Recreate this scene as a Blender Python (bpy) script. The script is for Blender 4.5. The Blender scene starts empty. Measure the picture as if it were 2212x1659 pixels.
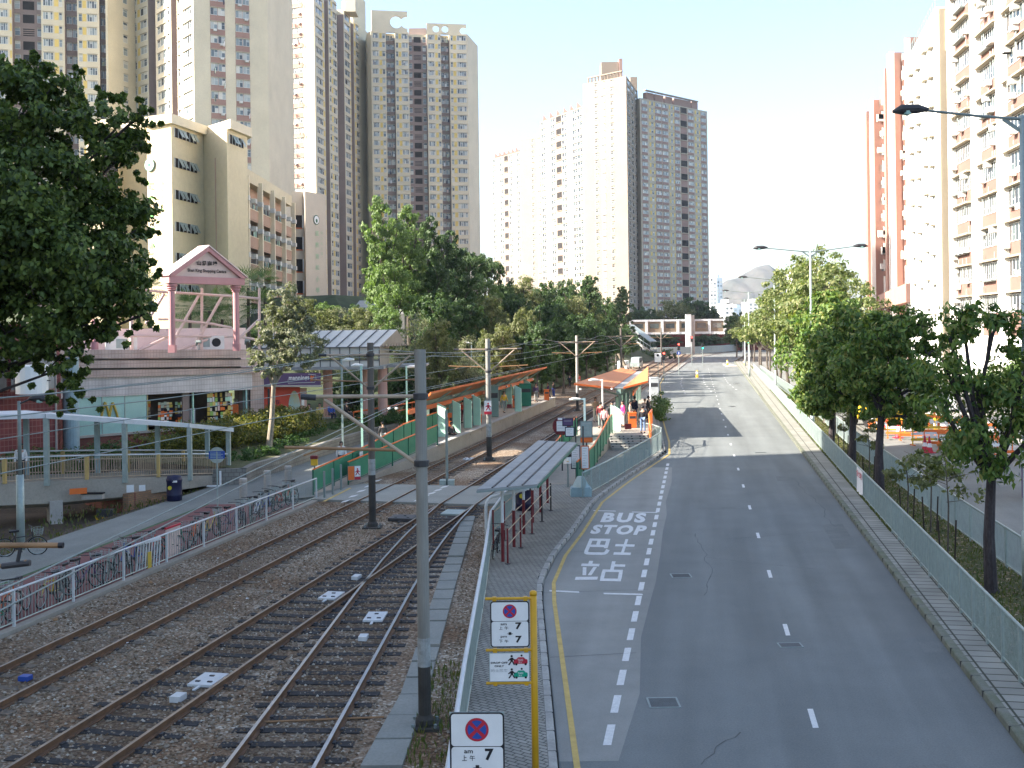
import bpy, math, random
import numpy as np
from mathutils import Vector, Matrix, Euler
random.seed(7); RNG=np.random.default_rng(7)
C=bpy.context.scene.collection
PI=math.pi
# ---------- camera model: pixel of a 2212x1659 view -> place in the world (metres) ----------
F=2350.;H=7.4;CX=1106.;CY=712.;RO=0.013
def G(x,y,z=0.):
    u=x-CX;v=y-CY;up=u-RO*v;vp=v+RO*u
    d=F*(H-z)/vp
    return (up/F*d,d,z)
def P(x,y,d):
    u=x-CX;v=y-CY;up=u-RO*v;vp=v+RO*u
    return (up/F*d,d,H-vp/F*d)
def XD(x,d,y=712): return P(x,y,d)[0]
# ---------- materials ----------
M={}
def srgb(c): return tuple(((v/12.92) if v<=0.04045 else ((v+0.055)/1.055)**2.4) for v in c)
def mat(name,col,rough=.8,var=.12,scale=3.,metal=0.,col2=None,bump=0.,bscale=40.,emit=None,spec=.4,fine=0.,stretch=None):
    m=bpy.data.materials.new(name);m.use_nodes=True;nt=m.node_tree;b=nt.nodes['Principled BSDF']
    b.inputs['Roughness'].default_value=rough;b.inputs['Metallic'].default_value=metal
    b.inputs['Specular IOR Level'].default_value=spec
    col=tuple(col)+(1,)
    b.inputs['Base Color'].default_value=col
    if var>0 or fine>0 or bump>0:
        tc=nt.nodes.new('ShaderNodeTexCoord');vec=tc.outputs['Object']
        if stretch:
            mp=nt.nodes.new('ShaderNodeMapping');mp.inputs['Scale'].default_value=stretch
            nt.links.new(vec,mp.inputs['Vector']);vec=mp.outputs[0]
    if var>0:
        n=nt.nodes.new('ShaderNodeTexNoise');n.inputs['Scale'].default_value=scale;n.inputs['Detail'].default_value=5;n.inputs['Roughness'].default_value=.65
        nt.links.new(vec,n.inputs['Vector'])
        r=nt.nodes.new('ShaderNodeValToRGB');r.color_ramp.elements[0].position=.3;r.color_ramp.elements[1].position=.7
        c2=col2 or tuple(v*(1-var*1.6) for v in col[:3])
        r.color_ramp.elements[0].color=tuple(c2)+(1,)
        r.color_ramp.elements[1].color=tuple(min(1,v*(1+var*.6)) for v in col[:3])+(1,) if not col2 else col
        nt.links.new(n.outputs['Fac'],r.inputs['Fac']);out=r.outputs['Color']
        if fine>0:
            f=nt.nodes.new('ShaderNodeTexNoise');f.inputs['Scale'].default_value=bscale;f.inputs['Detail'].default_value=3
            nt.links.new(vec,f.inputs['Vector'])
            mr=nt.nodes.new('ShaderNodeMapRange');mr.inputs[1].default_value=.3;mr.inputs[2].default_value=.7;mr.inputs[3].default_value=1-fine;mr.inputs[4].default_value=1+fine
            nt.links.new(f.outputs['Fac'],mr.inputs[0])
            mm=nt.nodes.new('ShaderNodeVectorMath');mm.operation='SCALE'
            nt.links.new(out,mm.inputs[0]);nt.links.new(mr.outputs[0],mm.inputs['Scale']);out=mm.outputs[0]
        nt.links.new(out,b.inputs['Base Color'])
    if bump>0:
        n2=nt.nodes.new('ShaderNodeTexNoise');n2.inputs['Scale'].default_value=bscale;n2.inputs['Detail'].default_value=4
        nt.links.new(vec,n2.inputs['Vector'])
        bp=nt.nodes.new('ShaderNodeBump');bp.inputs['Strength'].default_value=bump;bp.inputs['Distance'].default_value=.02
        nt.links.new(n2.outputs['Fac'],bp.inputs['Height']);nt.links.new(bp.outputs[0],b.inputs['Normal'])
    if emit:
        b.inputs['Emission Color'].default_value=tuple(emit[:3])+(1,);b.inputs['Emission Strength'].default_value=emit[3]
    M[name]=m;return m
def brickmat(name,c1,c2,mortar,sx,sy,scale=1.,rot=0.,axes='XY',ms=.02,offset=.5,fine=.0):
    m=bpy.data.materials.new(name);m.use_nodes=True;nt=m.node_tree;b=nt.nodes['Principled BSDF'];b.inputs['Roughness'].default_value=.85
    tc=nt.nodes.new('ShaderNodeTexCoord');mp=nt.nodes.new('ShaderNodeMapping');mp.inputs['Rotation'].default_value=(0,0,rot)
    vec=tc.outputs['Object']
    if axes!='XY':
        s=nt.nodes.new('ShaderNodeSeparateXYZ');c=nt.nodes.new('ShaderNodeCombineXYZ');nt.links.new(vec,s.inputs[0])
        ad=nt.nodes.new('ShaderNodeMath');ad.operation='ADD';nt.links.new(s.outputs[0],ad.inputs[0]);nt.links.new(s.outputs[1],ad.inputs[1])
        nt.links.new(ad.outputs[0],c.inputs[0]);nt.links.new(s.outputs[2],c.inputs[1]);vec=c.outputs[0]
    nt.links.new(vec,mp.inputs['Vector'])
    t=nt.nodes.new('ShaderNodeTexBrick');t.inputs['Color1'].default_value=tuple(c1)+(1,);t.inputs['Color2'].default_value=tuple(c2)+(1,);t.inputs['Mortar'].default_value=tuple(mortar)+(1,)
    t.inputs['Scale'].default_value=scale;t.inputs['Brick Width'].default_value=sx;t.inputs['Row Height'].default_value=sy;t.inputs['Mortar Size'].default_value=ms;t.offset=offset
    nt.links.new(mp.outputs[0],t.inputs['Vector'])
    n=nt.nodes.new('ShaderNodeTexNoise');n.inputs['Scale'].default_value=.9;n.inputs['Detail'].default_value=6;nt.links.new(tc.outputs['Object'],n.inputs['Vector'])
    mr=nt.nodes.new('ShaderNodeMapRange');mr.inputs[1].default_value=.3;mr.inputs[2].default_value=.7;mr.inputs[3].default_value=.78;mr.inputs[4].default_value=1.12
    nt.links.new(n.outputs['Fac'],mr.inputs[0]);mm=nt.nodes.new('ShaderNodeVectorMath');mm.operation='SCALE'
    nt.links.new(t.outputs['Color'],mm.inputs[0]);nt.links.new(mr.outputs[0],mm.inputs['Scale']);nt.links.new(mm.outputs[0],b.inputs['Base Color'])
    M[name]=m;return m
def stone(name,cols,scale,bump=.6,patch=None):
    """loose stones: voronoi cells each of its own colour"""
    m=bpy.data.materials.new(name);m.use_nodes=True;nt=m.node_tree;b=nt.nodes['Principled BSDF'];b.inputs['Roughness'].default_value=.9
    tc=nt.nodes.new('ShaderNodeTexCoord');v=nt.nodes.new('ShaderNodeTexVoronoi');v.inputs['Scale'].default_value=scale
    nt.links.new(tc.outputs['Object'],v.inputs['Vector'])
    s=nt.nodes.new('ShaderNodeSeparateColor');nt.links.new(v.outputs['Color'],s.inputs[0])
    r=nt.nodes.new('ShaderNodeValToRGB');r.color_ramp.interpolation='CONSTANT'
    els=r.color_ramp.elements
    while len(els)<len(cols): els.new(.5)
    for i,(p,c) in enumerate(cols): els[i].position=p;els[i].color=tuple(c)+(1,)
    nt.links.new(s.outputs[0],r.inputs['Fac']);out=r.outputs['Color']
    n=nt.nodes.new('ShaderNodeTexNoise');n.inputs['Scale'].default_value=.35;n.inputs['Detail'].default_value=6;nt.links.new(tc.outputs['Object'],n.inputs['Vector'])
    mr=nt.nodes.new('ShaderNodeMapRange');mr.inputs[1].default_value=.38;mr.inputs[2].default_value=.62;nt.links.new(n.outputs['Fac'],mr.inputs[0])
    mx=nt.nodes.new('ShaderNodeMix');mx.data_type='RGBA';mx.blend_type='MULTIPLY';nt.links.new(mr.outputs[0],mx.inputs[0])
    nt.links.new(out,mx.inputs[6]);mx.inputs[7].default_value=tuple(patch or (.75,.55,.4))+(1,)
    nt.links.new(mx.outputs[2],b.inputs['Base Color'])
    bp=nt.nodes.new('ShaderNodeBump');bp.inputs['Strength'].default_value=bump;bp.inputs['Distance'].default_value=.03
    nt.links.new(v.outputs['Distance'],bp.inputs['Height']);nt.links.new(bp.outputs[0],b.inputs['Normal'])
    M[name]=m;return m
def leafmat(name,cols,trans=.35,rough=.55):
    m=bpy.data.materials.new(name);m.use_nodes=True;nt=m.node_tree;b=nt.nodes['Principled BSDF']
    b.inputs['Roughness'].default_value=rough;b.inputs['Specular IOR Level'].default_value=.35
    g=nt.nodes.new('ShaderNodeNewGeometry');r=nt.nodes.new('ShaderNodeValToRGB')
    els=r.color_ramp.elements
    while len(els)<len(cols): els.new(.5)
    for i,c in enumerate(cols): els[i].position=i/(len(cols)-1);els[i].color=tuple(c)+(1,)
    nt.links.new(g.outputs['Random Per Island'],r.inputs['Fac']);nt.links.new(r.outputs[0],b.inputs['Base Color'])
    t=nt.nodes.new('ShaderNodeBsdfTranslucent');mm=nt.nodes.new('ShaderNodeVectorMath');mm.operation='MULTIPLY';mm.inputs[1].default_value=(1.5,1.7,.7)
    nt.links.new(r.outputs[0],mm.inputs[0]);nt.links.new(mm.outputs[0],t.inputs['Color'])
    ms=nt.nodes.new('ShaderNodeMixShader');ms.inputs[0].default_value=trans
    nt.links.new(b.outputs[0],ms.inputs[1]);nt.links.new(t.outputs[0],ms.inputs[2]);nt.links.new(ms.outputs[0],nt.nodes['Material Output'].inputs[0])
    M[name]=m;return m
def glassmat(name,cols,rough=.12):
    """window panes: each its own tone (curtains, reflections behind glass)"""
    m=bpy.data.materials.new(name);m.use_nodes=True;nt=m.node_tree;b=nt.nodes['Principled BSDF'];b.inputs['Roughness'].default_value=rough;b.inputs['Specular IOR Level'].default_value=.6
    g=nt.nodes.new('ShaderNodeNewGeometry');o=nt.nodes.new('ShaderNodeObjectInfo');a=nt.nodes.new('ShaderNodeMath');a.operation='ADD'
    f=nt.nodes.new('ShaderNodeMath');f.operation='FRACT'
    nt.links.new(g.outputs['Random Per Island'],a.inputs[0]);nt.links.new(o.outputs['Random'],a.inputs[1]);nt.links.new(a.outputs[0],f.inputs[0])
    r=nt.nodes.new('ShaderNodeValToRGB');r.color_ramp.interpolation='CONSTANT';els=r.color_ramp.elements
    while len(els)<len(cols): els.new(.5)
    for i,(p,c) in enumerate(cols): els[i].position=p;els[i].color=tuple(c)+(1,)
    nt.links.new(f.outputs[0],r.inputs['Fac']);nt.links.new(r.outputs[0],b.inputs['Base Color'])
    M[name]=m;return m
# ---------- mesh builder ----------
class MB:
    def __init__(s): s.v=[];s.f=[];s.m=[];s.mats=[]
    def mi(s,m):
        if m is None: return 0
        if isinstance(m,str): m=M[m]
        if m not in s.mats: s.mats.append(m)
        return s.mats.index(m)
    def add(s,vs,fs,m=None):
        o=len(s.v);s.v.extend([tuple(p) for p in vs]);k=s.mi(m)
        for f in fs: s.f.append(tuple(o+i for i in f));s.m.append(k)
        return s
    def box(s,x0,x1,y0,y1,z0,z1,m=None):
        return s.add([(x0,y0,z0),(x1,y0,z0),(x1,y1,z0),(x0,y1,z0),(x0,y0,z1),(x1,y0,z1),(x1,y1,z1),(x0,y1,z1)],[(0,3,2,1),(4,5,6,7),(0,1,5,4),(1,2,6,5),(2,3,7,6),(3,0,4,7)],m)
    def bar(s,a,b,w,h,m=None):
        """box beam from a to b, width w across (horizontal), height h"""
        a=Vector(a);b=Vector(b);d=(b-a);
        if d.length<1e-6: return s
        d.normalize();side=d.cross(Vector((0,0,1)))
        if side.length<1e-3: side=Vector((1,0,0))
        side.normalize();up=side.cross(d).normalized();side*=w/2;up*=h/2
        vs=[a-side-up,a+side-up,a+side+up,a-side+up,b-side-up,b+side-up,b+side+up,b-side+up]
        return s.add(vs,[(0,1,2,3),(7,6,5,4),(0,4,5,1),(1,5,6,2),(2,6,7,3),(3,7,4,0)],m)
    def tube(s,pts,r,n=8,m=None,cap=True):
        pts=[Vector(p) for p in pts];k=len(pts)
        rs=r if isinstance(r,(list,tuple)) else [r]*k
        vs=[];ref=None
        for i,p in enumerate(pts):
            d=(pts[min(i+1,k-1)]-pts[max(i-1,0)]).normalized()
            if ref is None:
                ref=Vector((0,0,1)) if abs(d.z)<.9 else Vector((1,0,0))
            a=d.cross(ref).normalized();b=a.cross(d).normalized();ref=b
            for j in range(n):
                t=2*PI*j/n;vs.append(p+(a*math.cos(t)+b*math.sin(t))*rs[i])
        fs=[]
        for i in range(k-1):
            for j in range(n):
                j2=(j+1)%n;fs.append((i*n+j,i*n+j2,(i+1)*n+j2,(i+1)*n+j))
        if cap: fs.append(tuple(range(n-1,-1,-1)));fs.append(tuple((k-1)*n+j for j in range(n)))
        return s.add(vs,fs,m)
    def lathe(s,prof,c=(0,0,0),n=16,m=None):
        vs=[];k=len(prof)
        for r,z in prof:
            for j in range(n): t=2*PI*j/n;vs.append((c[0]+r*math.cos(t),c[1]+r*math.sin(t),c[2]+z))
        fs=[(i*n+j,i*n+(j+1)%n,(i+1)*n+(j+1)%n,(i+1)*n+j) for i in range(k-1) for j in range(n)]
        fs+= [tuple(range(n-1,-1,-1)),tuple((k-1)*n+j for j in range(n))]
        return s.add(vs,fs,m)
    def ring(s,c,axis,R,r,n=20,k=6,m=None):
        axis=Vector(axis).normalized();a=axis.orthogonal().normalized();b=axis.cross(a);c=Vector(c);vs=[];fs=[]
        for i in range(n):
            t=2*PI*i/n;rad=a*math.cos(t)+b*math.sin(t)
            for j in range(k):
                q=2*PI*j/k;vs.append(c+rad*(R+r*math.cos(q))+axis*r*math.sin(q))
        for i in range(n):
            for j in range(k):
                fs.append((i*k+j,((i+1)%n)*k+j,((i+1)%n)*k+(j+1)%k,i*k+(j+1)%k))
        return s.add(vs,fs,m)
    def quad(s,a,b,c,d,m=None): return s.add([a,b,c,d],[(0,1,2,3)],m)
    def prism(s,poly,z0,z1,m=None,top=None,z1s=None):
        """poly counterclockwise xy points"""
        n=len(poly);zz=z1s or [z1]*n
        vs=[(p[0],p[1],z0) for p in poly]+[(p[0],p[1],z) for p,z in zip(poly,zz)]
        s.add(vs,[(i,(i+1)%n,n+(i+1)%n,n+i) for i in range(n)],m)
        return s.add(vs,[tuple(range(n,2*n)),tuple(range(n-1,-1,-1))],top or m)
    def build(s,name,parent=None,smooth=False,loc=None):
        me=bpy.data.meshes.new(name)
        me.from_pydata(s.v,[],s.f)
        for m in s.mats: me.materials.append(m)
        me.polygons.foreach_set('material_index',s.m)
        if smooth: me.polygons.foreach_set('use_smooth',[True]*len(s.f))
        me.update()
        o=bpy.data.objects.new(name,me);C.objects.link(o)
        if parent: o.parent=parent
        if loc: o.location=loc
        return o
def tag(o,label=None,cat=None,group=None,kind=None):
    if label: o['label']=label
    if cat: o['category']=cat
    if group: o['group']=group
    if kind: o['kind']=kind
    return o
def thing(name,label,cat,loc=(0,0,0),rz=0,group=None):
    o=bpy.data.objects.new(name,None);C.objects.link(o);o.location=loc;o.rotation_euler=(0,0,rz);o.empty_display_size=.3
    return tag(o,label,cat,group)
KIDS={}
def copy_tree(o,label=None,loc=None,rz=None,scale=None,parent=None):
    c=o.copy();C.objects.link(c)
    if parent: c.parent=parent
    for ch in o.children: copy_tree(ch,parent=c)
    if label: c['label']=label
    if loc: c.location=loc
    if rz is not None: c.rotation_euler=(0,0,rz)
    if scale: c.scale=scale if isinstance(scale,(tuple,list)) else (scale,)*3
    return c
def setmat(o,m,slot=0):
    o.material_slots[slot].link='OBJECT';o.material_slots[slot].material=M[m] if isinstance(m,str) else m
ORD=['nearest','second nearest','third nearest','fourth nearest','fifth nearest','sixth nearest','seventh nearest','eighth nearest','ninth nearest','tenth nearest']+[('%dth nearest'%i if i%10 not in(1,2,3) or i<20 else '%d%s nearest'%(i,{1:'st',2:'nd',3:'rd'}[i%10])) for i in range(11,80)]
CNT=['first','second','third','fourth','fifth','sixth','seventh','eighth','ninth','tenth','eleventh','twelfth','thirteenth','fourteenth','fifteenth','sixteenth','seventeenth','eighteenth','nineteenth','twentieth','twenty-first','twenty-second','twenty-third','twenty-fourth','twenty-fifth','twenty-sixth','twenty-seventh','twenty-eighth','twenty-ninth','thirtieth']
# text as flat mesh mapped on a frame: origin o (lower left), ux, uy full-width/height vectors
def text_mesh(txt,bold=0.,spacing=1.):
    cu=bpy.data.curves.new('t','FONT');cu.body=txt;cu.offset=bold;cu.space_character=spacing;cu.fill_mode='FRONT';cu.resolution_u=3
    ob=bpy.data.objects.new('t',cu);C.objects.link(ob)
    bpy.context.view_layer.update()
    dg=bpy.context.evaluated_depsgraph_get()
    me=bpy.data.meshes.new_from_object(ob.evaluated_get(dg))
    v=[tuple(p.co) for p in me.vertices];f=[tuple(p.vertices) for p in me.polygons]
    bpy.data.objects.remove(ob);bpy.data.curves.remove(cu);bpy.data.meshes.remove(me)
    return v,f
def text_on(mb,txt,quad,m,bold=0.,spacing=1.,shear=0.):
    """quad: 4 points LL,LR,UR,UL"""
    v,f=text_mesh(txt,bold,spacing)
    if not v: return
    xs=[p[0] for p in v];ys=[p[1] for p in v];x0,x1,y0,y1=min(xs),max(xs),min(ys),max(ys)
    q=[Vector(p) for p in quad];out=[]
    for p in v:
        a=(p[0]-x0)/max(1e-6,x1-x0);b=(p[1]-y0)/max(1e-6,y1-y0);out.append((q[0]*(1-a)+q[1]*a)*(1-b)+(q[3]*(1-a)+q[2]*a)*b)
    mb.add(out,f,m)
def rect(o,ux,uz,a,b,c,d,off=(0,0,0)):
    """sub rectangle in a plane: origin o, unit ux, uz; a..b across, c..d up"""
    o=Vector(o)+Vector(off);ux=Vector(ux);uz=Vector(uz)
    return [o+ux*a+uz*c,o+ux*b+uz*c,o+ux*b+uz*d,o+ux*a+uz*d]
def resample(pts,step):
    out=[Vector(pts[0])]
    for a,b in zip(pts[:-1],pts[1:]):
        a=Vector(a);b=Vector(b);n=max(1,int(round((b-a).length/step)))
        for i in range(1,n+1): out.append(a+(b-a)*i/n)
    return out
def lerp_line(tab,y):
    """tab [(x,y)...] increasing y -> x"""
    for (x0,y0),(x1,y1) in zip(tab[:-1],tab[1:]):
        if y<=y1: return x0+(x1-x0)*(y-y0)/(y1-y0)
    (x0,y0),(x1,y1)=tab[-2:];return x0+(x1-x0)*(y-y0)/(y1-y0)
def strip(name,L,Rr,z,m,step=None,kind='structure',parent=None,edge=0.):
    """sheet between two polylines with the same count; edge>0 gives it a skirt"""
    mb=MB();n=len(L)
    vs=[(p[0],p[1],z) for p in L]+[(p[0],p[1],z) for p in Rr]
    mb.add(vs,[(i,n+i,n+i+1,i+1) for i in range(n-1)],m)
    if edge>0:
        k=len(vs)
        loop=list(range(n))+list(range(2*n-1,n-1,-1))
        vs2=[vs[i] for i in loop]+[(vs[i][0],vs[i][1],z-edge) for i in loop];q=len(loop)
        mb.add(vs2,[(i,(i+1)%q,q+(i+1)%q,q+i) for i in range(q)],m)
    o=mb.build(name,parent)
    if kind: o['kind']=kind
    return o
SKY=.1;SUN=5.0;EXPO=2.1;HAZE=.0001
# ================= materials =================
mat('asphalt',(.155,.17,.168),.82,.14,.55,fine=.13,bscale=28,col2=(.128,.142,.142),bump=.25)
mat('asphalt_patch',(.142,.155,.153),.85,.16,.8,fine=.16,bscale=24)
mat('asphalt_crack',(.085,.093,.093),.9,.2,3)
mat('asphalt_side',(.17,.178,.17),.85,.12,.4,fine=.12,bscale=25)
mat('bay_concrete',(.245,.25,.235),.85,.12,.9,fine=.08,bscale=30,col2=(.205,.21,.198))
mat('paint_white',(.62,.63,.62),.6,.14,7,col2=(.5,.51,.51),fine=.1,bscale=30)
mat('paint_yellow',(.5,.36,.11),.7,.18,3)
mat('kerb_stone',(.33,.33,.31),.85,.2,1.3,fine=.1,bscale=18)
mat('kerb_green',(.17,.175,.15),.9,.25,1.6,col2=(.1,.115,.07),fine=.1,bscale=20)
brickmat('paver',(.27,.265,.24),(.215,.21,.19),(.05,.055,.045),.22,.11,1.,rot=.65,ms=.012,offset=.5)
brickmat('paver_slab',(.27,.27,.24),(.22,.22,.195),(.035,.04,.025),.6,.42,1.,rot=.184,ms=.025,offset=.0)
mat('foot_grey',(.19,.2,.185),.9,.1,.7,fine=.12,bscale=22)
mat('cycle_red',(.17,.07,.066),.9,.12,.9,fine=.12,bscale=22)
mat('line_green',(.06,.12,.05),.9,.3,2)
mat('earth',(.085,.06,.04),1,.3,.8,fine=.25,bscale=9,col2=(.05,.04,.028),bump=.5)
mat('grass_soil',(.1,.095,.045),1,.3,.7,fine=.35,bscale=12,col2=(.055,.07,.025),bump=.6)
mat('hill_green',(.05,.07,.03),1,.3,.06,fine=.3,bscale=.6)
mat('ground_far',(.16,.16,.14),1,.2,.02)
stone('ballast',[(0,(.28,.225,.165)),(.22,(.19,.14,.09)),(.45,(.11,.08,.05)),(.6,(.33,.29,.235)),(.8,(.23,.16,.1)),(.93,(.5,.47,.4))],19,.9,(.6,.45,.33))
stone('ballast_brown',[(0,(.15,.105,.07)),(.3,(.1,.07,.045)),(.6,(.2,.15,.1)),(.85,(.28,.24,.18)),(.95,(.36,.33,.28))],19,.9,(.6,.5,.4))
mat('stone_mix',(.3,.27,.23),.9,.5,7,col2=(.1,.07,.05))
mat('rust',(.16,.085,.045),.75,.25,5,col2=(.09,.05,.03))
mat('rail_top',(.33,.27,.22),.4,.2,4,metal=.6)
mat('rail_bright',(.42,.44,.47),.3,.15,4,metal=.75)
mat('timber',(.035,.035,.038),.9,.3,3,fine=.3,bscale=25)
mat('sleeper_conc',(.15,.125,.1),.9,.25,2.5,fine=.2,bscale=20)
mat('slab_conc',(.25,.26,.24),.85,.13,.8,fine=.1,bscale=18,col2=(.2,.21,.195))
mat('slab_pale',(.3,.27,.23),.85,.12,.8,fine=.06,bscale=14)
mat('conc',(.34,.315,.27),.85,.16,.6,fine=.08,bscale=12,col2=(.26,.24,.205))
mat('conc_pale',(.38,.36,.33),.85,.14,.6,fine=.07,bscale=12)
mat('white_paint',(.55,.58,.6),.5,.08,2)
mat('white_card',(.72,.73,.74),.6,.06,3)
mat('black',(.012,.012,.016),.5,.1,3)
mat('dark_steel',(.045,.045,.05),.5,.2,4)
mat('galv',(.33,.4,.39),.45,.12,4,metal=.35)
mat('galv_dull',(.22,.265,.26),.55,.12,4,metal=.3)
mat('pole_grey',(.24,.235,.215),.7,.18,1.2,stretch=(3,3,.6))
mat('pole_dark',(.045,.043,.04),.75,.25,2)
mat('pole_brown',(.12,.105,.09),.7,.2,1.5,stretch=(3,3,.6))
mat('band',(.32,.34,.34),.55,.25,6)
mat('tube_brown',(.3,.17,.08),.5,.2,3)
mat('tube_buff',(.42,.33,.24),.5,.2,3)
mat('yellow_steel',(.56,.31,.012),.4,.1,3)
mat('red_sign',(.45,.02,.045),.5,.05,3)
mat('blue_sign',(.02,.07,.33),.5,.05,3)
mat('green_taxi',(.0,.3,.19),.5,.05,3)
mat('grey_text',(.4,.41,.42),.6,.0)
mat('orange',(.72,.16,.03),.5,.08,2)
mat('orange_roof',(.5,.19,.065),.6,.07,1.5)
mat('orange_dark',(.55,.12,.025),.55,.08,2)
mat('green_panel',(.035,.22,.13),.55,.12,1.5)
mat('green_dark',(.015,.12,.07),.55,.12,1.5)
mat('mint',(.42,.68,.55),.5,.06,2)
mat('sage',(.2,.3,.26),.55,.1,2)
mat('lamp_blue',(.3,.42,.46),.45,.1,3)
mat('lamp_white',(.75,.75,.72),.45,.05,3)
mat('maroon',(.16,.015,.02),.5,.2,5)
mat('roof_grey',(.27,.28,.28),.6,.13,1.3,fine=.05,bscale=14)
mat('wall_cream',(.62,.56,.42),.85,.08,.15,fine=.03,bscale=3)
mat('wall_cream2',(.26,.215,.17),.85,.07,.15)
mat('wall_grey',(.44,.395,.31),.85,.08,.12)
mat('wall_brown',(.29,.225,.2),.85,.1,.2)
mat('wall_salmon',(.32,.2,.165),.85,.1,.2)
mat('stripe_yellow',(.66,.5,.16),.8,.06,.4)
mat('dark_hole',(.02,.018,.018),.9,.2,1)
mat('school',(.66,.58,.4),.85,.08,.12,fine=.04,bscale=2,col2=(.58,.5,.34))
mat('school_trim',(.7,.62,.46),.8,.06,.3)
mat('school_pink',(.45,.3,.22),.85,.1,.3)
mat('school2',(.52,.46,.38),.85,.08,.15)
mat('sky_white',(.78,.78,.75),.8,.05,.2)
mat('rb_pink',(.2,.115,.095),.8,.08,.3)
mat('rb_cream',(.42,.36,.27),.8,.06,.2)
mat('rb_salmon',(.36,.21,.165),.8,.07,.2)
mat('ac_white',(.6,.6,.57),.6,.15,3)
mat('frame_white',(.62,.63,.62),.5,.05,3)
glassmat('pane',[(0,(.1,.13,.15)),(.2,(.2,.24,.25)),(.42,(.3,.34,.34)),(.6,(.06,.07,.08)),(.74,(.38,.4,.38)),(.9,(.55,.54,.48))])
glassmat('pane_dark',[(0,(.03,.04,.045)),(.4,(.07,.09,.09)),(.7,(.02,.02,.025)),(.9,(.16,.18,.17))])
glassmat('pane_pale',[(0,(.4,.42,.38)),(.3,(.28,.31,.3)),(.6,(.5,.5,.45)),(.85,(.16,.18,.18))])
brickmat('tile_pink',(.5,.4,.36),(.47,.375,.335),(.36,.28,.25),.3,.3,1,axes='W',ms=.02,offset=0)
brickmat('tile_white',(.58,.56,.56),(.55,.53,.53),(.42,.4,.4),.3,.3,1,axes='W',ms=.02,offset=0)
brickmat('tile_red',(.2,.05,.045),(.17,.04,.04),(.27,.12,.1),.3,.3,1,axes='W',ms=.02,offset=0)
brickmat('brick_red',(.24,.09,.07),(.2,.075,.06),(.13,.06,.05),.25,.08,1,axes='W',ms=.01)
brickmat('brick_old',(.33,.18,.09),(.25,.14,.08),(.16,.13,.1),.25,.09,1,axes='W',ms=.015)
brickmat('wall_stone',(.24,.225,.2),(.2,.19,.17),(.14,.13,.115),.3,.2,1,axes='W',ms=.02)
mat('glass_teal',(.36,.58,.55),.18,.1,.5)
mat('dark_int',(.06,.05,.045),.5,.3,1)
mat('pink_steel',(.5,.25,.26),.5,.08,1)
mat('pink_pale',(.62,.48,.44),.55,.07,1)
mat('pink_roof',(.8,.62,.6),.5,.06,1)
mat('pink_col',(.6,.37,.31),.7,.1,.6)
mat('metal_roof',(.5,.5,.47),.65,.08,.7)
mat('metal_rib',(.1,.11,.115),.5,.1,1)
mat('metal_panel',(.24,.24,.22),.5,.1,.8)
mat('purple',(.09,.05,.13),.5,.1,1)
mat('mural_red',(.62,.07,.035),.5,.08,1)
mat('mural_blue',(.28,.52,.58),.5,.15,1.5,col2=(.5,.42,.2))
mat('mural_green',(.3,.5,.12),.5,.08,1)
mat('gold',(.5,.36,.06),.45,.08,1)
mat('tan_panel',(.22,.165,.11),.8,.08,.5)
mat('rail_yellow',(.5,.36,.14),.5,.12,2)
mat('navy',(.01,.012,.05),.45,.15,2)
mat('bin_yellow',(.6,.5,.03),.5,.05,2)
mat('rubber',(.01,.01,.011),.7,.1,3)
mat('bark',(.11,.095,.08),.95,.3,3,fine=.3,bscale=16,stretch=(2,2,.5),bump=.5)
mat('bark_pale',(.3,.26,.2),.95,.3,3,fine=.2,bscale=16,stretch=(2,2,.5))
mat('bark_dark',(.05,.042,.045),.95,.3,3,fine=.3,bscale=16,stretch=(2,2,.5),bump=.5)
mat('stake',(.04,.03,.025),.9,.2,5)
mat('mountain',(.075,.068,.06),1,.3,.012,fine=.3,bscale=.05,col2=(.035,.042,.035))
mat('skin',(.5,.3,.21),.6,.05,5)
mat('hair',(.012,.01,.01),.5,.1,5)
mat('shadow_red',(.12,.025,.018),.8,.2,1)
mat('hut_yellow',(.7,.42,.03),.5,.1,1)
leafmat('leaf_banyan',[(.022,.042,.01),(.045,.076,.016),(.07,.11,.022),(.095,.145,.03),(.18,.23,.055)],.22)
leafmat('leaf_forest',[(.025,.055,.02),(.04,.08,.026),(.055,.1,.03),(.08,.13,.042)],.25)
leafmat('leaf_light',[(.07,.12,.035),(.1,.16,.05),(.13,.2,.065),(.17,.24,.09)],.3)
leafmat('leaf_olive',[(.08,.1,.035),(.11,.13,.05),(.14,.155,.07),(.2,.2,.1)],.3)
leafmat('leaf_grey',[(.1,.12,.07),(.15,.17,.1),(.2,.21,.14),(.13,.14,.085),(.26,.26,.18)],.25)
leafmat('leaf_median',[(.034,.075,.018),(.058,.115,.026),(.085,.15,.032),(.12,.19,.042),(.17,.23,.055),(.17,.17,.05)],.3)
leafmat('leaf_medlit',[(.07,.1,.03),(.1,.14,.045),(.14,.17,.06),(.24,.24,.11)],.3)  # paler copy of leaf_median, sunlight on the farther trees put into the colour
leafmat('leaf_hedge',[(.04,.06,.012),(.1,.11,.018),(.2,.17,.02),(.05,.08,.02)],.25)
leafmat('leaf_hedge_green',[(.03,.07,.015),(.05,.1,.022),(.07,.13,.03)],.25)
leafmat('leaf_palm',[(.05,.1,.03),(.09,.15,.05),(.16,.22,.09)],.3)
leafmat('litter_leaf',[(.16,.09,.04),(.3,.22,.12),(.1,.06,.03),(.42,.36,.26)],.1)
leafmat('grass_blade',[(.05,.08,.02),(.09,.11,.03),(.13,.12,.05)],.3)
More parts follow.
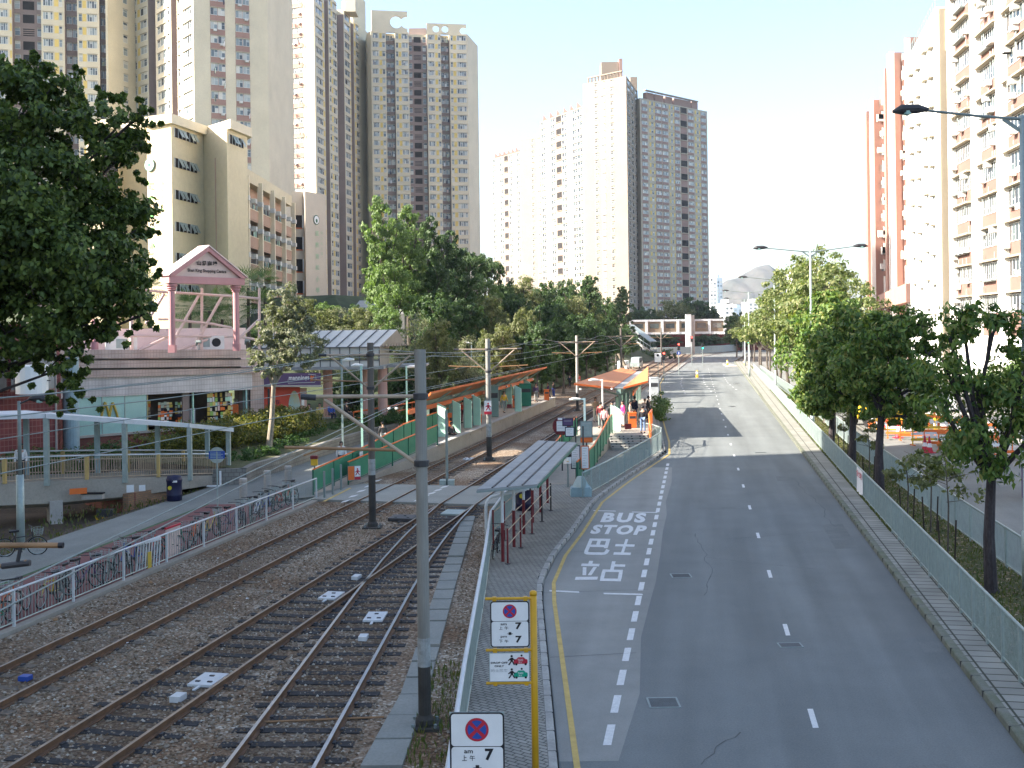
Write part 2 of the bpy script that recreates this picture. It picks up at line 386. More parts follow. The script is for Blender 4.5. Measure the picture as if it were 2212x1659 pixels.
def wear(name,rot,amt=.16):
    m=M[name];nt=m.node_tree;b=nt.nodes['Principled BSDF'];src=b.inputs['Base Color'].links[0].from_socket
    tc=nt.nodes.new('ShaderNodeTexCoord');mp=nt.nodes.new('ShaderNodeMapping');mp.inputs['Rotation'].default_value=(0,0,rot);mp2=nt.nodes.new('ShaderNodeMapping');mp2.inputs['Scale'].default_value=(.9,.045,1)
    nt.links.new(tc.outputs['Object'],mp.inputs[0]);nt.links.new(mp.outputs[0],mp2.inputs[0])
    n=nt.nodes.new('ShaderNodeTexNoise');n.inputs['Scale'].default_value=1;n.inputs['Detail'].default_value=3;nt.links.new(mp2.outputs[0],n.inputs['Vector'])
    r=nt.nodes.new('ShaderNodeMapRange');r.inputs[1].default_value=.35;r.inputs[2].default_value=.65;r.inputs[3].default_value=1-amt;r.inputs[4].default_value=1+amt*.7;nt.links.new(n.outputs['Fac'],r.inputs[0])
    n2=nt.nodes.new('ShaderNodeTexNoise');n2.inputs['Scale'].default_value=1.7;n2.inputs['Detail'].default_value=8;n2.inputs['Roughness'].default_value=.75;nt.links.new(tc.outputs['Object'],n2.inputs['Vector'])
    r2=nt.nodes.new('ShaderNodeMapRange');r2.inputs[1].default_value=.66;r2.inputs[2].default_value=.74;r2.inputs[3].default_value=1;r2.inputs[4].default_value=.74;nt.links.new(n2.outputs['Fac'],r2.inputs[0])
    mu=nt.nodes.new('ShaderNodeMath');mu.operation='MULTIPLY';nt.links.new(r.outputs[0],mu.inputs[0]);nt.links.new(r2.outputs[0],mu.inputs[1])
    sc=nt.nodes.new('ShaderNodeVectorMath');sc.operation='SCALE';nt.links.new(src,sc.inputs[0]);nt.links.new(mu.outputs[0],sc.inputs['Scale']);nt.links.new(sc.outputs[0],b.inputs['Base Color'])
wear('asphalt',.17);wear('bay_concrete',.16,.12);wear('foot_grey',.19,.12);wear('asphalt_side',.17,.12)
# ================= ground sheets =================
def XA(y): return -15.3+.2*y
def XB(y): return -11.45+.2*y
TC=[(-5.5,-20),(-4.15,18),(-3.87,25),(-3.68,30),(-3.45,34.5),(-3.15,38.5),(-2.78,42),(-2.4,45.2)]
def XC(y): return lerp_line(TC,y)
def KR(y): return 5.33+.1803*y          # right kerb line
def FR(y): return 6.05+.188*y           # median fence by the main road
def FL(y): return -18.1+.197*y          # fence by the left track
FR2=[(8.7,-5),(14.52,31.85),(16.39,43.63),(19.7,62.87),(24.2,86.3),(30,120),(44,200),(60,290)]
def bayline(y): return -1.7+.1705*y
YK=[(.62,-20),(.68,18),(.7,22),(.73,29.5),(.8,31.7),(1.33,35.5),(2.16,39.5),(3.43,46.3),(5.1,52),(6.87,57.6),(9.0,64.2),(9.7,70),(12.05,90.5),(13.5,101),(18.9,142),(22.9,166),(28,185),(36,225),(48,275),(60,305)]
KL=YK
mb=MB()
# ground sheet with a sunken pocket left of the footpath
for (xa,xb,ya,yb) in ((-4000,-70,-200,6000),(-13,4000,-200,6000),(-70,-13,56,6000),(-70,-13,-200,-20)): mb.quad((xa,ya,-.08),(xb,ya,-.08),(xb,yb,-.08),(xa,yb,-.08),'ground_far')
mb.quad((-72,-22,-1.2),(-12,-22,-1.2),(-12,58,-1.2),(-72,58,-1.2),'ground_far')
o=mb.build('ground');o['kind']='structure'
ys=[-20,0,10,18,22,26,29.5,31.7,35.5,39.5,43,46.3,52,57.6,64.2,70,80,90.5,101,120,142,166,185,205,225,250,275,305,340]
def kr(y): return KR(y) if y<230 else KR(230)+(y-230)*.26
def roadL(y): return lerp_line(KL,y)
strip('road',[(roadL(y)+.02,y) for y in ys],[(kr(y),y) for y in ys],.0,M['asphalt'])
bys=[-20,0,10,17.9]
# pale concrete bus bay
yb=[18.6,22,26,29.5,31.7,35.5,39.5,43,46.3,52,57.6]
o=strip('bus_bay',[(roadL(y)+.03,y) for y in yb],[(bayline(y)+.32+.07*math.sin(y*5)+(.12 if abs(y-21)<2 else 0),y) for y in yb],.004,M['bay_concrete'])
mb=MB()
for y in (24.5,30.5,36,41.5,47,52.5):
    a=roadL(y)+.05;b=bayline(y)+.25;mb.quad((a,y,.0085),(b,y+.25,.0085),(b,y+.27,.0085),(a,y+.02,.0085),'black')
o=mb.build('bay_joint');tag(o,kind='structure')
# kerbs as real steps
def kerb(name,xf,ylist,w,z,m,side=1):
    mb=MB();sec=[]
    for y in ylist:
        x=xf(y);x2=x+w*side
        sec.append([(x,y,-.05),(x+.015*side,y,z-.02),(x+.04*side,y,z),(x2,y,z),(x2,y,-.05)])
    vs=[p for s in sec for p in s];fs=[]
    for i in range(len(sec)-1):
        for j in range(4): fs.append((i*5+j,i*5+j+1,(i+1)*5+j+1,(i+1)*5+j))
    mb.add(vs,fs,m);o=mb.build(name);o['kind']='structure';return o
def yr(a,b,s): return [a+(b-a)*i/max(1,int((b-a)/s)) for i in range(int((b-a)/s)+1)]
kerb('kerb',roadL,yr(-20,60,1.3)+yr(61,300,4),.16,.13,M['kerb_stone'],-1)
kerb('kerb',kr,yr(-20,300,2),.2,.14,M['kerb_green'],1)
# kerb joints
mb=MB()
for i in range(110):
    y=12+i*.95;x=kr(y);mb.box(x-.003,x+.203,y,y+.018,.02,.1435,'dark_steel')
for i in range(60):
    y=14+i*.95;x=roadL(y);mb.box(x-.163,x+.003,y,y+.016,.02,.1335,'dark_steel')
o=mb.build('kerb_joint');o['kind']='structure'
# centre island pavement, verge, right-hand pavement strip, median soil, side road
def isl(y): return lerp_line([(-.98,-20),(-.95,20),(-.85,37),(-.55,42),(-.3,46),(.75,52.9),(2.7,62),(4.4,72.5),(10,100),(19.4,148),(23.5,170),(30,200),(50,295)],y)
yi=yr(-20,60,2)+yr(64,290,8)
strip('pavement',[(isl(y),y) for y in yi],[(roadL(y)-.165,y) for y in yi],.128,M['paver'],edge=.2)
yk=yr(-20,230,3)
strip('pavement',[(kr(y)+.19,y) for y in yk],[(FR(y)+.05,y) for y in yk],.136,M['paver_slab'],edge=.2)
strip('median',[(FR(y)+.06,y) for y in yk],[(lerp_line(FR2,y)+.1,y) for y in yk],.13,M['grass_soil'],edge=.2)
strip('side_road',[(lerp_line(FR2,y)+.25,y) for y in yk],[(lerp_line(FR2,y)+8.2,y) for y in yk],.01,M['asphalt_side'])
strip('pavement',[(lerp_line(FR2,y)+8.2,y) for y in yk],[(lerp_line(FR2,y)+20,y) for y in yk],.12,M['conc_pale'],edge=.2)
kerb('kerb',lambda y:lerp_line(FR2,y)+.1,yk,.15,.14,M['kerb_stone'],1)
# left side: red cycle track, grey footpath, earth
yl=yr(-20,47,3)
def cw_(y): return 3.45+.06*max(0,y-32)
strip('cycle_path',[(FL(y)-cw_(y),y) for y in yl],[(FL(y)-.1,y) for y in yl],.02,M['cycle_red'])
strip('path_line',[(FL(y)-cw_(y)-.13,y) for y in yl],[(FL(y)-cw_(y)+.02,y) for y in yl],.024,M['line_green'])
yp=yr(-20,110,3)
def fpL(y): return lerp_line([(-30,-20),(-18.2,30),(-16.8,39.5),(-15.6,47),(-14.6,52),(-14.3,58),(-13,70),(-10,90),(-5,115)],y)
def fpR(y): return lerp_line([(-25.5,-20),(FL(47)-3.4,47),(FL(47)+.3,47.3),(-7.7,51.5),(-6.8,56),(-6.6,62),(-6.3,72),(-4,84),(3,115)],y)
strip('footpath',[(fpL(y),y) for y in yp],[(fpR(y),y) for y in yp],.015,M['foot_grey'])
mb=MB()
def ez(y): return -.68 if 26<y<51 else (-.68*(max(0,1-(y-51)/4)) if y>=51 else -.3)
for a,b in zip(yp[:-1],yp[1:]):
    for (o1,z1_),(o2,z2_) in (((0,0),(-1.3,.45)),((-1.3,.45),(-2.8,1)),((-2.8,1),(-45,1))):
        mb.add([(fpL(a)+o2,a,ez(a)*z2_+.002),(fpL(a)+o1,a,ez(a)*z1_+.002),(fpL(b)+o1,b,ez(b)*z1_+.002),(fpL(b)+o2,b,ez(b)*z2_+.002)],[(0,1,2,3)],'earth')
o=mb.build('earth');o['kind']='structure'
# ballast bed
yt=yr(-20,300,4)
def tbR(y): return lerp_line([(-.97,-20),(-.95,20),(-.85,37),(-.55,42),(-.3,46),(.75,52.9),(2.7,62),(4.4,72.5)],y) if y<72.5 else XB(y)+1.4
strip('trackbed',[(FL(y)+.3 if y<47 else min(FL(47.)+.3+.1*(y-47),XA(y)-1.9),y) for y in yt],[(tbR(y),y) for y in yt],.006,M['ballast'])
# loose stones on the near ballast
def stones(n,seed):
    r=np.random.default_rng(seed);vs=[];fs=[]
    base=np.array([(1,0,0),(0,1,0),(-1,0,0),(0,-1,0),(0,0,.8),(0,0,-.5)])
    tri=[(0,1,4),(1,2,4),(2,3,4),(3,0,4)]
    k=0;V=np.zeros((n*5,3));Ft=[]
    while k<n:
        y=13+ (r.random()**1.6)*34;x=FL(y)+.4+r.random()*(tbR(y)-FL(y)-.5)
        if abs(x-XA(y)) <.0: continue
        if -2.75<x<-1.6: continue
        s=(.02+.03*r.random())
        a=r.random()*6.28;ca,sa=math.cos(a),math.sin(a)
        b=base[:5]*(1+.5*(r.random((5,3))-.5))*s
        V[k*5:(k+1)*5,0]=x+b[:,0]*ca-b[:,1]*sa;V[k*5:(k+1)*5,1]=y+b[:,0]*sa+b[:,1]*ca;V[k*5:(k+1)*5,2]=.006+b[:,2]+.012
        for t in tri: Ft.append(tuple(k*5+i for i in t))
        k+=1
    me=bpy.data.meshes.new('ballast');me.from_pydata(V.tolist(),[],Ft);me.materials.append(M['stone_leaf']);o=bpy.data.objects.new('ballast',me);C.objects.link(o)
    tag(o,'loose grey and brown ballast stones between and beside the tram rails','ballast',kind='stuff')
leafmat('stone_leaf',[(.085,.055,.033),(.17,.125,.08),(.27,.225,.17),(.13,.09,.06),(.43,.4,.34)],.0,.9)
stones(26000,3)
strip('trackbed',[(XA(y)-.7,y) for y in yt],[(XA(y)+.7,y) for y in yt],.011,M['ballast_brown']);strip('trackbed',[(XB(y)-.7,y) for y in yt],[(XB(y)+.7,y) for y in yt],.0115,M['ballast_brown']);yc=[-20,0,18,25,30]
strip('trackbed',[(XC(y)-.7,y) for y in yc],[(XC(y)+.7,y) for y in yc],.011,M['ballast_brown'])
# concrete walkway beside the barrier and track crossing slabs
mb=MB();ww=[(-3.1,-2.35,-5),(-2.66,-1.95,18.4),(-2.35,-1.82,22),(-2.25,-1.72,32),(-2.05,-1.55,43)]
for (a,b,y),(a2,b2,y2) in zip(ww[:-1],ww[1:]):
    n=max(1,int((y2-y)/1.1))
    for i in range(n):
        t=i/n;t2=(i+1)/n-.012
        A=a+(a2-a)*t;B=b+(b2-b)*t;A2=a+(a2-a)*t2;B2=b+(b2-b)*t2;Y=y+(y2-y)*t;Y2=y+(y2-y)*t2
        z=.07+random.uniform(-.006,.01)
        if i%7==3: A+=0.02;z+=.025
        mb.prism([(A,Y),(B,Y),(B2,Y2),(A2,Y2)],0,z,'slab_conc')
o=mb.build('cable_trough');tag(o,'row of grey concrete cable trough covers beside the nearest track','cable trough')
mb=MB()
mb.prism([(-8.9,47.6),(-5.4,46.6),(-1.45,45.5),(-.3,46),(.3,50.6),(-3.2,51.2),(-7.2,52.2),(-7.7,51.6)],.0,.105,'slab_conc')
o=mb.build('track_crossing');o['kind']='structure'
mb=MB()
for k in range(5):
    mb.quad(*[G(*p,.112) for p in [(735+k*17,1086-k*11),(750+k*17,1083-k*11),(758+k*17,1079-k*11),(742+k*17,1082-k*11)]],'paint_white')
    mb.quad(*[G(*p,.112) for p in [(893+k*14,1083-k*7),(908+k*14,1080-k*7),(915+k*14,1076-k*7),(900+k*14,1079-k*7)]],'paint_white')
a=G(700,1083,.11);b=G(757,1054,.11);mb.bar((a[0],a[1],.11),(b[0],b[1],.11),.12,.008,'paint_yellow')
o=mb.build('crossing_marking');o['kind']='structure'
# ================= road markings =================
mb=MB()
def rl(y): return 2.61+.1755*y  # lane line
d=11.4
fy=[2350*7.4/v for v in (848,655,536,453,391,344,308,278)]
for i in range(30):
    c=17390/ (1/(1/848.+.000345*i)) if 0 else 17390*(1/848.+.000345*i)
    x=lambda y:.0+( (1503-CX)/F*y + (1745-1503)/848.*7.4 )
    xx=x(c)-.012*c*0
    w=.055 if c<200 else .08
    mb.quad((x(c-.5)-w,c-.5,.0045),(x(c-.5)+w,c-.5,.0045),(x(c+.5)+w,c+.5,.0045),(x(c+.5)-w,c+.5,.0045),'paint_white')
o=mb.build('lane_line');o['kind']='structure'
mb=MB()
y=19.3
while y<58.5:
    L=1.0;a=bayline(y);b=bayline(y+L);mb.quad((a-.075,y,.0085),(a+.075,y,.0085),(b+.075,y+L,.0085),(b-.075,y+L,.0085),'paint_white');y+=1.62
for (p,q) in [((1187,1276),(1251,1279)),((1304,1282),(1388,1284)),((1282,1103),(1330,1104)),((1365,1106),(1420,1107))]:
    a=G(*p,.0085);b=G(*q,.0085);mb.quad((a[0],a[1]-.08,.0095),(b[0],b[1]-.08,.0095),(b[0],b[1]+.08,.0095),(a[0],a[1]+.08,.0095),'paint_white')
def bay_txt(t,px,bold=.03,sp=1.):
    text_on(mb,t,[G(*p,.009)[:2]+(.0092,) for p in px],'paint_white',bold,sp)
bay_txt('BUS',[(1296,1128),(1392,1129),(1398,1108),(1306,1107)],.05,1.25)
bay_txt('STOP',[(1273,1153),(1390,1156),(1400,1135),(1284,1133)],.05,1.2)
bay_txt('巴',[(1259,1198),(1314,1199),(1324,1164),(1274,1163)],.03)
bay_txt('士',[(1322,1198),(1364,1199),(1375,1165),(1334,1164)],.03)
Q=[Vector(G(*p,.009)[:2]+(.0092,)) for p in [(1241,1254),(1344,1256),(1352,1213),(1256,1211)]]
for k,(a,b,c,d,w) in enumerate([(.22,1.,.22,.8,.09),(.03,.78,.43,.78,.13),(.12,.66,.17,.26,.08),(.35,.68,.28,.26,.08),(.0,.1,.47,.13,.14),(.73,1.,.73,.52,.08),(.77,.78,1.,.78,.12),(.53,.5,.97,.5,.12),(.565,.44,.565,.12,.08),(.935,.44,.935,.12,.08),(.53,.06,.97,.06,.12)]):
    def q_(u,v): return (Q[0]*(1-u)+Q[1]*u)*(1-v)+(Q[3]*(1-u)+Q[2]*u)*v+Vector((0,0,k*.0003))
    if abs(a-c)<abs(b-d): pts=[q_(a-w/2,b),q_(c-w/2,d),q_(c+w/2,d),q_(a+w/2,b)]
    else: pts=[q_(a,b-w/2),q_(c,d-w/2),q_(c,d+w/2),q_(a,b+w/2)]
    mb.add([tuple(p) for p in pts],[(0,1,2,3)],'paint_white')
o=mb.build('road_lettering');o['kind']='structure'
# yellow edge lines
def yline(name,pts,w=.11,z=.0105,m='paint_yellow'):
    mb=MB();n=len(pts)
    for (a,b) in zip(pts[:-1],pts[1:]):
        a=Vector(a);b=Vector(b);t=(b-a).normalized();s=Vector((t.y,-t.x))*w/2
        mb.quad((a.x-s.x,a.y-s.y,z),(a.x+s.x,a.y+s.y,z),(b.x+s.x,b.y+s.y,z),(b.x-s.x,b.y-s.y,z),m)
    o=mb.build(name);o['kind']='structure'
yline('edge_line',[(roadL(y)+.32,y) for y in [-5,10,18,22,26,29.5,31.7,35.5,39.5,43,46.3,52,57.6,63.5,70,80,90,101,120,142,160]])
0 and yline('zebra_stop_line',[(roadL(82)+.4,82),(kr(82)-5.4,82.3)],.18,.0045,'paint_white')
mb=MB()
for i in range(3):
    for k in range(9):
        y=122+k*5+i*3;x=roadL(y)+3.1+i*3.1;mb.box(x-.09,x+.09,y,y+.9,.0046,.0047,'paint_white')
for x,y in ((17.3,100),(20.4,101),(24,102),(19.5,137),(24.2,140),(29,141)):
    mb.lathe([(.0,.0),(.35,.0)],(x,y,.0046),10,'paint_white');
o=mb.build('junction_marking');o['kind']='structure'
mb=MB()
for (x,y,w,l) in ((9.2,24.5,1.1,.9),(10.6,36,.8,4.5),(7.4,44,2.6,.7),(12.6,52,1.0,1.6),(6.2,17.6,.9,.7)): mb.quad((x,y,.003),(x+w,y+.1*w,.003),(x+w+.18*l,y+l,.003),(x+.18*l,y+l-.08,.003),'asphalt_patch')
o=mb.build('road_patch');o['kind']='structure'
mb=MB();rr_=random.Random(4)
for (x,y,dx,dy,n) in ((3.1,18.4,.12,.2,8),(5.2,30,.06,.5,18),(10.9,27,.1,.5,22),(7.2,38,.5,.1,9),(11.8,40,.1,.6,20),(9.4,33,-.4,.2,9)):
    p=Vector((x,y))
    for k in range(n):
        q=p+Vector((dx+rr_.uniform(-.12,.12),dy+rr_.uniform(-.12,.12)));t_=(q-p).normalized();s_=Vector((t_.y,-t_.x))*rr_.uniform(.006,.014)
        mb.quad((p.x-s_.x,p.y-s_.y,.0036),(p.x+s_.x,p.y+s_.y,.0036),(q.x+s_.x,q.y+s_.y,.0036),(q.x-s_.x,q.y-s_.y,.0036),'asphalt_crack');p=q
o=mb.build('road_crack');o['kind']='structure'
# iron covers in the road
def cover(name,px,w,l,label,m='galv_dull'):
    x,y,z=G(*px);mb=MB();mb.box(-w/2,w/2,-l/2,l/2,0,.012,m)
    for i in range(9): mb.box(-w/2+.04,w/2-.04,-l/2+.05+i*(l-.1)/9,-l/2+.05+i*(l-.1)/9+.03,.012,.016,'dark_steel')
    o=mb.build(name,loc=(x,y,.0));tag(o,label,'manhole cover')
cover('manhole_cover',(1433,1518),.62,.6,'rectangular iron cover in the road nearest the bus bay line')
cover('manhole_cover',(1707,1394),.55,.38,'iron cover beside the white lane dash')
cover('manhole_cover',(1471,1244),.6,.55,'iron cover in the road level with the Chinese bus stop lettering')
cover('manhole_cover',(1643,978),.7,.25,'slotted drain cover in the road at the edge of the shade')
# ================= tracks =================
def sweep(mb,fx,off,y0,y1,step,prof,m,top=None):
    ys=yr(y0,y1,step);sec=[]
    for y in ys:
        s=(fx(y+.3)-fx(y-.3))/.6;L=math.hypot(s,1);nx,ny=1/L,-s/L
        sec.append([(fx(y)+nx*(off+a),y+ny*(off+a),z) for a,z in prof])
    k=len(prof);vs=[p for q in sec for p in q]
    for i in range(k):
        j=(i+1)%k;mm=top if (top and i==0) else m
        mb.add([],[],mm)
        fs=[(a*k+i,a*k+j,(a+1)*k+j,(a+1)*k+i) for a in range(len(ys)-1)]
        mb.add(vs,fs,mm) if i==0 else mb.addf(fs,mm)
def addf(s,fs,m):
    k=s.mi(m)
    for f in fs: s.f.append(tuple(s._o+i for i in f));s.m.append(k)
MB.addf=addf
_old=MB.add
def add2(s,vs,fs,m=None):
    if vs: s._o=len(s.v)
    return _old(s,vs,fs,m)
MB.add=add2
RP=[(-.034,.17),(.034,.17),(.034,.135),(.012,.125),(.012,.06),(.07,.04),(.07,.02),(-.07,.02),(-.07,.04),(-.012,.06),(-.012,.125),(-.034,.135)]
def track(name,label,fx,y0,y1,sy,smat,top,slen=2.3,conc=False,group=None):
    t=thing(name,label,'tram track')
    for sgn in (-1,1):
        mb=MB();sweep(mb,fx,sgn*.7525,y0,y1,1.5,RP,'rust',top);mb.build('rail',t)
    mb=MB()
    if conc:
        for s in (-1,1):
            mb.box(s*.75-.42,s*.75+.42,-.12,.12,-.04,.035,smat)
        mb.box(-.4,.4,-.1,.1,-.06,.008,smat)
    else: mb.box(-slen/2,slen/2,-.115,.115,-.06,.03,smat)
    for s in (-1,1):
        for q in (-1,1): mb.box(s*.7525+q*.1-.03,s*.7525+q*.1+.03,-.06,.06,.03,.07,'dark_steel')
    s0=mb.build('sleeper',t);C.objects.unlink(s0);me=s0.data
    rest=MB();n=0;y=sy[0]
    while y<sy[1]:
        if not(45.6<y<51.5):
            s=(fx(y+.3)-fx(y-.3))/.6;a=-math.atan(s)+random.uniform(-.02,.02)
            if n<100:
                o=s0.copy();C.objects.link(o);o.parent=t;o.location=(fx(y)+random.uniform(-.05,.05),y,random.uniform(-.012,.006));o.rotation_euler=(0,0,a);n+=1
            else:
                R=Matrix.Rotation(a,3,'Z');vs=[tuple(R@v.co+Vector((fx(y),y,0))) for v in me.vertices]
                rest.add(vs,[tuple(p.vertices) for p in me.polygons],smat)
        y+=.68
    if rest.v: o=rest.build('sleeper',t);o['kind']='stuff'
    return t
track('tram_track','left tram track with rusty rails on grey concrete sleepers, nearest the bicycle fence',XA,-12,300,(12,110),'sleeper_conc','rail_top',conc=True)
track('tram_track','middle tram track on dark timber sleepers, forking at the turnout',XB,-12,300,(12,110),'timber','rail_top',2.5)
def XC2(y): return XC(y)
track('tram_track','curving branch tram track with bright worn rails beside the bare pole',XC2,-12,45,(12,31),'timber','rail_bright',2.4)
# long turnout timbers under both tracks near the frog and blades
mb=MB()
for i in range(21):
    y=31.3+i*.68
    if y>45.5: break
    a=XB(y)-1.3;b=XC(y)+1.25;mb.prism([(a,y-.12),(b,y-.12),(b,y+.12),(a,y+.12)],-.05,.026,'timber')
o=mb.build('turnout_timber');tag(o,'long dark timbers under the turnout where two tracks join','turnout timbers')
# white boxes, plates between rails
def plate(px,w,l,h,label,name='track_box',m='white_paint',rz=-.2,knobs=True,cat='track loop'):
    x,y,z=G(*px);mb=MB();mb.box(-w/2,w/2,-l/2,l/2,.03,.03+h,m)
    if knobs:
        for a,b in ((-.25,-.25),(.25,-.25),(0,.22)): mb.box(a*w-.05,a*w+.05,b*l-.03,b*l+.03,.03+h,.05+h,'dark_steel')
        mb.box(-.03,.03,-l/2-.25,-l/2,.03,.06,m)
    o=mb.build(name,loc=(x,y,.0),);o.rotation_euler=(0,0,rz);tag(o,label,cat)
mb=MB()
for (p,q) in (((560,1560),(830,1549)),):
    a=G(*p,.04);b=G(*q,.04);mb.tube([(a[0],a[1],.045),(b[0],b[1],.045)],.022,5,'tube_brown')
o=mb.build('track_cable');tag(o,'orange-brown cable laid across the branch track near the bottom edge','cable')
mb=MB();rr_=random.Random(9)
for k in range(26):
    y=rr_.uniform(17,46);x=FL(y)+.5+rr_.random()*(tbR(y)-FL(y)-.8);s_=rr_.uniform(.03,.08);mb.add([(x,y,.05),(x+s_,y+.01,.06),(x+s_*.9,y+s_,.05),(x-.01,y+s_*.8,.065)],[(0,1,2,3)],rr_.choice(['white_card','white_card','tube_buff','mural_blue']))
o=mb.build('litter');tag(o,'scraps of paper litter blown over the ballast','litter',kind='stuff')
plate((450,1474),.55,.8,.05,'large white plate on the middle track nearest the bottom edge')
plate((385,1516),.22,.3,.12,'small white junction box at the end of the nearest plate',knobs=False)
plate((716,1291),.5,.8,.05,'white plate between the middle rails level with the frog')
plate((770,1252),.2,.35,.1,'small white box beyond the second plate',knobs=False)
plate((811,1337),.5,.85,.05,'white plate inside the branch track',rz=-.05)
plate((785,1384),.2,.3,.1,'small white box just below the branch track plate',knobs=False,rz=-.05)
plate((872,1124),1.0,.9,.12,'dark hatch on the ballast beside the striped mast','track_hatch','dark_steel',cat='hatch')
plate((982,1110),.9,1.1,.06,'pale grey point machine cover by the crossing','point_cover','galv',knobs=False,cat='cover')
plate((1012,993),.5,.7,.05,'white plate on the left track beyond the crossing')
plate((55,1472),.22,.2,.1,'small blue box between the left track rails','track_box','blue_sign',knobs=False,cat='marker box')
# ================= fences =================
def fence(name,label,pts,h=1.05,post=2.,bar=.11,m='galv',mp=None,z0=.0,pw=.05,br=.012,rail=.03,cat='fence',panel=None,top='tube',group=None,low=.12,mtop=None,zf=None):
    """pts 3D or 2D polyline; posts are parts, bars one mesh"""
    pts=[Vector((p[0],p[1],p[2] if len(p)>2 else z0)) for p in pts]
    t=thing(name,label,cat,tuple(pts[0]),0,group);o=pts[0]
    pts=[p-o for p in pts]
    U=Vector((0,0,1));mp=mp or m
    mb=MB();mb.tube([p+U*h for p in pts],rail,8,mtop or m);mb.build('top_rail',t,True)
    mb=MB();mb.tube([p+U*low for p in pts],rail*.6,6,m);mb.build('bottom_rail',t)
    pp=resample(pts,post);proto=None
    for i,p in enumerate(pp):
        if proto is None:
            q=MB();q.box(-pw/2,pw/2,-pw/2,pw/2,-.05,h,mp);proto=q.build('post',t);proto.location=p
        else:
            c=proto.copy();C.objects.link(c);c.parent=t;c.location=p
    mb=MB()
    if panel:
        for a,b in zip(pp[:-1],pp[1:]): mb.bar(a+U*((h+low)/2),b+U*((h+low)/2),.012,h-low-.1,panel)
        mb.build('panel',t)
    if bar:
        mb=MB()
        for p in resample(pts,bar): mb.box(p.x-br/2,p.x+br/2,p.y-br/2,p.y+br/2,p.z+low,p.z+h,m)
        mb.build('bars',t)
    return t
fence('bicycle_fence','white painted bar fence between the cycle track and the left tram track',[(FL(y),y,.05) for y in (10,20,30,40,47.8)],.93,2.55,.14,'galv',mp='white_paint',mtop='white_paint',rail=.03,br=.013,pw=.06)
mb=MB()
ykb=yr(10,48,2)
for a,b in zip(ykb[:-1],ykb[1:]): mb.prism([(FL(a)-.1,a),(FL(a)+.18,a),(FL(b)+.18,b),(FL(b)-.1,b)],-.05,.06,'conc')
o=mb.build('fence_plinth');o['kind']='structure'
for i,p in enumerate([(120,1343),(325,1262),(486,1193),(606,1137)]):
    x,y,z=G(*p);mb=MB();mb.lathe([(.0,.0),(.07,.01),(.075,.03),(.03,.07),(0,.075)],(0,0,.03),9,'tube_brown');o=mb.build('drain_cap',loc=(x,y,0));tag(o,'orange drain cap on the ballast edge, %s from the camera'%CNT[i],'drain cap')
fence('median_fence','grey metal mesh fence on the road side of the tree strip',[(FR(y),y,.13) for y in yr(6,62,4)],1.15,1.55,.085,'galv',mp='galv',br=.012,rail=.035,pw=.06)
fence('median_fence','sunlit grey metal fence along the road beyond the shade line',[(FR(y),y,.13) for y in yr(62.2,180,6)],1.15,2.,.1,'galv',br=.016,rail=.035,pw=.06)
fence('median_fence','grey metal fence on the side-road edge of the tree strip',[(lerp_line(FR2,y),y,.13) for y in yr(6,170,6)],1.2,2.2,.1,'galv',br=.014,rail=.035,pw=.06)
# safety barrier beside the near pavement with bent top pipe
fence('pavement_barrier','grey metal barrier between the central pavement and the cable trough',[(-1.0,10,.1),(-.96,20,.1),(-.84,30,.1),(-.8,36.8,.1),(-.25,42,.1),(.2,46.5,.1)],1.15,2.,.1,'galv',mtop='white_paint',rail=.045,br=.014)
mb=MB()
x,y,z=G(1040,1200);P0=Vector((-.85,36.4,0))
a=[(-.95,36.4,1.0),(-.95,36.4,1.5),(-.9,36.4,1.68),(-.78,36.45,1.8),(-.5,36.5,1.86),(.4,36.9,1.98)]
mb=MB();mb.tube([(-.95,36.4,.1)]+a,.055,10,'white_paint');o=mb.build('bent_pipe',smooth=True);tag(o,'bent white pipe frame at the end of the queue shelter','pipe frame')
fence('curved_barrier','galvanised barrier curving round the end of the platform steps',[(2.95,46.8,.1),(4.4,50.9,.1),(6.1,56.2,.1),(7.6,60.8,.1),(8.7,64.3,.1),(9.15,67.3,.1),(8.9,69.9,.1),(8.2,71.5,.1)],1.1,1.6,.09,'galv',rail=.04,br=.013)
# green mesh fences of the platform ramps
def gfence(label,pts,h=1.15): return fence('ramp_fence',label,pts,h,2.0,None,'green_dark',panel='green_panel',mtop='orange',rail=.04,pw=.07,cat='railing')
gfence('green panel railing with orange handrail on the outer side of the left platform ramp',[(-9.1,49.3,.02),(-7.4,56,.45),(-6.3,62.5,.9),(-5.2,70,.9),(-3.9,78,.9)])
gfence('green panel railing with orange handrail on the track side of the left ramp',[(-7.95,52.2,.05),(-6.3,56.5,.45),(-4.35,62.2,.9)],1.1)
gfence('long green railing on the track side of the right platform ramp',[(1.05,51.5,.13),(1.95,57,.13),(2.85,62,.45),(3.7,66,.88)],1.05)
gfence('green railing with orange handrail between the right ramp and the steps',[(2.9,50.0,.12),(4.1,55.5,.3),(5.0,60.8,.6),(5.75,65.3,.9),(6.15,67.6,.9)],1.15)
gfence('short green railing with orange bars at the foot of the right platform edge',[(2.6,62.5,.5),(3.9,66.6,.9)],1.1)
fence('tube_fence','orange and white rail down the right side of the platform steps',[(8.25,65.2,.1),(8.35,66.9,.95),(9.0,70.5,.95)],1.15,1.3,.35,'orange',rail=.05,cat='railing')
